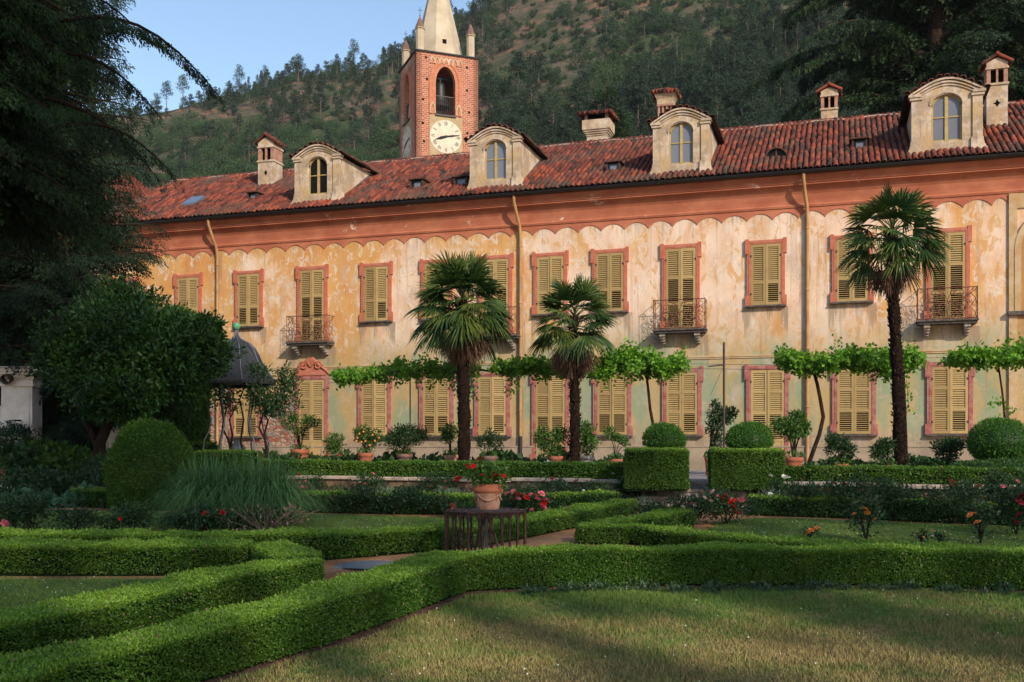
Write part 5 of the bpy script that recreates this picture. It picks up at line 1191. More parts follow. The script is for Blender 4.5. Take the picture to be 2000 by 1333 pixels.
plain('box_core', (0.012, 0.022, 0.008), 1, 0, bump=0)
G2 = lambda *pp: [G(*p) for p in pp]
# H1: the nearest hedge, front foot line from left to right
H1 = [(-3.3, 4.3), (-2.75, 5.4), (-2.06, 6.95), (-1.22, 8.85), (-0.46, 10.75), (0.4, 11.05), (2.2, 11.15), (3.95, 11.15), (5.4, 10.8), (7.5, 10.3)]
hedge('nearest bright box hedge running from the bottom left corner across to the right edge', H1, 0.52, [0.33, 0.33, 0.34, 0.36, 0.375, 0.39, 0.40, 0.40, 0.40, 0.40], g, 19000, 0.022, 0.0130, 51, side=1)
# H2: second diagonal hedge with its return, and the one running left
H2 = [(-4.9, 4.2), (-3.64, 7.28), (-3.19, 8.44), (-2.72, 9.9), (-2.03, 10.95)]
hedge('second diagonal box hedge at the left ending in a point by the stone slab', H2, 0.55, 0.305, g, 15000, 0.024, 0.0140, 52, side=1)
hedge('short box hedge return between the slab and the left triangle lawn', [(-3.0, 12.45), (-2.75, 12.0), (-2.33, 11.22)], 0.52, 0.31, g, 11000, 0.026, 0.015, 53)
hedge('box hedge closing the left triangle lawn at its back', [(-8.2, 11.9), (-6.2, 11.85), (-4.5, 11.85), (-3.12, 11.9)], 0.62, 0.335, g, 9500, 0.028, 0.016, 54, side=1)
H4 = [(-9, 13.15), (-6.2, 13.0), (-3.6, 12.95), tuple(G(640, 1095)), tuple(G(810, 1081)), (-0.35, 14.6), tuple(G(1034, 1051)), tuple(G(1125, 1032)), tuple(G(1244, 1004))]
print('H4', H4)
hedge('long middle box hedge passing behind the iron cage and turning up towards the steps', H4, 0.55, [0.34, 0.34, 0.33, 0.33, 0.30, 0.28, 0.26, 0.245, 0.235], g, 7000, 0.032, 0.018, 55, side=1)
H3 = [tuple(G(1131, 1064)), (1.75, 14.75), (2.5, 13.65), (3.75, 12.45), (4.4, 12.0), (6.5, 11.65), (8.2, 11.3)]
print('H3', H3)
hedge('right box hedge with a blunt end by the brown path', H3, 0.5, [0.25, 0.25, 0.26, 0.29, 0.31, 0.31, 0.31], g, 8000, 0.030, 0.017, 56, side=1)
hedge('short low box hedge at the foot of the rose bed right of the path', [(1.35, 15.3), (2.1, 16.2), (2.9, 17.3)], 0.45, 0.25, g, 4000, 0.04, 0.02, 57)
h7 = [(-9.0, 20.8), tuple(G(640, 1003)), tuple(G(862, 1006)), (0.9, 19.4), (2.1, 19.9)]
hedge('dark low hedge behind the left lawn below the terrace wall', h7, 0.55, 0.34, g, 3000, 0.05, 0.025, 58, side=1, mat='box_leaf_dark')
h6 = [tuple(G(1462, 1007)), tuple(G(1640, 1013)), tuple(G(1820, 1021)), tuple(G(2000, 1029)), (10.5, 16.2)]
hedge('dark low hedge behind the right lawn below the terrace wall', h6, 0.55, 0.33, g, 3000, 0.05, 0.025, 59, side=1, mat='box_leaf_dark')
tz_ = lambda y: TERR - 0.12
def tl(px, dy): x, y = terr_pt(px); return ((px - 1000) / FP * (y + dy), y + dy)
hedge('low clipped hedge along the terrace edge left of the steps', [tl(380, 0.35), tl(578, 0.35), tl(800, 0.35), tl(1000, 0.35), tl(1215, 0.3)], 0.7, 0.47, tz_, 2600, 0.055, 0.027, 60, side=1, top='box_leaf')
hedge('low clipped hedge along the terrace edge right of the steps', [tl(1532, 0.35), tl(1700, 0.35), tl(1868, 0.35), tl(2150, 0.35)], 0.7, 0.42, tz_, 2600, 0.055, 0.027, 61, side=1, top='box_leaf')
p0, p1 = P(368, 0, 24.2), P(470, 0, 23.8); hedge('small square-cut hedge block in front of the gazebo', [(p0[0], 24.2), (p1[0], 23.9)], 0.8, 0.72, lambda y: 0.75, 3000, 0.05, 0.025, 62, side=1)
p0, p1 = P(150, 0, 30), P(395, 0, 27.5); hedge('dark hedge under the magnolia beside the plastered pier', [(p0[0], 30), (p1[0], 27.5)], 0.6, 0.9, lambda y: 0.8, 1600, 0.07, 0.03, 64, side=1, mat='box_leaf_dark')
# the two big cubes by the steps
def cube(label, px0, px1, Yf, z0, z1, dp, seed):
    a = P(px0, 0, Yf); b = P(px1, 0, Yf - 0.2); hedge(label, [(a[0], Yf), (b[0], Yf - 0.2)], dp, z1 - z0, lambda y: z0, 6500, 0.036, 0.019, seed, mat='box_leaf', top='box_leaf_top_lit', name='box_cube', side=1, backdens=0.8)
cube('big clipped box cube under a dome, left of the garden steps', 1221, 1342, 21.3, 0.70, 1.53, 1.15, 65)
cube('big clipped box cube under a dome, right of the garden steps', 1391, 1530, 21.1, 0.70, 1.53, 1.15, 66)
# ================================================================== retaining walls and steps
def wall_run(label, pxs):
    e = empty('retaining_wall', (0, 0, 0)); tag(e, label, 'wall'); pts = np.array([terr_pt(p) for p in pxs]); b = miter(pts, 0.34); f2 = miter(pts, -0.06); b2 = miter(pts, 0.38); rng = np.random.default_rng(len(pxs))
    mb = MB(); n = len(pts); V = [(x, y, 0.1) for x, y in pts] + [(x, y, 0.80) for x, y in pts] + [(x, y, 0.80) for x, y in b] + [(x, y, 0.1) for x, y in b]
    mb.add(V, [(k_ * n + i, k_ * n + i + 1, (k_ + 1) * n + i + 1, (k_ + 1) * n + i) for k_ in range(3) for i in range(n - 1)] + [(0, n, 2 * n, 3 * n), (n - 1, 4 * n - 1, 3 * n - 1, 2 * n - 1)]); mb.build('masonry', M['rubble'], e)
    cp = MB()
    for i in range(n - 1):
        L = np.linalg.norm(pts[i + 1] - pts[i]); m_ = max(1, int(L / 1.3))
        for q in range(m_):
            t0, t1 = q / m_ + 0.006, (q + 1) / m_ - 0.006; A0, A1 = f2[i] + (f2[i + 1] - f2[i]) * t0, f2[i] + (f2[i + 1] - f2[i]) * t1; B0_, B1_ = b2[i] + (b2[i + 1] - b2[i]) * t0, b2[i] + (b2[i + 1] - b2[i]) * t1
            dz = rng.normal() * 0.007; z0, z1 = 0.802 + dz, 0.875 + dz; c = 0.02
            V = [(*A0, z0), (*A1, z0), (*B1_, z0), (*B0_, z0), (*A0, z1 - c), (*A1, z1 - c), (*(A0 + (B0_ - A0) * 0.05), z1), (*(A1 + (B1_ - A1) * 0.05), z1), (*B1_, z1), (*B0_, z1)]
            cp.add(V, [(3, 2, 1, 0), (0, 1, 5, 4), (4, 5, 7, 6), (6, 7, 8, 9), (0, 4, 6, 9, 3), (1, 2, 8, 7, 5)])
    cp.build('coping', M['coping_stone'], e)
k = NT('rubble_wall', 0.95, 0.05); p_ = k.pos(); k.col(k.mix(k.ramp(k.noise(p_, 3, 7, 0.7), 0.42, 0.6), (0.07, 0.05, 0.035), (0.22, 0.15, 0.10))); k.bump(k.noise(p_, 7, 7, 0.7), 0.9, 0.05); M['rubble'] = k.m
wall_run('low garden retaining wall with stone coping left of the steps', (-900, 0, 200, 400, 578, 800, 1000, 1150, 1284))
wall_run('low garden retaining wall with stone coping right of the steps', (1452, 1600, 1750, 1868, 2100, 2350))
sA, sB = np.array(terr_pt(1284)), np.array(terr_pt(1452)); T2 = unit((sB - sA)[None])[0]; Nn = np.array([T2[1], -T2[0]])
e = empty('garden_steps', (0, 0, 0)); tag(e, 'worn stone garden steps rising between the two box cubes', 'steps')
for i_ in range(4):
    top = TERR + 0.006 - 0.15 * i_; f0, f1 = -0.15 + 0.34 * (i_ - 1), 0.34 * i_ - 0.15 + 0.03; L0 = sA + Nn * f0 - T2 * (0.1 * i_); L1 = sB + Nn * f0 + T2 * (0.1 * i_); R0 = sA + Nn * f1 - T2 * (0.1 * i_); R1 = sB + Nn * f1 + T2 * (0.1 * i_)
    mb = MB(); V = [(*R0, top - 0.06), (*R1, top - 0.06), (*L1, top - 0.06), (*L0, top - 0.06), (*R0, top - 0.012), (*R1, top - 0.012), (*(R1 + (L1 - R1) * 0.04), top), (*(R0 + (L0 - R0) * 0.04), top), (*L1, top), (*L0, top)]
    mb.add(V, [(3, 2, 1, 0), (0, 1, 5, 4), (4, 5, 6, 7), (7, 6, 8, 9), (0, 4, 7, 9, 3), (1, 2, 8, 6, 5)])
    r0, r1 = R0 - Nn * 0.05, R1 - Nn * 0.05; mb.add([(*r0, 0.1), (*r1, 0.1), (*r1, top - 0.062), (*r0, top - 0.062)], [(0, 1, 2, 3)]); mb.add([(*r0, 0.1), (*r0, top - 0.061), (*L0, top - 0.061), (*L0, 0.1)], [(0, 1, 2, 3)]); mb.build('step', M['coping_stone'], e)
pp = terr_pt(1268); e = empty('stone_pier', (pp[0], pp[1] - 0.12, 0)); tag(e, 'squat stone pier with a slab top left of the garden steps', 'pier'); e.rotation_euler = (0, 0, -0.45)
MB().box(-0.17, 0.17, -0.15, 0.12, 0.2, 0.80).build('shaft', M['rubble'], e); MB().box(-0.22, 0.22, -0.2, 0.17, 0.877, 0.93, taper=0.015).build('cap', M['coping_stone'], e)

# ================================================================== lawns
def inpoly(x, y, poly):
    p = np.array(poly); c = np.zeros(len(x), bool); j = len(p) - 1
    for i in range(len(p)):
        cond = ((p[i, 1] > y) != (p[j, 1] > y)) & (x < (p[j, 0] - p[i, 0]) * (y - p[i, 1]) / (p[j, 1] - p[i, 1] + 1e-12) + p[i, 0]); c ^= cond; j = i
    return c
gv = np.vectorize(g)
def lawn(poly, dens, h, wd, seed, flowers=0, nmin=0.0):
    rng = np.random.default_rng(seed); p = np.array(poly); st_ = 0.10 if dens > 3000 else 0.16; gx = np.arange(p[:, 0].min(), p[:, 0].max(), st_); gy = np.arange(p[:, 1].min(), p[:, 1].max(), st_); X, Y = np.meshgrid(gx, gy); X = X + rng.uniform(-0.3, 0.3, X.shape) * st_; Y = Y + rng.uniform(-0.3, 0.3, Y.shape) * st_; ins = inpoly(X.ravel(), Y.ravel(), poly).reshape(X.shape); sm_ = MB(); ii, jj = np.where(ins[:-1, :-1] | ins[1:, 1:]); nx_ = len(gx); ix = ii * nx_ + jj; sm_.add(np.stack([X.ravel(), Y.ravel(), gv(Y.ravel()) + 0.002], -1), np.stack([ix, ix + 1, ix + nx_ + 1, ix + nx_], -1), 0, 0.5, True); tag(sm_.build('lawn', M['lawn_base']), kind='structure')
    x0, y0 = p.min(0); x1, y1 = p.max(0); n = int((x1 - x0) * (y1 - y0) * dens); x = rng.uniform(x0, x1, n); y = rng.uniform(y0, y1, n)
    k_ = inpoly(x, y, poly) & (np.abs(x) < 0.52 * y + 0.6); x, y = x[k_], y[k_]
    q = np.stack([x, y, np.zeros_like(x)], -1); edge = wob(q, 1.3, seed) * 0.5 + 0.5; k_ = rng.random(len(x)) < 0.55 + 0.45 * edge; x, y, q = x[k_], y[k_], q[k_]; n = len(x)
    B = np.stack([x, y, gv(y)], -1); a = rng.random(n) * 2 * PI; s = np.stack([np.cos(a), np.sin(a), 0 * a], -1); hh = h * (0.45 + 0.8 * rng.random(n)) * (0.75 + 0.35 * wob(q, 2.3, 4)); lean = rng.normal(size=(n, 3)) * 0.45; lean[:, 2] = 1
    tip = B + lean * hh[:, None]; mb = MB(); tris(mb, B - s * wd, B + s * wd, tip, 0, rng=rng); tag(mb.build('grass', M['lawn_blades']), 'short grass blades on the lawn', 'grass', kind='stuff')
    if flowers:
        m_ = flowers; i_ = rng.choice(n, m_); c = B[i_] + np.array([0, 0, h * 0.9]); fm = MB(); sz = 0.0055 * (0.7 + 0.6 * rng.random((m_, 1))); R = np.array([1, 0, 0]); U = np.array([0, 0.3, 0.95])
        V = np.stack([c - R * sz, c - U * sz, c + R * sz, c + U * sz], 1); fm.add(V.reshape(-1, 3), np.arange(4 * m_).reshape(m_, 4), 0, rng.random(m_)); tag(fm.build('lawn_flowers', M['petal_white']), 'tiny white clover and daisy heads scattered in the lawn', 'flowers', kind='stuff')
lawn([(-3.2, 3.2), (-2.63, 5.2), (-1.97, 6.9), (-1.14, 8.75), (-0.42, 10.55), (0.5, 10.95), (2.5, 11.05), (4.0, 11.05), (5.6, 10.6), (9, 9.8), (9, 3.2)], 5600, 0.050, 0.0042, 71, 110)
lawn([(-9, 6), (-5.9, 6.1), (-4.7, 7.6), (-3.7, 9.6), (-3.25, 11.0), (-3.2, 11.7), (-9, 11.7)], 3200, 0.036, 0.0042, 72, 90)
lawn([(-10.5, 13.9), (-3.5, 13.85), (-1.5, 14.5), (-0.75, 15.4), (0.0, 16.6), (1.1, 18.4), (1.2, 19.0), (-1.5, 18.8), (-3.5, 19.2), (-10.5, 20.4)], 1500, 0.035, 0.006, 73, 300)
lawn([(2.6, 15.0), (3.2, 14.0), (4.3, 13.1), (6.8, 12.5), (10, 12.0), (10.5, 15.8), (8.6, 17.0), (4.6, 18.7), (3.7, 18.0)], 1500, 0.035, 0.006, 74, 140)
# reddish soil strip under the nearest hedge, with dry needles
def strip(a, wd0, wd1): A_, B_ = miter(a, wd0), miter(a, wd1); return [tuple(p) for p in A_] + [tuple(p) for p in B_[::-1]]
hp = [np.array(H1[0])]
for a, b in zip(H1[:-1], H1[1:]):
    m_ = max(1, int(math.dist(a, b) / 0.07)); hp += [np.array(a) + (np.array(b) - np.array(a)) * i_ / m_ for i_ in range(1, m_ + 1)]
hp = np.array(hp); A_ = miter(hp, 0.0); nrm = unit(miter(hp, -0.1) - hp); rg = np.random.default_rng(5); wv_ = 0.17 + 0.06 * wob(np.c_[hp, hp[:, :1]], 3.0, 2) + 0.012 * rg.normal(size=len(hp)); A_ = hp + nrm * wv_[:, None]; B_ = miter(hp, 0.1); acc = MB(); n = len(hp)
acc.add([(p[0], p[1], g(p[1]) + 0.005) for p in A_] + [(p[0], p[1], g(p[1]) + 0.005) for p in B_], [(i, i + 1, n + i + 1, n + i) for i in range(n - 1)])
tag(acc.build('soil_border', M['soil']), kind='structure')
rng = np.random.default_rng(75); n = 700; x = rng.uniform(-2.2, 6.5, n); y = rng.uniform(5.5, 11, n); k_ = rng.random(n) < 1.2 - 0.09 * np.abs(y - 9.5) ** 2; x, y = x[k_], y[k_]; n = len(x)
kp = [(-2.2 < (xx)) and (xx > -2.1 + (yy - 6.9) * 0.42) for xx, yy in zip(x, y)]; x, y = x[kp], y[kp]; n = len(x); a = rng.random(n) * 2 * PI; L = rng.uniform(0.03, 0.10, n)
mb = MB(); d = np.stack([np.cos(a), np.sin(a), 0.1 * rng.normal(size=n)], -1); Pn = np.stack([x, y, gv(y) + 0.030], -1); s = np.stack([-np.sin(a), np.cos(a), 0 * a], -1) * 0.0022; V = np.stack([Pn - s, Pn + s, Pn + s + d * L[:, None], Pn - s + d * L[:, None]], 1); mb.add(V.reshape(-1, 3), np.arange(4 * n).reshape(n, 4), 0, rng.random(n)); tag(mb.build('fallen_needles', M['needle']) if 'needle' in M else mb.build('fallen_needles', leafmat('needle', (0.22, 0.08, 0.04), (0.4, 0.17, 0.08), trans=0)), 'brown fallen needles lying on the lawn', 'fallen needles', kind='stuff')
# stone slab in the path
a = [G(648, 1108, 0.02), G(752, 1112, 0.02), G(800, 1099, 0.02), G(700, 1096, 0.02)]
mb = MB(); V = [(x, y, g(y) + 0.02) for x, y in a] + [(x, y, g(y) - 0.03) for x, y in a]; mb.add(V, [(0, 1, 2, 3), (0, 4, 5, 1), (1, 5, 6, 2), (2, 6, 7, 3), (3, 7, 4, 0)]); cxx, cyy = np.mean([p[0] for p in a]), np.mean([p[1] for p in a])
th = np.linspace(0, 2 * PI, 25)[:-1]; o = mb.build('stone_slab', M['grey_slab']); tag(o, 'flat grey stone slab set in the brown path at left', 'slab')
mb = MB(); mb.add([(cxx + 0.42 * math.cos(t), cyy + 0.36 * math.sin(t), g(cyy) + 0.024 + 0.03 * 0.36 * math.sin(t)) for t in th], [tuple(range(24))]); mb.build('round_cover', M['lead_seam'], o); o = COL.objects['round_cover']

# ================================================================== flowers, roses
def bloom_mesh(col, r=0.05, seed=0):
    rng = np.random.default_rng(seed); mb = MB()
    for ring, (n_, tilt, rr) in enumerate(((6, 0.25, 1.0), (5, 0.7, 0.8), (4, 1.15, 0.55))):
        for i_ in range(n_):
            a = (i_ + 0.5 * ring) * 2 * PI / n_ + rng.normal() * 0.15; d = np.array([math.cos(a) * math.cos(tilt), math.sin(a) * math.cos(tilt), math.sin(tilt)]); s = np.array([-math.sin(a), math.cos(a), 0]); up = np.cross(d, s) * -1
            L = r * rr; mb.add([s * 0 * L, d * L * 0.5 + s * L * 0.5 + up * 0.1 * L, d * L + s * L * 0.25 + up * 0.3 * L, d * L - s * L * 0.25 + up * 0.3 * L, d * L * 0.5 - s * L * 0.5 + up * 0.1 * L], [(0, 1, 2, 3, 4)], 0, rng.random())
    return mb
BL = {}
def bloom(col, parent, loc, r, name='rose_bloom'):
    key = (col, name)
    if key not in BL: BL[key] = o = bloom_mesh(col, 0.05).build(name, M['petal_' + col], parent)
    else: o = BL[key].copy(); COL.objects.link(o); o.parent = parent
    o.location = loc; s = r / 0.05; o.scale = (s, s, s); o.rotation_euler = (0.5 + random.uniform(-0.4, 0.4), random.uniform(-0.4, 0.4), random.uniform(0, 6)); return o
def rose(px, py, w_, h, col, nf, label, h0=0.0, Y=None, dens=1.0, leaf='rose_leaf', name='rose_bush', cat='rose bush', fl=None, br=0.045, L=0.055):
    """bush whose foot is seen at px,py; w_ half width and h height in metres"""
    if Y is None: x, y = G(px, py, h0); z = g(y) + h0
    else: pt = P(px, py, Y); x, y, z = pt[0], Y, pt[2]
    rng = np.random.default_rng(int(px * 7 + py)); e = empty(name, (x, y, z)); tag(e, label, cat); st = MB(); tips = []; yf = w_ * 0.62
    for i_ in range(6):
        a = rng.random() * 2 * PI; r = w_ * (0.3 + 0.6 * rng.random()); t = (math.cos(a) * r, math.sin(a) * r * 0.7, h * (0.65 + 0.35 * rng.random())); st.tube([(0, 0, 0), (t[0] * 0.35, t[1] * 0.35, t[2] * 0.55), t], [0.012, 0.008, 0.004], 4); tips.append(t)
    st.build('stems', M['bark'], e); mb = MB(); n = int(900 * dens * (w_ / 0.4) * (h / 0.5))
    for t in tips: bush_mesh(n // 9, (t[0] * 0.8, t[1] * 0.8, t[2] * 0.8), (w_ * 0.42, w_ * 0.42, h * 0.3), L, L * 0.55, rng, rng.random() * 9, 0.1, 0.3, mb=mb)
    bush_mesh(n // 3, (0, 0, h * 0.45), (w_ * 0.85, w_ * 0.7, h * 0.42), L, L * 0.55, rng, rng.random() * 9, 0.15, 0.35, mb=mb); mb.build('foliage', M[leaf], e)
    if fl is None: fl = [(rng.uniform(-w_, w_) * 0.85, -abs(rng.normal()) * w_ * 0.4, h * (0.45 + 0.6 * rng.random())) for _ in range(nf)]
    else: fl = [(((fx - 1000) * (y - yf) / FP - x), -yf, EYE - (fy - HZ) * (y - yf) / FP - z) for fx, fy in fl]
    for f in fl: bloom(col if isinstance(col, str) else rng.choice(col), e, f, br * (0.7 + 0.6 * rng.random()))
    return e
# around the cage and path
rose(1010, 1012, 0.75, 0.62, ['pink', 'pink', 'red'], 0, 'leafy rose bush with coral pink blooms behind the iron cage', fl=[(990, 964), (1002, 960), (1014, 966), (1028, 972), (1046, 968), (1058, 964), (1036, 966), (1050, 975), (1062, 984), (1064, 992), (1058, 990), (1105, 996), (1038, 996), (1022, 1002), (1012, 974), (1066, 978), (1001, 976)], br=0.065)
rose(890, 1012, 0.3, 0.35, 'pink', 0, 'small rose with pink blooms left of the iron cage', fl=[(882, 986), (888, 996), (878, 1000), (898, 998), (886, 990)])
rose(1150, 990, 0.7, 0.5, ['pale_pink', 'crimson', 'white'], 0, 'rose bush with small pale and crimson blooms near the stone pier', fl=[(1140, 958), (1152, 968), (1134, 976), (1160, 962), (1128, 968), (1148, 974), (1170, 958), (1195, 966)], br=0.04)
rose(1290, 1028, 0.6, 0.40, ['pale_pink', 'red'], 0, 'low leafy rose bush in front of the steps', fl=[(1322, 1010)], h0=0.0)
rose(1350, 1026, 0.75, 0.58, ['pale_pink', 'pink'], 0, 'rose bush with pale pink blooms in front of the steps', fl=[(1345, 966), (1360, 968), (1372, 962), (1352, 984), (1388, 978), (1334, 990), (1376, 972), (1392, 960)], br=0.05)
rose(1418, 1024, 0.6, 0.55, ['red', 'pink'], 0, 'rose bush with red and pink blooms beside the right lawn', fl=[(1410, 974), (1418, 970), (1430, 978), (1448, 976), (1432, 990), (1438, 1002), (1400, 970), (1424, 982)], br=0.055)
rose(1582, 1052, 0.16, 0.20, 'orange', 0, 'small rose with two apricot blooms low on the right lawn', fl=[(1584, 1036), (1594, 1032), (1578, 1040)], br=0.05, L=0.04)
rose(1692, 1058, 0.32, 0.68, 'orange', 0, 'upright rose with orange blooms standing on the right lawn', fl=[(1690, 994), (1709, 1014), (1668, 1004), (1694, 1002)], dens=0.7)
rose(1915, 1062, 0.22, 0.60, 'orange', 0, 'thin rose with small apricot blooms right of the upright orange one', fl=[(1903, 1003), (1894, 1006), (1908, 1020)], dens=0.6)
rose(1800, 1062, 0.14, 0.22, 'orange', 2, 'tiny budding rose on the right lawn', dens=0.4, br=0.02)
rose(1835, 1064, 0.16, 0.2, 'pale_pink', 3, 'tiny rose with pale buds on the right lawn between two taller ones', dens=0.4, br=0.02)
rose(1985, 1046, 0.5, 0.85, ['red', 'crimson'], 0, 'tall rose with deep red blooms cut off by the right edge', fl=[(1990, 1006), (1986, 1020), (1996, 972), (1992, 980), (1998, 968)], br=0.06)
rose(1970, 1010, 0.6, 0.85, ['pink', 'red'], 0, 'rose with a bright pink bloom behind the red one at the right edge', fl=[(1988, 940), (1958, 950), (1990, 956)], br=0.05)
for px, py, w_, h, c, nf, lab in ((1660, 1012, 0.5, 0.8, 'crimson', 1, 'tall dark rose growing through the right low hedge'), (1560, 1008, 0.5, 0.6, 'crimson', 2, 'dark leafy rose near the left end of the right low hedge'), (1745, 1018, 0.55, 0.75, 'crimson', 0, 'bare-footed dark rose behind the upright orange rose'), (1860, 1024, 0.6, 0.7, 'crimson', 1, 'dark leafy rose near the right end of the right low hedge'),
                            (700, 1004, 0.6, 0.5, 'pink', 1, 'dark rose in front of the left low hedge near the ornamental grass'), (765, 1006, 0.5, 0.5, 'pale_pink', 1, 'dark rose with one pale bloom in front of the left low hedge'), (830, 1006, 0.5, 0.5, 'pale_pink', 0, 'dark leafy rose left of the iron cage by the low hedge')): rose(px, py, w_, h, c, nf, lab, dens=0.9)
for px, w_, h, c, nf, lab in ((610, 0.5, 0.7, 'pink', 3, 'pink rose against the wall right of the ornamental grass'), (720, 0.6, 0.8, ['pink', 'pale_pink'], 2, 'leafy rose against the terrace wall below the orange tree'), (860, 0.7, 0.8, 'pink', 1, 'tall leafy rose against the terrace wall left of the red geranium'), (1090, 0.7, 0.7, 'crimson', 1, 'dark rose against the terrace wall behind the pink one'), (1215, 0.4, 0.8, 'pale_pink', 0, 'leafy rose against the wall end beside the stone pier'),
                              (1530, 0.5, 0.8, 'white', 4, 'rose with tiny white flowers beside the right box cube'), (1600, 0.45, 0.7, 'crimson', 1, 'leafy rose against the right terrace wall'), (1730, 0.6, 0.8, 'crimson', 0, 'leafy rose against the wall below the tall palm'), (1880, 0.5, 0.8, 'red', 2, 'leafy rose against the wall near the rounded bush')):
    tx, ty = terr_pt(px); rose(px, HZ + (EYE - 0.36) * FP / (ty - 0.6), w_ * 0.8, h * 0.8, c, nf + 3, lab, Y=ty - 0.6, dens=0.9)
for px, py, w_, h, c, nf, lab, fl in ((20, 1045, 0.45, 0.65, 'pink', 0, 'rose with big pink blooms at the left edge', [(10, 1022), (12, 1028), (22, 1036)]), (62, 1046, 0.4, 0.62, 'crimson', 0, 'dark upright rose just right of the pink one at the left edge', []), (145, 1042, 0.45, 0.4, 'crimson', 0, 'low dark rose on the left lawn', []), (215, 1042, 0.35, 0.32, 'red', 0, 'small dark rose on the left lawn below the topiary', []), (258, 1044, 0.45, 0.48, 'red', 0, 'dark rose with one red bloom beside the ornamental grass', [(235, 1013)]), (352, 1044, 0.35, 0.35, 'crimson', 0, 'small leafy rose under the left of the ornamental grass', []), (400, 1042, 0.5, 0.48, 'red', 0, 'rose with two scarlet blooms in front of the ornamental grass', [(400, 1001), (433, 1000), (396, 1004), (436, 1003)])):
    rose(px, py, w_, h, c, nf, lab, fl=fl or None, br=0.055)
# dry foliage at the foot of the big grass
x, y = G(515, 1040); mb = MB(); rng = np.random.default_rng(80); [mb.tube([(0, 0, 0), (rng.normal() * 0.5, rng.normal() * 0.1, 0.35)], 0.006, 4) for _ in range(22)]; bush_mesh(260, (0, 0, 0.22), (0.75, 0.3, 0.22), 0.08, 0.03, rng, mb=mb); tag(mb.build('withered_plant', M['dry_leaf'], loc=(x, y, g(y))), 'withered brown stems at the foot of the ornamental grass', 'plant')
# pampas-like clump
rng = np.random.default_rng(81); gx, gy_ = G(450, 1034); mb = MB(); tuf = [(-0.62, 0.1), (-0.3, -0.1), (0.05, 0.05), (0.4, -0.1), (0.68, 0.1)]
n = 9000; ti = rng.integers(0, len(tuf), n); T0 = np.array(tuf)[ti]; a = rng.random(n) * 2 * PI; reach = 0.12 + rng.random(n) ** 0.75 * 0.95; Hh = rng.uniform(0.7, 1.55, n) * np.where(rng.random(n) < 0.3, 0.6, 1.0)
base = np.stack([T0[:, 0] + rng.normal(size=n) * 0.10, T0[:, 1] + rng.normal(size=n) * 0.10, 0 * a], -1); out = np.stack([np.cos(a), np.sin(a), 0 * a], -1); side = np.stack([-np.sin(a), np.cos(a), 0 * a], -1); V = []
ts = (0, 0.25, 0.5, 0.7, 0.86, 1.0)
for t in ts:
    c = base + out * (reach * (t ** 1.25))[:, None] + np.array([0, 0, 1]) * (Hh * (1.75 * t - (0.72 + 0.78 * reach) * t ** 2))[:, None]; wv = 0.0085 * (1.05 - t); V += [c - side * wv, c + side * wv]
V = np.stack(V, 1); m_ = 2 * len(ts); Q = (np.array([(2 * i, 2 * i + 1, 2 * i + 3, 2 * i + 2) for i in range(len(ts) - 1)])[None] + (np.arange(n) * m_)[:, None, None]).reshape(-1, 4); mb.add(V.reshape(-1, 3), Q, 0, np.repeat(rng.random(n), len(ts) - 1), True)
tag(mb.build('ornamental_grass', M['pampas_leaf'], loc=(gx, gy_ + 0.3, g(gy_))), 'huge arching blue-green ornamental grass clump on the left lawn', 'ornamental grass')
# lavender and bergenia, dusty miller: ground cover
def cover(name, pts, wd, n, h, L, W, mat, label, z, seed, upright=0.6, cat='ground cover', lumps=0.0):
    rng = np.random.default_rng(seed); p = np.array(pts, float); s = rng.random(n) * (len(p) - 1); i0 = s.astype(int); f = (s - i0)[:, None]; q = p[i0] * (1 - f) + p[i0 + 1] * f; q = q + rng.normal(size=q.shape) * wd * 0.4; Q3 = np.stack([q[:, 0], q[:, 1], np.zeros(n)], -1)
    hv = h * (0.6 + 0.4 * wob(Q3, 2.2, seed)) * (1 if not lumps else np.clip(0.55 + lumps * np.sin(s * 9 + seed), 0.15, 1.2)); zz = z(q[:, 1]) if callable(z) else z; Pn = np.stack([q[:, 0], q[:, 1], zz + hv * rng.random(n) ** 0.5], -1); D = rng.normal(size=(n, 3)) * (1 - upright) + np.array([0, 0, upright]); mb = MB(); leaves(mb, Pn, D, L * (0.6 + 0.8 * rng.random(n)), W, 0, rng=rng); return tag(mb.build(name, M[mat]), label, cat, kind='stuff')
lv = [terr_pt(p) for p in (560, 700, 850, 1000, 1150, 1240)]; cover('lavender', [(x, y - 0.9) for x, y in lv], 0.5, 9000, 0.32, 0.09, 0.008, 'lavender_leaf', 'grey-green lavender strip between the left wall and low hedge', 0.38, 82, 0.75, lumps=0.5)
lv = [terr_pt(p) for p in (1480, 1600, 1750, 1868, 2100)]; cover('lavender', [(x, y - 0.85) for x, y in lv], 0.5, 9000, 0.36, 0.09, 0.008, 'lavender_leaf', 'grey-green lavender mounds between the right wall and low hedge', 0.38, 83, 0.75, lumps=0.5)
cover('bergenia', [tuple(P(p, 0, Y_)[:2]) for p, Y_ in ((480, 31), (700, 29.5), (900, 28.5), (1050, 27.5), (1220, 26.5))], 0.9, 6500, 0.62, 0.17, 0.13, 'dark_shrub_leaf', 'dark broad-leaved ground cover along the left terrace pots', TERR, 84, 0.35)
cover('bergenia', [tuple(P(p, 0, Y_)[:2]) for p, Y_ in ((1540, 25.5), (1700, 24.5), (1850, 24), (2000, 23))], 0.8, 5200, 0.50, 0.16, 0.12, 'dark_shrub_leaf', 'dark broad-leaved ground cover along the right terrace pots', TERR, 85, 0.35)
wf = [terr_pt(p) for p in (560, 800, 1000, 1245)]; cover('rose_thicket', [(x, y - 0.3) for x, y in wf], 0.35, 5200, 0.42, 0.06, 0.035, 'rose_leaf', 'tangle of low rose foliage in front of the left retaining wall', 0.36, 92, 0.4)
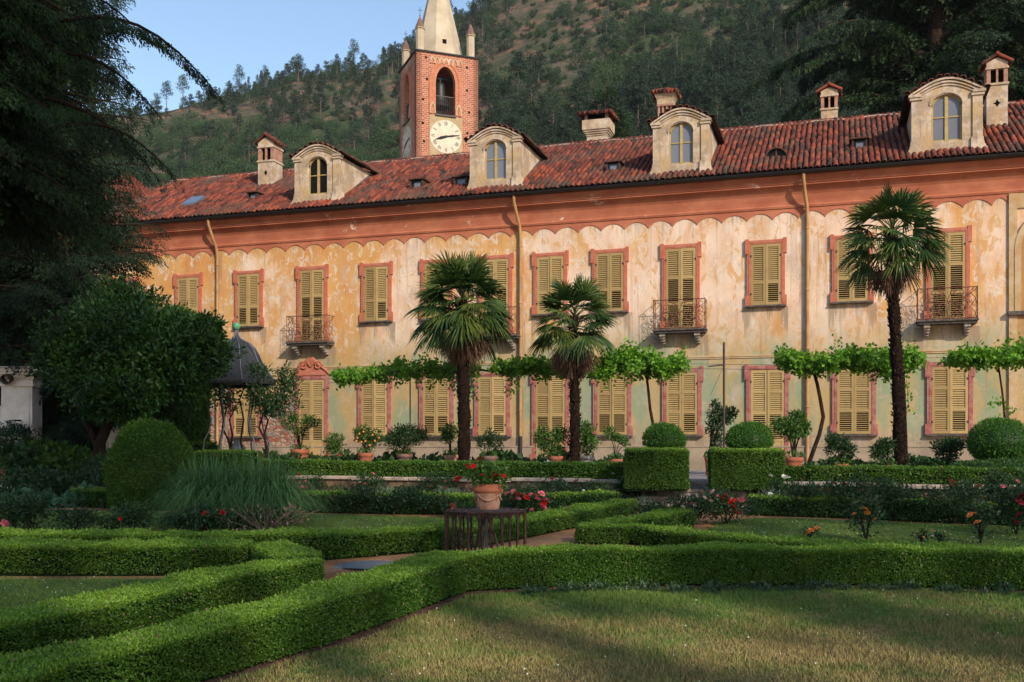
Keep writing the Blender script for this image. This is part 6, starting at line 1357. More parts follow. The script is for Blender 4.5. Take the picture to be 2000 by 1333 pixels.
wf = [terr_pt(p) for p in (1500, 1750, 2050)]; cover('rose_thicket', [(x, y - 0.3) for x, y in wf], 0.35, 4200, 0.36, 0.06, 0.035, 'rose_leaf', 'tangle of low rose foliage in front of the right retaining wall', 0.36, 93, 0.4)
cover('silver_ragwort', [tuple(P(p, 0, 24.2)[:2]) for p in (1058, 1120, 1185)], 0.35, 900, 0.40, 0.07, 0.03, 'silver_leaf', 'silver-leaved bedding around the foot of the middle palm', TERR, 86, 0.6)
cover('silver_ragwort', [tuple(P(p, 0, 22.0)[:2]) for p in (1680, 1750, 1825)], 0.4, 1300, 0.33, 0.07, 0.03, 'silver_leaf', 'silver-leaved bedding around the foot of the right palm', TERR, 87, 0.6)
cover('red_bedding', [tuple(P(p, 0, 22.3)[:2]) for p in (1720, 1800)], 0.3, 160, 0.30, 0.05, 0.04, 'petal_crimson', 'dull red bedding flowers under the right palm', TERR, 88, 0.5)
# left border
def shrub(px, py, Y, rx, rz_, n, L, W, mat, label, cat='shrub', name='leafy_shrub', z0=None, fl=0, col='red', ry=None, seed=1):
    b = P(px, py, Y); z = b[2] if z0 is None else z0; rng = np.random.default_rng(int(px + py) + seed); mb = bush_mesh(n, (0, 0, rz_ * 0.9), (rx, ry or rx, rz_), L, W, rng, rng.random() * 9, 0.4, 0.3, mb=None, zmin=-0.7); mb.tube([(0, 0, -0.1), (0, 0, rz_)], 0.03, 5, 1); o = mb.build(name, [M[mat], M['bark']], loc=(b[0], Y, z)); tag(o, label, cat)
    for _ in range(fl): bloom(col, o, (rng.uniform(-rx, rx) * 0.8, -rx * 0.6, rz_ * (0.9 + 0.8 * rng.random())), 0.05)
    return o
shrub(100, 935, 25.5, 0.95, 0.42, 2600, 0.16, 0.11, 'citrus_leaf', 'hydrangea with big fresh green leaves right of the gate pillar'); shrub(30, 945, 25, 0.9, 0.45, 2200, 0.16, 0.11, 'rose_leaf', 'broad-leaved bush at the left edge below the gate pillar')
shrub(25, 886, 25.4, 0.5, 0.36, 1800, 0.08, 0.035, 'dark_shrub_leaf', 'dark rounded shrub at the foot of the gate pillar'); shrub(150, 980, 22.5, 0.9, 0.35, 2600, 0.09, 0.05, 'rose_leaf', 'dark leafy shrub mound left of the topiary dome'); shrub(40, 990, 22, 1.0, 0.45, 2600, 0.09, 0.05, 'rose_leaf', 'tangled dark shrub mound at the left edge')
shrub(190, 960, 23, 0.5, 0.4, 1500, 0.07, 0.04, 'dark_shrub_leaf', 'small dark shrub touching the topiary dome'); shrub(60, 1002, 20.8, 0.5, 0.2, 260, 0.2, 0.15, 'hosta_leaf', 'blue-green large-leaved plant low at the left edge', 'plant', 'hosta'); shrub(165, 992, 21, 0.35, 0.18, 200, 0.18, 0.14, 'hosta_leaf', 'blue-green large-leaved plant left of the topiary dome', 'plant', 'hosta')
shrub(120, 905, 28, 0.9, 0.16, 1400, 0.12, 0.07, 'rose_leaf', 'mid-green bush in front of the parked car')

# ================================================================== pots with plants
def pot_mesh(r, h, kind):
    mb = MB(); mb.lathe([(r * 0.68, 0), (r * 0.72, 0.02), (r * 0.86, h * 0.72), (r * 0.90, h * 0.80), (r * 1.0, h * 0.82), (r * 1.02, h * 0.9), (r, h), (r * 0.88, h), (r * 0.86, h * 0.88)], 24); mb.add([(r * 0.86 * math.cos(t), r * 0.86 * math.sin(t), h * 0.88) for t in np.linspace(0, 2 * PI, 17)[:-1]], [tuple(range(16))], 1); return mb
def potted(px, prim, pw, Y, h, mat, label, blobs, leaf='citrus_leaf', stem=None, fruit=None, L=0.075, W=0.035, z0=None, under=True, multi=0):
    rim = P(px, prim, Y); z = TERR if z0 is None else z0; h = rim[2] - z; r = pw * Y / FP / 2; e = empty('potted_plant', (rim[0], Y, z)); tag(e, label, 'potted plant'); pot_mesh(r, h, 0).build('pot', [M[mat], M['soil']], e); rng = np.random.default_rng(int(px)); st = MB()
    if not under: h2 = h
    mb = MB()
    for bx, by, brx, brz, n in blobs:
        c = P(bx, by, Y); cc_ = (c[0] - rim[0], rng.normal() * 0.03, c[2] - z); bush_mesh(n, cc_, (brx * Y / FP, brx * Y / FP * 0.9, brz * Y / FP), L, W, rng, rng.random() * 9, 0.15, 0.35, mb=mb)
        m = np.array([cc_[0] * 0.35, 0, h + (cc_[2] - h) * 0.55]); st.tube([(rng.normal() * 0.02, 0, h * 0.85), m, cc_], [0.024 if not multi else 0.012, 0.018 if not multi else 0.009, 0.005], 6)
    st.build('stem', M['bark'], e); mb.build('foliage', M[leaf], e)
    if under: m2 = MB(); bush_mesh(160, (0, 0, h + 0.04), (r, r, 0.08), 0.06, 0.04, rng, mb=m2); m2.build('low_leaves', M['citrus_leaf'], e)
    if fruit:
        om = MB().lathe([(0.001, -0.03), (0.022, -0.022), (0.03, 0), (0.022, 0.022), (0.001, 0.03)], 8); o0 = None
        for bx, by in fruit:
            c = P(bx, by, Y); l = (c[0] - rim[0], -0.2 - 0.05 * rng.random(), c[2] - z); 
            if o0 is None: o0 = om.build('fruit', M['petal_orange'], e, loc=l)
            else: q = o0.copy(); COL.objects.link(q); q.parent = e; q.location = l
    return e
potted(586, 878, 36, 30.5, 0, 'terracotta', 'Y-shaped small citrus in a terracotta pot before the left door', [(566, 828, 18, 17, 420), (604, 824, 17, 13, 380), (584, 845, 9, 12, 150), (572, 815, 10, 8, 150)], L=0.09)
potted(653, 887, 33, 29.5, 0, 'terracotta', 'round bushy citrus in a terracotta pot right of the left door', [(653, 862, 18, 16, 620), (650, 878, 14, 8, 250)], L=0.09)
potted(714, 885, 30, 29, 0, 'terracotta', 'little orange tree with ripe fruit in a terracotta pot', [(712, 850, 19, 16, 520), (735, 855, 14, 14, 300), (700, 845, 10, 9, 160), (722, 868, 12, 8, 200)], fruit=[(700, 856), (704, 848), (698, 862), (734, 862), (742, 856), (716, 862), (724, 870), (708, 864), (730, 850), (712, 844)])
potted(790, 887, 32, 28.6, 0, 'dull_terracotta', 'wide dark bush in a weathered brown pot left of the first palm', [(788, 855, 36, 20, 1500), (815, 850, 22, 16, 600), (770, 862, 20, 16, 500), (792, 840, 20, 11, 400)], leaf='dark_shrub_leaf')
potted(881, 889, 28, 27.5, 0, 'pale_terracotta', 'small round tree in a pale pot just left of the first palm trunk', [(878, 845, 16, 17, 560), (872, 855, 12, 12, 260)])
potted(955, 891, 32, 26.6, 0, 'dull_terracotta', 'loose twiggy plant in a dark pot right of the first palm', [(945, 865, 17, 14, 300), (968, 862, 16, 16, 300), (955, 850, 10, 12, 120)], leaf='rose_leaf', multi=1)
potted(1088, 891, 35, 26.2, 0, 'terracotta', 'wide lemon bush in a terracotta pot left of the second palm', [(1060, 855, 18, 20, 600), (1094, 852, 17, 18, 520), (1072, 872, 18, 12, 350), (1090, 880, 12, 8, 160)], multi=1, L=0.085)
potted(1144, 890, 34, 26.0, 0, 'grey_pot', 'leafy upright laurel in a grey pot right of the second palm', [(1145, 848, 17, 16, 330), (1148, 868, 18, 14, 330), (1142, 832, 9, 8, 100)], L=0.12, W=0.04, multi=1)
potted(1202, 897, 28, 25.0, 0, 'terracotta', 'thin young lemon with bare stems in a terracotta pot', [(1190, 846, 11, 11, 170), (1212, 860, 12, 8, 170), (1200, 852, 8, 8, 80), (1222, 866, 7, 5, 60)], multi=1)
potted(1386, 893, 20, 26.5, 0, 'terracotta', 'tall narrow olive-like shrub standing between the two clipped half-domes', [(1405, 810, 22, 18, 520), (1395, 835, 15, 20, 420), (1402, 862, 10, 16, 220), (1418, 815, 17, 15, 320), (1397, 790, 6, 9, 90), (1430, 805, 9, 9, 120)], leaf='rose_leaf', L=0.10, W=0.032)
potted(1550, 893, 38, 23.6, 0, 'terracotta', 'vase-shaped citrus tree in a large terracotta pot right of the box cube', [(1532, 832, 24, 15, 700), (1556, 826, 20, 18, 600), (1548, 848, 22, 13, 560), (1572, 838, 12, 12, 240), (1560, 812, 13, 8, 200)], L=0.09)
potted(1643, 906, 29, 23.0, 0, 'terracotta', 'airy spreading shrub in a terracotta pot left of the right palm', [(1640, 868, 24, 18, 620), (1625, 858, 12, 14, 200), (1655, 880, 16, 14, 320), (1618, 880, 8, 8, 80)], leaf='rose_leaf', multi=1)
potted(1735, 909, 29, 22.6, 0, 'terracotta', 'dark spiky shrub in a low pot beside the right palm trunk', [(1722, 880, 18, 14, 520), (1732, 868, 14, 10, 260), (1712, 888, 10, 9, 150)], leaf='dark_shrub_leaf', L=0.11, W=0.028)
potted(1850, 912, 31, 22.6, 0, 'terracotta', 'flat-topped shrub with reddish tips in a terracotta pot at the right', [(1845, 872, 28, 13, 620), (1862, 868, 26, 12, 520), (1850, 888, 24, 12, 460)], leaf='rose_leaf')
e = potted(189, 906, 27, 26.6, 0, 'terracotta', 'terracotta pot of geraniums on the terrace edge left of the topiary dome', [(190, 894, 16, 8, 200), (208, 890, 10, 12, 150)], leaf='citrus_leaf', z0=0.88)
for l in ((-0.22, -0.1, 0.52), (0.1, -0.1, 0.6), (0.02, 0, 0.5)): bloom('red', e, l, 0.06, 'geranium_bloom')
e = potted(3, 916, 24, 24.0, 0, 'terracotta', 'terracotta pot cut off by the left edge', [(3, 908, 9, 7, 120)], leaf='dark_shrub_leaf', z0=0.8)

# ================================================================== iron cage with the geranium pot
tx, ty = (949 - 1000) / FP * 13.2, 13.2; tz0 = g(13.2)
zt_ = EYE - (1001 - HZ) / FP * 12.9
e = empty('iron_cage', (tx, ty, tz0)); tag(e, 'low octagonal cast-iron cage of pointed arches standing in the path', 'iron cage'); R = 0.545; Hc = zt_ - tz0
cor = [(R * math.cos(PI / 8 + i_ * PI / 4), R * math.sin(PI / 8 + i_ * PI / 4)) for i_ in range(8)]
for i_ in range(8):
    a, b = np.array(cor[i_]), np.array(cor[(i_ + 1) % 8]); pm = MB(); n_ = 3
    pm.tube([(*a, 0), (*a, Hc)], 0.017, 6); pm.tube([(*a, Hc), (*b, Hc)], 0.014, 5); pm.tube([(*a, Hc - 0.025), (*b, Hc - 0.025)], 0.009, 4)
    for q in range(n_):
        p0, p1 = a + (b - a) * q / n_, a + (b - a) * (q + 1) / n_; m = (p0 + p1) / 2
        if q: pm.tube([(*p0, 0), (*p0, Hc)], 0.014, 6)
        for s0, s1 in ((p0, m), (p1, m)): pm.tube([(*s0, Hc - 0.15), (*(s0 + (s1 - s0) * 0.15), Hc - 0.09), (*(s0 + (s1 - s0) * 0.5), Hc - 0.045), (*s1, Hc - 0.02)], 0.009, 4)
    pm.build('arched_panel', M['cage_iron'] if 'cage_iron' in M else plain('cage_iron', (0.055, 0.022, 0.015), 0.7, 0.3, dark=(0.015, 0.009, 0.008), scale=14), e)
tm = MB()
for i_ in range(8):
    a = np.array(cor[i_]); tm.tube([(*a, Hc), (0, 0, Hc + 0.01)], 0.008, 4)
for rr in (0.15, 0.25, 0.35, 0.45): tm.tube([(rr * math.cos(t), rr * math.sin(t), Hc + 0.006) for t in np.linspace(0, 2 * PI, 25)], 0.006, 4)
tm.lathe([(0.001, Hc + 0.018), (0.2, Hc + 0.018), (0.2, Hc + 0.004), (0.001, Hc + 0.004)], 24); tm.build('top_grille', M['black_iron'], e)
pm = MB(); pm.tube([(0, 0, 0), (0, 0, Hc)], 0.03, 8)
for i_ in range(3): a = i_ * 2.1 + 0.4; pm.tube([(0.22 * math.cos(a), 0.22 * math.sin(a), 0), (0.12 * math.cos(a), 0.12 * math.sin(a), Hc * 0.5), (0.03 * math.cos(a), 0.03 * math.sin(a), Hc * 0.85)], 0.016, 6)
pm.build('tripod', M['black_iron'], e)
zp = tz0 + Hc + 0.02; e = empty('flower_pot', (949 / 1 * 0 + (953 - 1000) / FP * 13.2, 13.2, zp)); tag(e, 'terracotta pot with garland relief holding red geraniums on the iron cage', 'flower pot')
r = 0.19; ph = 0.325; pm = MB(); pm.lathe([(r * 0.72, 0), (r * 0.76, 0.01), (r * 0.80, 0.05), (r * 0.92, ph * 0.62), (r * 0.94, ph * 0.66)], 32, 0); pm.lathe([(r * 0.95, ph * 0.66), (r * 1.02, ph * 0.70), (r * 1.05, ph * 0.76), (r * 1.02, ph * 0.82), (r * 0.97, ph * 0.84), (r * 0.97, ph * 0.97), (r * 1.0, ph), (r * 0.9, ph), (r * 0.88, ph * 0.9)], 32, 1); pm.add([(r * 0.88 * math.cos(t), r * 0.88 * math.sin(t), ph * 0.9) for t in np.linspace(0, 2 * PI, 21)[:-1]], [tuple(range(20))], 2)
pm.build('pot', [M['pale_terracotta'], M['terracotta'], M['soil']], e); gm = MB()
for q in range(4):
    a0 = -PI / 2 - PI / 4 + q * PI / 2; pts = []
    for t in np.linspace(0, 1, 13): a = a0 + t * PI / 2; z = ph * 0.60 - 0.075 * math.sin(PI * t); rr = r * (0.80 + 0.14 * (z / ph) / 0.62) + 0.006; pts.append((rr * math.cos(a), rr * math.sin(a), z))
    gm.tube(pts, [0.006 + 0.008 * math.sin(PI * t) for t in np.linspace(0, 1, 13)], 6)
    a = a0; rr = r * 0.93; gm.tube([(rr * math.cos(a), rr * math.sin(a), ph * 0.62), (rr * 0.97 * math.cos(a + 0.03), rr * 0.97 * math.sin(a + 0.03), ph * 0.45), (rr * 0.93 * math.cos(a), rr * 0.93 * math.sin(a), ph * 0.32)], [0.016, 0.009, 0.004], 6)
    for s_ in (-1, 1): gm.tube([(rr * math.cos(a), rr * math.sin(a), ph * 0.6), (rr * math.cos(a + s_ * 0.16), rr * math.sin(a + s_ * 0.16), ph * 0.64), (rr * math.cos(a + s_ * 0.1), rr * math.sin(a + s_ * 0.1), ph * 0.53)], 0.006, 5)
gm.build('garland', M['pale_terracotta'], e)
rng = np.random.default_rng(90); gf = MB(); sm = MB(); blo = [(910, 910), (925, 910), (938, 897), (928, 920), (918, 914), (942, 928), (934, 902), (893, 936), (900, 934), (948, 916), (966, 926), (974, 930), (968, 938), (984, 930), (962, 932), (930, 930), (956, 945)]
bush_mesh(620, (0, 0, ph + 0.09), (0.24, 0.22, 0.15), 0.05, 0.045, rng, 3, 0.15, 0.35, mb=gf); bush_mesh(140, (-0.05, 0, ph + 0.2), (0.12, 0.12, 0.12), 0.045, 0.04, rng, 3, 0.1, 0.3, mb=gf)
bls = []
for bx, by in blo:
    l = ((bx - 953) / FP * 13.1, -0.06 + 0.08 * rng.normal(), EYE - (by - HZ) / FP * 13.1 - zp); bls.append(l); sm.tube([(l[0] * 0.25, 0, ph), (l[0] * 0.7, l[1] * 0.6, (l[2] + ph) * 0.55), l], 0.004, 4)
sm.build('stems', M['citrus_leaf'], e); gf.build('foliage', M['citrus_leaf'], e)
for l in bls: bloom('red', e, l, 0.044, 'geranium_bloom')

# ================================================================== marigold row along the nearest hedge
rng = np.random.default_rng(91); mb = MB(); mb.lathe([(0.10, -0.01), (0.03, 0.02), (0.001, 0.06)], 6)
for q in range(5): bush_mesh(26, (rng.normal() * 0.05, rng.normal() * 0.04, 0.05), (0.07, 0.06, 0.05), 0.055, 0.018, rng, q, 0.1, 0.3, mb=mb)
b0 = mb.build('marigold_plant', M['bedding_leaf']); nn = 0
for px in np.arange(1035, 2010, 27):
    px = px + rng.normal() * 6; x = (px - 1000) / FP * 10.85; y = float(np.interp(x, [0, 2, 4, 5.6], [10.72, 10.85, 10.85, 10.5])) + rng.normal() * 0.06
    o = b0 if nn == 0 else b0.copy()
    if nn: COL.objects.link(o)
    s = rng.uniform(0.5, 1.05); o.location = (x, y, g(y)); o.rotation_euler = (0, 0, rng.random() * 6); o.scale = (s, s, s); tag(o, 'small grey-green bedding plant at the foot of the nearest hedge', 'bedding plant', 'bedding plants along the nearest hedge'); nn += 1
for fx, fy, c, lab in ((1084, 1148, 'orange', 'single orange marigold head under the nearest hedge'), (1467, 1136, 'yellow', 'single yellow marigold head under the nearest hedge')):
    x, y = G(fx, fy, 0.10); o = bloom_mesh(c, 0.018).build('marigold_bloom', M['petal_' + c], loc=(x, y - 0.05, g(y) + 0.10)); tag(o, lab, 'flower')

# ================================================================== palms
def fan(mb, base, D, L, seg, rng, mat, up, droop=0.35, spread=2.5, fold=0.25, w0=0.021):
    """fan leaf: segments radiating from base in the plane of D and side"""
    D = D / np.linalg.norm(D); S = np.cross(D, up); S /= np.linalg.norm(S) + 1e-9; N = np.cross(S, D); th = np.linspace(-spread / 2, spread / 2, seg) + rng.normal(size=seg) * 0.03
    d = np.cos(th)[:, None] * D + np.sin(th)[:, None] * S; n_ = seg; ln = L * (0.72 + 0.28 * np.cos(th * 0.8)) * (0.9 + 0.15 * rng.random(n_)); side = -np.sin(th)[:, None] * D + np.cos(th)[:, None] * S; dr = droop * (0.7 + 0.6 * rng.random(n_)); V = []
    for t, wv in ((0.04, 0.25), (0.35, 1.0), (0.65, 0.95), (0.85, 0.55), (1.0, 0.05)):
        c = base + d * (ln * t)[:, None] + N * (L * fold * 0.25 * t * np.cos(th * 1.1))[:, None] - np.array([0, 0, 1]) * (ln * dr * t ** 2.6)[:, None]; sd = side + N * 0.6 * np.where(np.arange(n_) % 2, 1, -1)[:, None]; wv = w0 * wv * (L / 0.75); V += [c - sd * wv, c + sd * wv]
    V = np.stack(V, 1); Q = (np.array([(2 * i, 2 * i + 1, 2 * i + 3, 2 * i + 2) for i in range(4)])[None] + (np.arange(n_) * 10)[:, None, None]).reshape(-1, 4); mb.add(V.reshape(-1, 3), Q, mat, np.clip(rng.random() * 0.6 + 0.4 * np.repeat(rng.random(n_), 4), 0, 1))
def palm(pxb, pxt, pyc, Y, tw, Rc, label, seed, nl=52, nd=60, dead=1.0, skirt=0.9, lean_list=(), low=-0.75):
    """crown centre at (pxt, pyc)"""
    rng = np.random.default_rng(seed); b = P(pxb, 0, Y); c = P(pxt, pyc, Y); e = empty('palm_tree', (b[0], Y, TERR)); tag(e, label, 'palm'); top = np.array([c[0] - b[0], 0, c[2] - TERR]); mt = MB(); n_ = 26; t = np.linspace(0, 1, n_); path = np.array([0, 0, -0.1])[None] * (1 - t[:, None]) + top * t[:, None]; path[:, 0] += 0.03 * np.sin(t * 5); r = tw * (1 + 0.10 * np.sin(t * 40)) * (1.08 - 0.1 * t); mt.tube(path, r, 12)
    # leaf-base scales give the trunk its shaggy outline
    n = 900; s = rng.random(n); i0 = (s * (n_ - 1)).astype(int).clip(0, n_ - 2); pt = path[i0] + (path[i0 + 1] - path[i0]) * (s * (n_ - 1) - i0)[:, None]; a = rng.random(n) * 2 * PI; o = np.stack([np.cos(a), np.sin(a), 0 * a], -1); leaves(mt, pt + o * tw * 0.92, o * 0.55 + np.array([0, 0, 0.9]) + rng.normal(size=(n, 3)) * 0.3, 0.10, 0.045, 1, rng=rng, N=o); mt.build('trunk', [M['palm_fibre'], M['palm_scale']], e)
    st = MB(); lf = MB(); dd = MB()
    for i_ in range(nl):
        t = (i_ + 0.5) / nl; el = math.radians(72) - t ** 0.85 * math.radians(98) + rng.normal() * 0.13; a = i_ * 2.39996 + rng.normal() * 0.25; d = np.array([math.cos(a) * math.cos(el), math.sin(a) * math.cos(el), math.sin(el)]); pl = Rc * (0.36 + 0.16 * t + 0.16 * rng.random()); o = top + np.array([0, 0, 0.12 * Rc - 0.42 * t * Rc]); p1 = o + d * pl * 0.6 + np.array([0, 0, 0.05]); p2 = o + d * pl + np.array([0, 0, -0.03 * (1 + t)])
        st.tube([o, p1, p2], [0.014, 0.010, 0.007], 4); dl = unit((d + np.array([0, 0, -0.05 - 0.40 * t]))[None])[0]; fan(lf, p2, dl, Rc * (0.45 + 0.13 * rng.random()), 24, rng, 0, np.array([0, 0, 1.0]) + 0.35 * rng.normal(size=3), 0.10 + 0.30 * t + 0.1 * rng.random(), 2.7, w0=0.019)
    for i_ in range(nd):
        t = (i_ + rng.random()) / nd; a = rng.random() * 2 * PI; el = -math.radians(38 + 42 * t); d = np.array([math.cos(a) * math.cos(el), math.sin(a) * math.cos(el), math.sin(el)]); o = top + np.array([0, 0, -Rc * 0.38 - Rc * 0.30 * t * skirt]); pl = Rc * (0.34 + 0.14 * rng.random()) * (1 - 0.45 * t); p2 = o + d * pl; dd.tube([o, p2], [0.012, 0.007], 4); fan(dd, p2, unit((d + np.array([0, 0, -1.3]))[None])[0], Rc * (0.34 + 0.14 * rng.random()) * (1 - 0.2 * t), 18, rng, 0, np.array([math.cos(a + 1.5), math.sin(a + 1.5), 0.2]) + 0.5 * rng.normal(size=3), 0.3, 1.5, w0=0.014)
    st.build('petioles', M['palm_stalk'], e); lf.build('fronds', M['palm_leaf'], e); dd.build('dead_fronds', M['palm_dead'], e); return e
plain('palm_scale', (0.06, 0.036, 0.026), 0.95, 0.05, dark=(0.015, 0.01, 0.008), scale=20, bump=0); plain('palm_stalk', (0.07, 0.10, 0.03), 0.7, 0.2, scale=5, bump=0)
palm(905, 903, 585, 26.5, 0.150, 1.33, 'full-crowned fan palm left of the middle downpipe', 101, nl=76, nd=62)
palm(1120, 1122, 618, 25.8, 0.118, 1.16, 'thinner ragged fan palm right of the middle downpipe with a brown skirt', 102, nl=46, nd=70, skirt=1.35)
palm(1757, 1742, 452, 23.5, 0.125, 1.19, 'tallest fan palm at the right in front of the balcony window', 103, nl=50, nd=26, skirt=0.9)

# ================================================================== vines on the pergola wires
def vine(label, pts, th, n, Y, trunks=(), hang=(), seed=1, L=0.095):
    n = int(n * 0.8)
    """pts: pixels along the vine's centre; th: half thickness in px along it"""
    rng = np.random.default_rng(seed); e = empty('grape_vine', tuple(P(pts[0][0], pts[0][1], Y))); o = np.array(e.location); tag(e, label, 'vine'); w3 = np.array([tuple(P(x, y, Y)) for x, y in pts]) - o; mb = MB(); tv = np.array(th, float) * 0.72 * Y / FP; sm = MB()
    sm.tube(w3 + rng.normal(size=w3.shape) * 0.03, 0.02, 5)
    nc = n // 26; s = rng.random(nc) * (len(w3) - 1); i0 = s.astype(int); f = s - i0; C_ = w3[i0] * (1 - f)[:, None] + w3[i0 + 1] * f[:, None]; tt = tv[i0] * (1 - f) + tv[i0 + 1] * f; off = rng.normal(size=(nc, 3)) * 0.50 * tt[:, None]; off[:, 1] = rng.normal(size=nc) * 0.30; off[:, 2] += 0.35 * tt * np.sin(s * 7 + seed) + 0.25 * tt * np.sin(s * 17 + seed); C_ = C_ + off
    for c in C_: p = c + rng.normal(size=(26, 3)) * 0.075; dd_ = rng.normal(size=(26, 3)) + np.array([0, -0.3, -0.25]); leaves(mb, p, dd_, L * (0.6 + 0.7 * rng.random(26)), L * (0.75 + 0.4 * rng.random(26)), 0, rng=rng, N=unit(rng.normal(size=(26, 3)) + np.array([0, -0.6, 1.0])))
    for (x0, y0, x1, y1) in hang:
        a, b = np.array(tuple(P(x0, y0, Y))) - o, np.array(tuple(P(x1, y1, Y))) - o; m = 8; tq = np.linspace(0, 1, m)[:, None]; pth = a + (b - a) * tq + rng.normal(size=(m, 3)) * 0.03; sm.tube(pth, 0.006, 4); k_ = int(np.linalg.norm(b - a) * 75) + 6; f = rng.random((k_, 1)); p = a + (b - a) * f + rng.normal(size=(k_, 3)) * 0.07; leaves(mb, p, rng.normal(size=(k_, 3)) + np.array([0, -0.2, -0.5]), L * (0.5 + 0.6 * rng.random(k_)), L * 0.8, 0, rng=rng)
    mb.build('foliage', M['vine_leaf'], e); sm.build('canes', M['bark'], e)
    for tr in trunks: m2 = MB(); q = np.array([tuple(P(x, y, Y)) for x, y in tr[1]]) - o; m2.tube(q, np.linspace(tr[0], tr[0] * 0.7, len(q)), 7); m2.build('trunk', M['bark'], e)
    return e
vine('bright green vine on the wires left of the first palm', [(655, 738), (700, 736), (760, 726), (820, 722), (880, 724), (935, 722)], [5, 10, 18, 20, 20, 15], 6200, 28.5, hang=((700, 735, 662, 742), (780, 730, 772, 755), (845, 730, 838, 765), (920, 735, 925, 780), (880, 735, 884, 760)), seed=111)
vine('green vine between the first and second palm with a tail hanging at its left', [(966, 718), (1000, 718), (1040, 716), (1080, 718), (1110, 722), (1150, 720)], [4, 13, 17, 17, 14, 10], 5200, 27.5, trunks=[(0.03, [(935, 722), (960, 726), (985, 728), (1005, 720)])], hang=((1000, 725, 996, 775), (1010, 728, 1006, 760), (990, 725, 998, 742), (1040, 728, 1045, 745)), seed=112)
vine('thick green vine on a leaning trunk right of the second palm', [(1150, 722), (1185, 716), (1220, 705), (1255, 712), (1290, 718), (1330, 712)], [10, 24, 32, 28, 20, 13], 8200, 26.5, trunks=[(0.045, [(1276, 860), (1276, 832), (1270, 800), (1266, 760), (1262, 728)]), (0.02, [(1145, 738), (1160, 736), (1190, 728), (1215, 718)])], hang=((1230, 690, 1252, 675), (1315, 710, 1336, 682), (1190, 740, 1180, 755), (1300, 725, 1296, 748)), seed=113)
vine('vine with a crooked dark trunk right of the second clipped dome', [(1532, 695), (1550, 708), (1590, 712), (1630, 702), (1660, 700), (1700, 706)], [9, 20, 18, 20, 20, 16], 5600, 25.0, trunks=[(0.055, [(1580, 905), (1588, 882), (1600, 850), (1608, 815), (1602, 780), (1596, 750), (1588, 722)])], hang=((1540, 700, 1528, 690), (1560, 725, 1570, 738), (1630, 690, 1634, 670), (1690, 715, 1706, 748)), seed=114)
vine('vine mass hanging beside the right palm trunk', [(1700, 706), (1730, 708), (1760, 706), (1786, 700)], [16, 22, 26, 14], 3800, 24.6, trunks=[(0.03, [(1771, 900), (1770, 850), (1768, 800), (1766, 740)])], hang=((1768, 740, 1772, 812), (1750, 725, 1742, 740), (1775, 680, 1788, 672)), seed=115)
vine('dark green vine at the right edge with a slender trunk', [(1868, 700), (1900, 696), (1940, 698), (1975, 694), (2010, 690), (2060, 690)], [8, 16, 18, 18, 26, 20], 6200, 24.0, trunks=[(0.03, [(1964, 850), (1962, 815), (1958, 770), (1950, 715)])], hang=((1965, 680, 1972, 660), (1960, 800, 1980, 798), (1962, 790, 1935, 786), (1990, 690, 1998, 660)), seed=116)
for nm, x0, y0, y1, Y, r, lab in (('pergola_post', 801, 738, 850, 28.5, 0.018, 'thin dark post under the left vine'), ('pergola_post', 1414, 669, 860, 26.0, 0.03, 'tall black iron post with a side arm between the vines')):
    a, b = P(x0, y1 + 60, Y), P(x0, y0, Y); mb = MB().tube([(0, 0, 0), (0, 0, b[2] - TERR)], r, 8)
    o = tag(mb.build(nm, M['black_iron'], loc=(b[0], Y, TERR)), lab, 'post')
    if x0 == 1414: z = P(1414, 713, Y)[2] - TERR; MB().tube([(0, 0, z), (-0.4, 0, z - 0.04)], 0.02, 6).build('side_arm', M['black_iron'], o); MB().tube([(0, 0, z - 0.02), (-0.25, 0.5, z - 0.75)], 0.006, 4).build('stay', M['black_iron'], o)
a, b = [], []
mb = MB()
for dz in (0, -0.12): mb.tube([tuple(np.array(P(px, py, Y)) + np.array([0, 0, dz])) for px, py, Y in ((640, 740, 28.6), (950, 724, 27.8), (1160, 720, 26.9), (1340, 711, 26.3), (1414, 712, 26.0), (1530, 713, 25.2), (1790, 700, 24.5), (2080, 694, 23.6))], 0.005, 4)
tag(mb.build('pergola_wires', M['black_iron']), 'thin slack wires carrying the vines along the facade', 'wires')

# ================================================================== gazebo
gx_, gY = P(462, 0, 27)[0], 27.0; e = empty('gazebo', (gx_, gY, TERR)); tag(e, 'small gazebo with a bell-shaped lead roof, green ball and bent iron posts', 'gazebo'); zz = lambda py: EYE - (py - HZ) / FP * gY - TERR; s_ = gY / FP
prof = [(74 * s_, zz(752)), (75 * s_, zz(748)), (70 * s_, zz(738)), (60 * s_, zz(722)), (52 * s_, zz(706)), (44 * s_, zz(694)), (38 * s_, zz(686)), (36 * s_, zz(680)), (30 * s_, zz(672)), (22 * s_, zz(667)), (12 * s_, zz(664)), (6 * s_, zz(660)), (3 * s_, zz(652)), (2.5 * s_, zz(645))]
prof = [(74 * s_, zz(752)), (75 * s_, zz(747)), (70 * s_, zz(738)), (58 * s_, zz(722)), (50 * s_, zz(708)), (44 * s_, zz(694)), (36 * s_, zz(680)), (27 * s_, zz(671)), (16 * s_, zz(666)), (8 * s_, zz(662)), (4 * s_, zz(655)), (2.5 * s_, zz(645))]
rm = MB().lathe(prof, 8, 0, smooth=False, a0=PI / 8); rm.lathe([(70 * s_, zz(752)), (0.01, zz(740))], 8, 1, smooth=False, a0=PI / 8); rm.build('lead_roof', [M['lead'], M['darkness']], e); sm = MB()
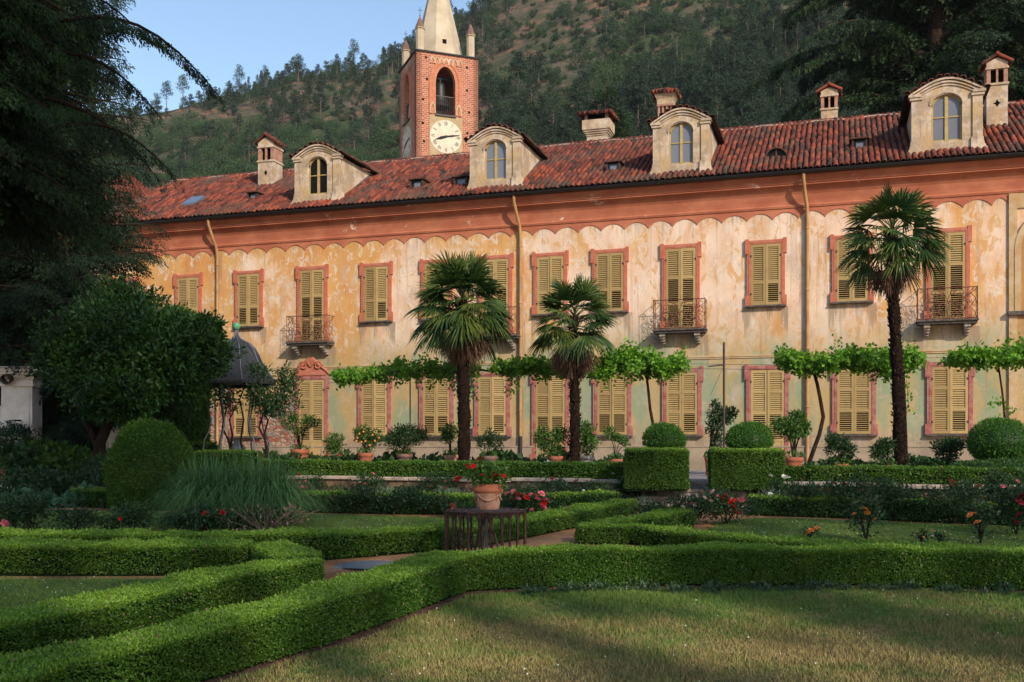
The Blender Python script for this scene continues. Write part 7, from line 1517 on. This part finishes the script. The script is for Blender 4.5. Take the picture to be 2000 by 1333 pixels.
for i_ in range(8):
    a = PI / 8 + i_ * PI / 4; sm.tube([(r_ * 1.01 * math.cos(a), r_ * 1.01 * math.sin(a), z + 0.005) for r_, z in prof[1:]], 0.012, 5)
    for j_ in range(2):
        a2 = a + PI / 4 * (0.3 + 0.4 * j_); kx = math.cos(PI / 8); sm.tube([(r_ * kx * 1.012 * math.cos(a2 + 0.12 * math.sin(q_ * 2 + j_ * 3)), r_ * kx * 1.012 * math.sin(a2 + 0.12 * math.sin(q_ * 2 + j_ * 3)), z + 0.004) for q_, (r_, z) in enumerate(prof[2:9])], 0.005, 4)
sm.build('roof_seams', M['lead_seam'], e); MB().lathe([(0.001, -0.11), (0.07, -0.085), (0.108, 0), (0.07, 0.085), (0.001, 0.11)], 14).build('ball_finial', M['green_copper'], e, loc=(0, 0, zz(638)))
for i_ in range(6):
    a = 0.3 + i_ * PI / 3; rr = 58 * s_; pts = [(rr * math.cos(a) * k1, rr * math.sin(a) * k1, z) for k1, z in ((1.0, zz(752)), (1.02, zz(775)), (0.92, zz(800)), (0.82, zz(820)), (0.88, zz(840)), (1.05, zz(862)), (1.08, zz(880)), (0.95, 0.0))]; MB().tube(pts, 0.022, 6).build('post', M['lead_seam'], e)
MB().lathe([(62 * s_, zz(756)), (64 * s_, zz(756)), (64 * s_, zz(752)), (62 * s_, zz(752))], 24).build('ring_beam', M['black_iron'], e)
o = empty('stone_urn', (gx_ + 0.05, gY - 0.1, TERR)); tag(o, 'stone urn on a pedestal and slab under the gazebo', 'urn'); MB().box(-0.75, 0.75, -0.35, 0.35, 0.0, 0.10).build('slab', M['slate_stone'], o); MB().box(-0.24, 0.24, -0.24, 0.24, 0.101, 0.42, taper=0.02).build('pedestal', M['bracket_stone'], o); MB().lathe([(0.1, 0.42), (0.09, 0.47), (0.2, 0.62), (0.22, 0.72), (0.17, 0.80), (0.10, 0.86), (0.02, 0.95)], 16).build('bowl', M['lead_seam'], o)
# climbing roses over it
rng = np.random.default_rng(120); e = empty('climbing_rose', (gx_, gY, TERR)); tag(e, 'dark climbing rose winding over the gazebo posts and roof edge', 'climbing rose'); mb = MB(); sm = MB()
for px, py, rx, rz_, n in ((432, 715, 26, 34, 1300), (495, 728, 26, 20, 900), (485, 722, 30, 18, 600), (432, 765, 34, 24, 1000), (520, 790, 34, 26, 1500), (555, 765, 30, 34, 1700), (560, 735, 20, 20, 500), (500, 770, 24, 22, 700), (440, 790, 24, 20, 500), (470, 752, 55, 8, 400), (540, 805, 24, 14, 500), (440, 715, 22, 20, 500)):
    c = P(px, py, 26.3); bush_mesh(int(n * 0.55), (c[0] - gx_, -0.55 + rng.normal() * 0.15, c[2] - TERR), (rx * s_, 0.45, rz_ * s_), 0.085, 0.045, rng, rng.random() * 9, 0.1, 0.45, mb=mb)
for pl in ([(520, 895), (516, 860), (504, 835), (512, 810), (530, 790), (556, 775)], [(524, 893), (514, 850), (522, 820), (506, 800), (498, 770)], [(452, 893), (444, 860), (432, 835), (440, 800), (430, 770)], [(446, 890), (452, 850), (446, 820), (460, 790)], [(474, 895), (468, 860), (474, 820), (466, 780), (478, 750)]):
    q = [(P(x, y, 26.4)[0] - gx_, -0.5, P(x, y, 26.4)[2] - TERR) for x, y in pl]; sm.tube(q, np.linspace(0.035, 0.012, len(q)), 6)
mb.build('foliage', M['dark_shrub_leaf'], e); sm.build('stems', M['bark'], e)
shrub(560, 868, 27.5, 0.5, 0.2, 500, 0.07, 0.04, 'rose_leaf', 'low rose with red flowers behind the left terrace hedge', fl=0, z0=TERR)
for px, py in ((417, 890), (481, 892), (500, 888), (512, 892)): c = P(px, py, 25.2); o = bloom_mesh('red', 0.08).build('geranium_bloom', M['petal_crimson'], loc=c); tag(o, 'red geranium head behind the ornamental grass', 'flower', 'red geranium heads behind the ornamental grass')

# ================================================================== gate pillar, pier, lamp, car at the left
pX = P(43, 0, 26)[0]; e = empty('gate_pillar', (pX, 26, 0.3), 0.12); tag(e, 'pale plastered gate pillar with a moulded cap at the left edge', 'pillar'); H_ = EYE - (718 - HZ) / FP * 26 - 0.3
MB().box(-0.37, 0.37, -0.37, 0.37, 0, H_ - 0.5).box(-0.30, 0.30, -0.385, -0.37, 0.6, H_ - 0.6, 1).build('shaft', [M['pillar_plaster'], M['pillar_plaster']] if 'pillar_plaster' in M else [plain('pillar_plaster', (0.84, 0.77, 0.70), 0.9, 0.1, dark=(0.68, 0.60, 0.53), scale=2.5), M['pillar_plaster']], e)
mb = MB()
for w_, z0, z1 in ((0.42, H_ - 0.5, H_ - 0.45), (0.385, H_ - 0.449, H_ - 0.32), (0.42, H_ - 0.319, H_ - 0.28), (0.46, H_ - 0.279, H_ - 0.2), (0.54, H_ - 0.199, H_ - 0.13), (0.60, H_ - 0.129, H_ - 0.07)): mb.box(-w_, w_, -w_, w_, z0, z1)
mb.build('moulded_cap', M['pillar_plaster'], e); MB().box(-0.66, 0.62, -0.64, 0.64, H_ - 0.069, H_ - 0.02).build('cap_slab', M['bracket_stone'], e)
e2 = empty('floodlight', (pX - 0.12, 25.5, 3.3)); tag(e2, 'small black floodlight fixed to the gate pillar', 'lamp'); MB().lathe([(0.05, -0.12), (0.11, -0.08), (0.13, 0.12), (0.11, 0.12), (0.09, 0.0)], 14).build('housing', M['black_iron'], e2, rot=(1.9, 0.3, 0)); MB().tube([(0, 0, 0), (0.05, 0.15, 0.1)], 0.02, 5).build('arm', M['black_iron'], e2)
e = empty('garden_wall', (pX - 1.75, 26.3, 0.3)); tag(e, 'low plastered wall with a tiled top left of the gate pillar', 'wall'); MB().box(-2, 1.35, -0.15, 0.15, 0, 2.35).build('wall', M['pillar_plaster'], e); mb = MB(); 
xs_ = np.arange(-2, 1.4, 0.2); 
for sgn in (0, 1): T = np.stack([xs_, np.full(len(xs_), -0.36 if not sgn else 0.36), np.full(len(xs_), 2.34)], -1); Rx = np.array([[1, 0, 0], [0, 0.9, -0.42], [0, 0.42, 0.9]]); Rr = np.repeat(Rx[None], len(xs_), 0) if not sgn else rotz(np.full(len(xs_), PI)) @ np.repeat(Rx[None], len(xs_), 0); stamp(mb, TV_, TF_, Rr, T, 0, RNG.random(len(xs_)), True)
mb.build('tile_capping', tilem, e)
pq = P(233, 0, 27.6); e = empty('plaster_pier', (pq[0], 27.6, 0.3), 0.1); tag(e, 'weathered plaster pier partly hidden by the topiary dome', 'pier'); MB().box(-0.27, 0.27, -0.27, 0.27, 0, 1.75).build('shaft', M['pillar_plaster'], e); MB().box(-0.33, 0.33, -0.33, 0.33, 1.751, 1.84, taper=0.02).build('cap', M['bracket_stone'], e)
# a parked car deep in the shade, its lamp catching the light
cp_ = P(95, 0, 31.5); e = empty('parked_car', (cp_[0], 31.5, 0.75), 0.25); tag(e, 'dark car parked in deep shade behind the hydrangea, lamp catching light', 'car')
k = NT('black_car_paint', 0.2, 0.5); k.col((0.012, 0.012, 0.014)); M['car_paint'] = k.m
def loft(secs, mat, mb):
    """secs: list of (x, [(y,z)...])"""
    n_ = len(secs[0][1]); V = [(x, y, z) for x, pr in secs for y, z in pr]; mb.add(V, [(a * n_ + i, a * n_ + (i + 1) % n_, (a + 1) * n_ + (i + 1) % n_, (a + 1) * n_ + i) for a in range(len(secs) - 1) for i in range(n_)] + [tuple(range(n_))[::-1], tuple(range((len(secs) - 1) * n_, len(secs) * n_))], mat, 0.5, True)
def sec(w_, z0, z1, c=0.12): return [(-w_ + c, z0), (-w_, z0 + c), (-w_, z1 - c), (-w_ + c, z1), (w_ - c, z1), (w_, z1 - c), (w_, z0 + c), (w_ - c, z0)]
bm = MB(); loft([(0.55, sec(0.70, 0.35, 0.72)), (0.42, sec(0.80, 0.25, 0.85)), (-0.3, sec(0.86, 0.22, 0.95)), (-1.2, sec(0.88, 0.22, 0.98)), (-2.6, sec(0.88, 0.22, 1.0)), (-3.4, sec(0.84, 0.25, 0.95)), (-3.6, sec(0.75, 0.35, 0.8))], 0, bm); bm.build('body', M['car_paint'], e)
cb_ = MB(); loft([(-0.35, sec(0.74, 0.9, 1.0, 0.04)), (-1.0, sec(0.64, 0.9, 1.42)), (-2.3, sec(0.64, 0.9, 1.46)), (-3.1, sec(0.70, 0.9, 1.1, 0.05))], 0, cb_); cb_.build('cabin', M['dark_glass'], e)
wh = MB().tube([(0, -0.1, 0), (0, 0.1, 0)], 0.31, 20); hub = MB().tube([(0, -0.105, 0), (0, 0.105, 0)], 0.18, 12)
for x in (-0.3, -2.8):
    for y in (-0.8, 0.8): w0_ = wh.build('wheel', M['black_iron'], e, loc=(x, y, 0.31)); hub.build('rim', M['lead_seam'], w0_)
k = NT('lamp_lens', 0.1, 0.8); k.col((0.75, 0.78, 0.82)); M['lens'] = k.m; k = NT('red_lens', 0.15, 0.6); k.col((0.5, 0.02, 0.015)); M['red_lens'] = k.m
for y, s in ((-0.66, 1), (0.66, 1)): MB().box(0.0, 0.40, -0.12, 0.12, 0, 0.16, taper=0.04).build('headlight', M['lens'], e, loc=(0.12, y, 0.70)); MB().box(-0.16, -0.005, -0.13, 0.13, 0.01, 0.15, taper=0.03).build('indicator', M['red_lens'], e, loc=(0.12, y, 0.70))

# tall cypress outside the picture: its shadow falls across the lawn and hedge
conifer('cypress_tree', 14.6, -9.8, 0, 15.2, 0.8, 0.75, 260, 'tall slender cypress behind the photographer, its shadow crossing the lawn', 'tree', 'spruce_needle', 130, dens=14, sag=0.0, droop=-0.6, shape=0.25, tr=0.2, wide=0.3, up=0.8, scale=1.3)

for q, (x, H) in enumerate(((-6, 31), (1, 30), (8, 33), (14.5, 34), (20.5, 27), (27, 25.5), (34, 25), (41, 25), (-13, 32))): shade_tree(x, -13 - 3 * (q % 2), H, 4.6, 6500, 200 + q, 'tall broad plane tree behind the photographer shading the garden', 0.56 if x < 17 else 0.22)

# thin morning haze softening the far hillside: one closed box of even density
hm = bpy.data.materials.new('thin_haze'); hm.use_nodes = True; ht = hm.node_tree; ht.nodes.remove(ht.nodes['Principled BSDF']); pv = ht.nodes.new('ShaderNodeVolumePrincipled'); pv.inputs['Color'].default_value = (0.80, 0.88, 1.0, 1); pv.inputs['Density'].default_value = 0.00011; ht.links.new(pv.outputs[0], ht.nodes['Material Output'].inputs['Volume'])
tag(MB().box(-850, 850, -80, 720, -3.5, 320).build('haze', hm), kind='stuff')
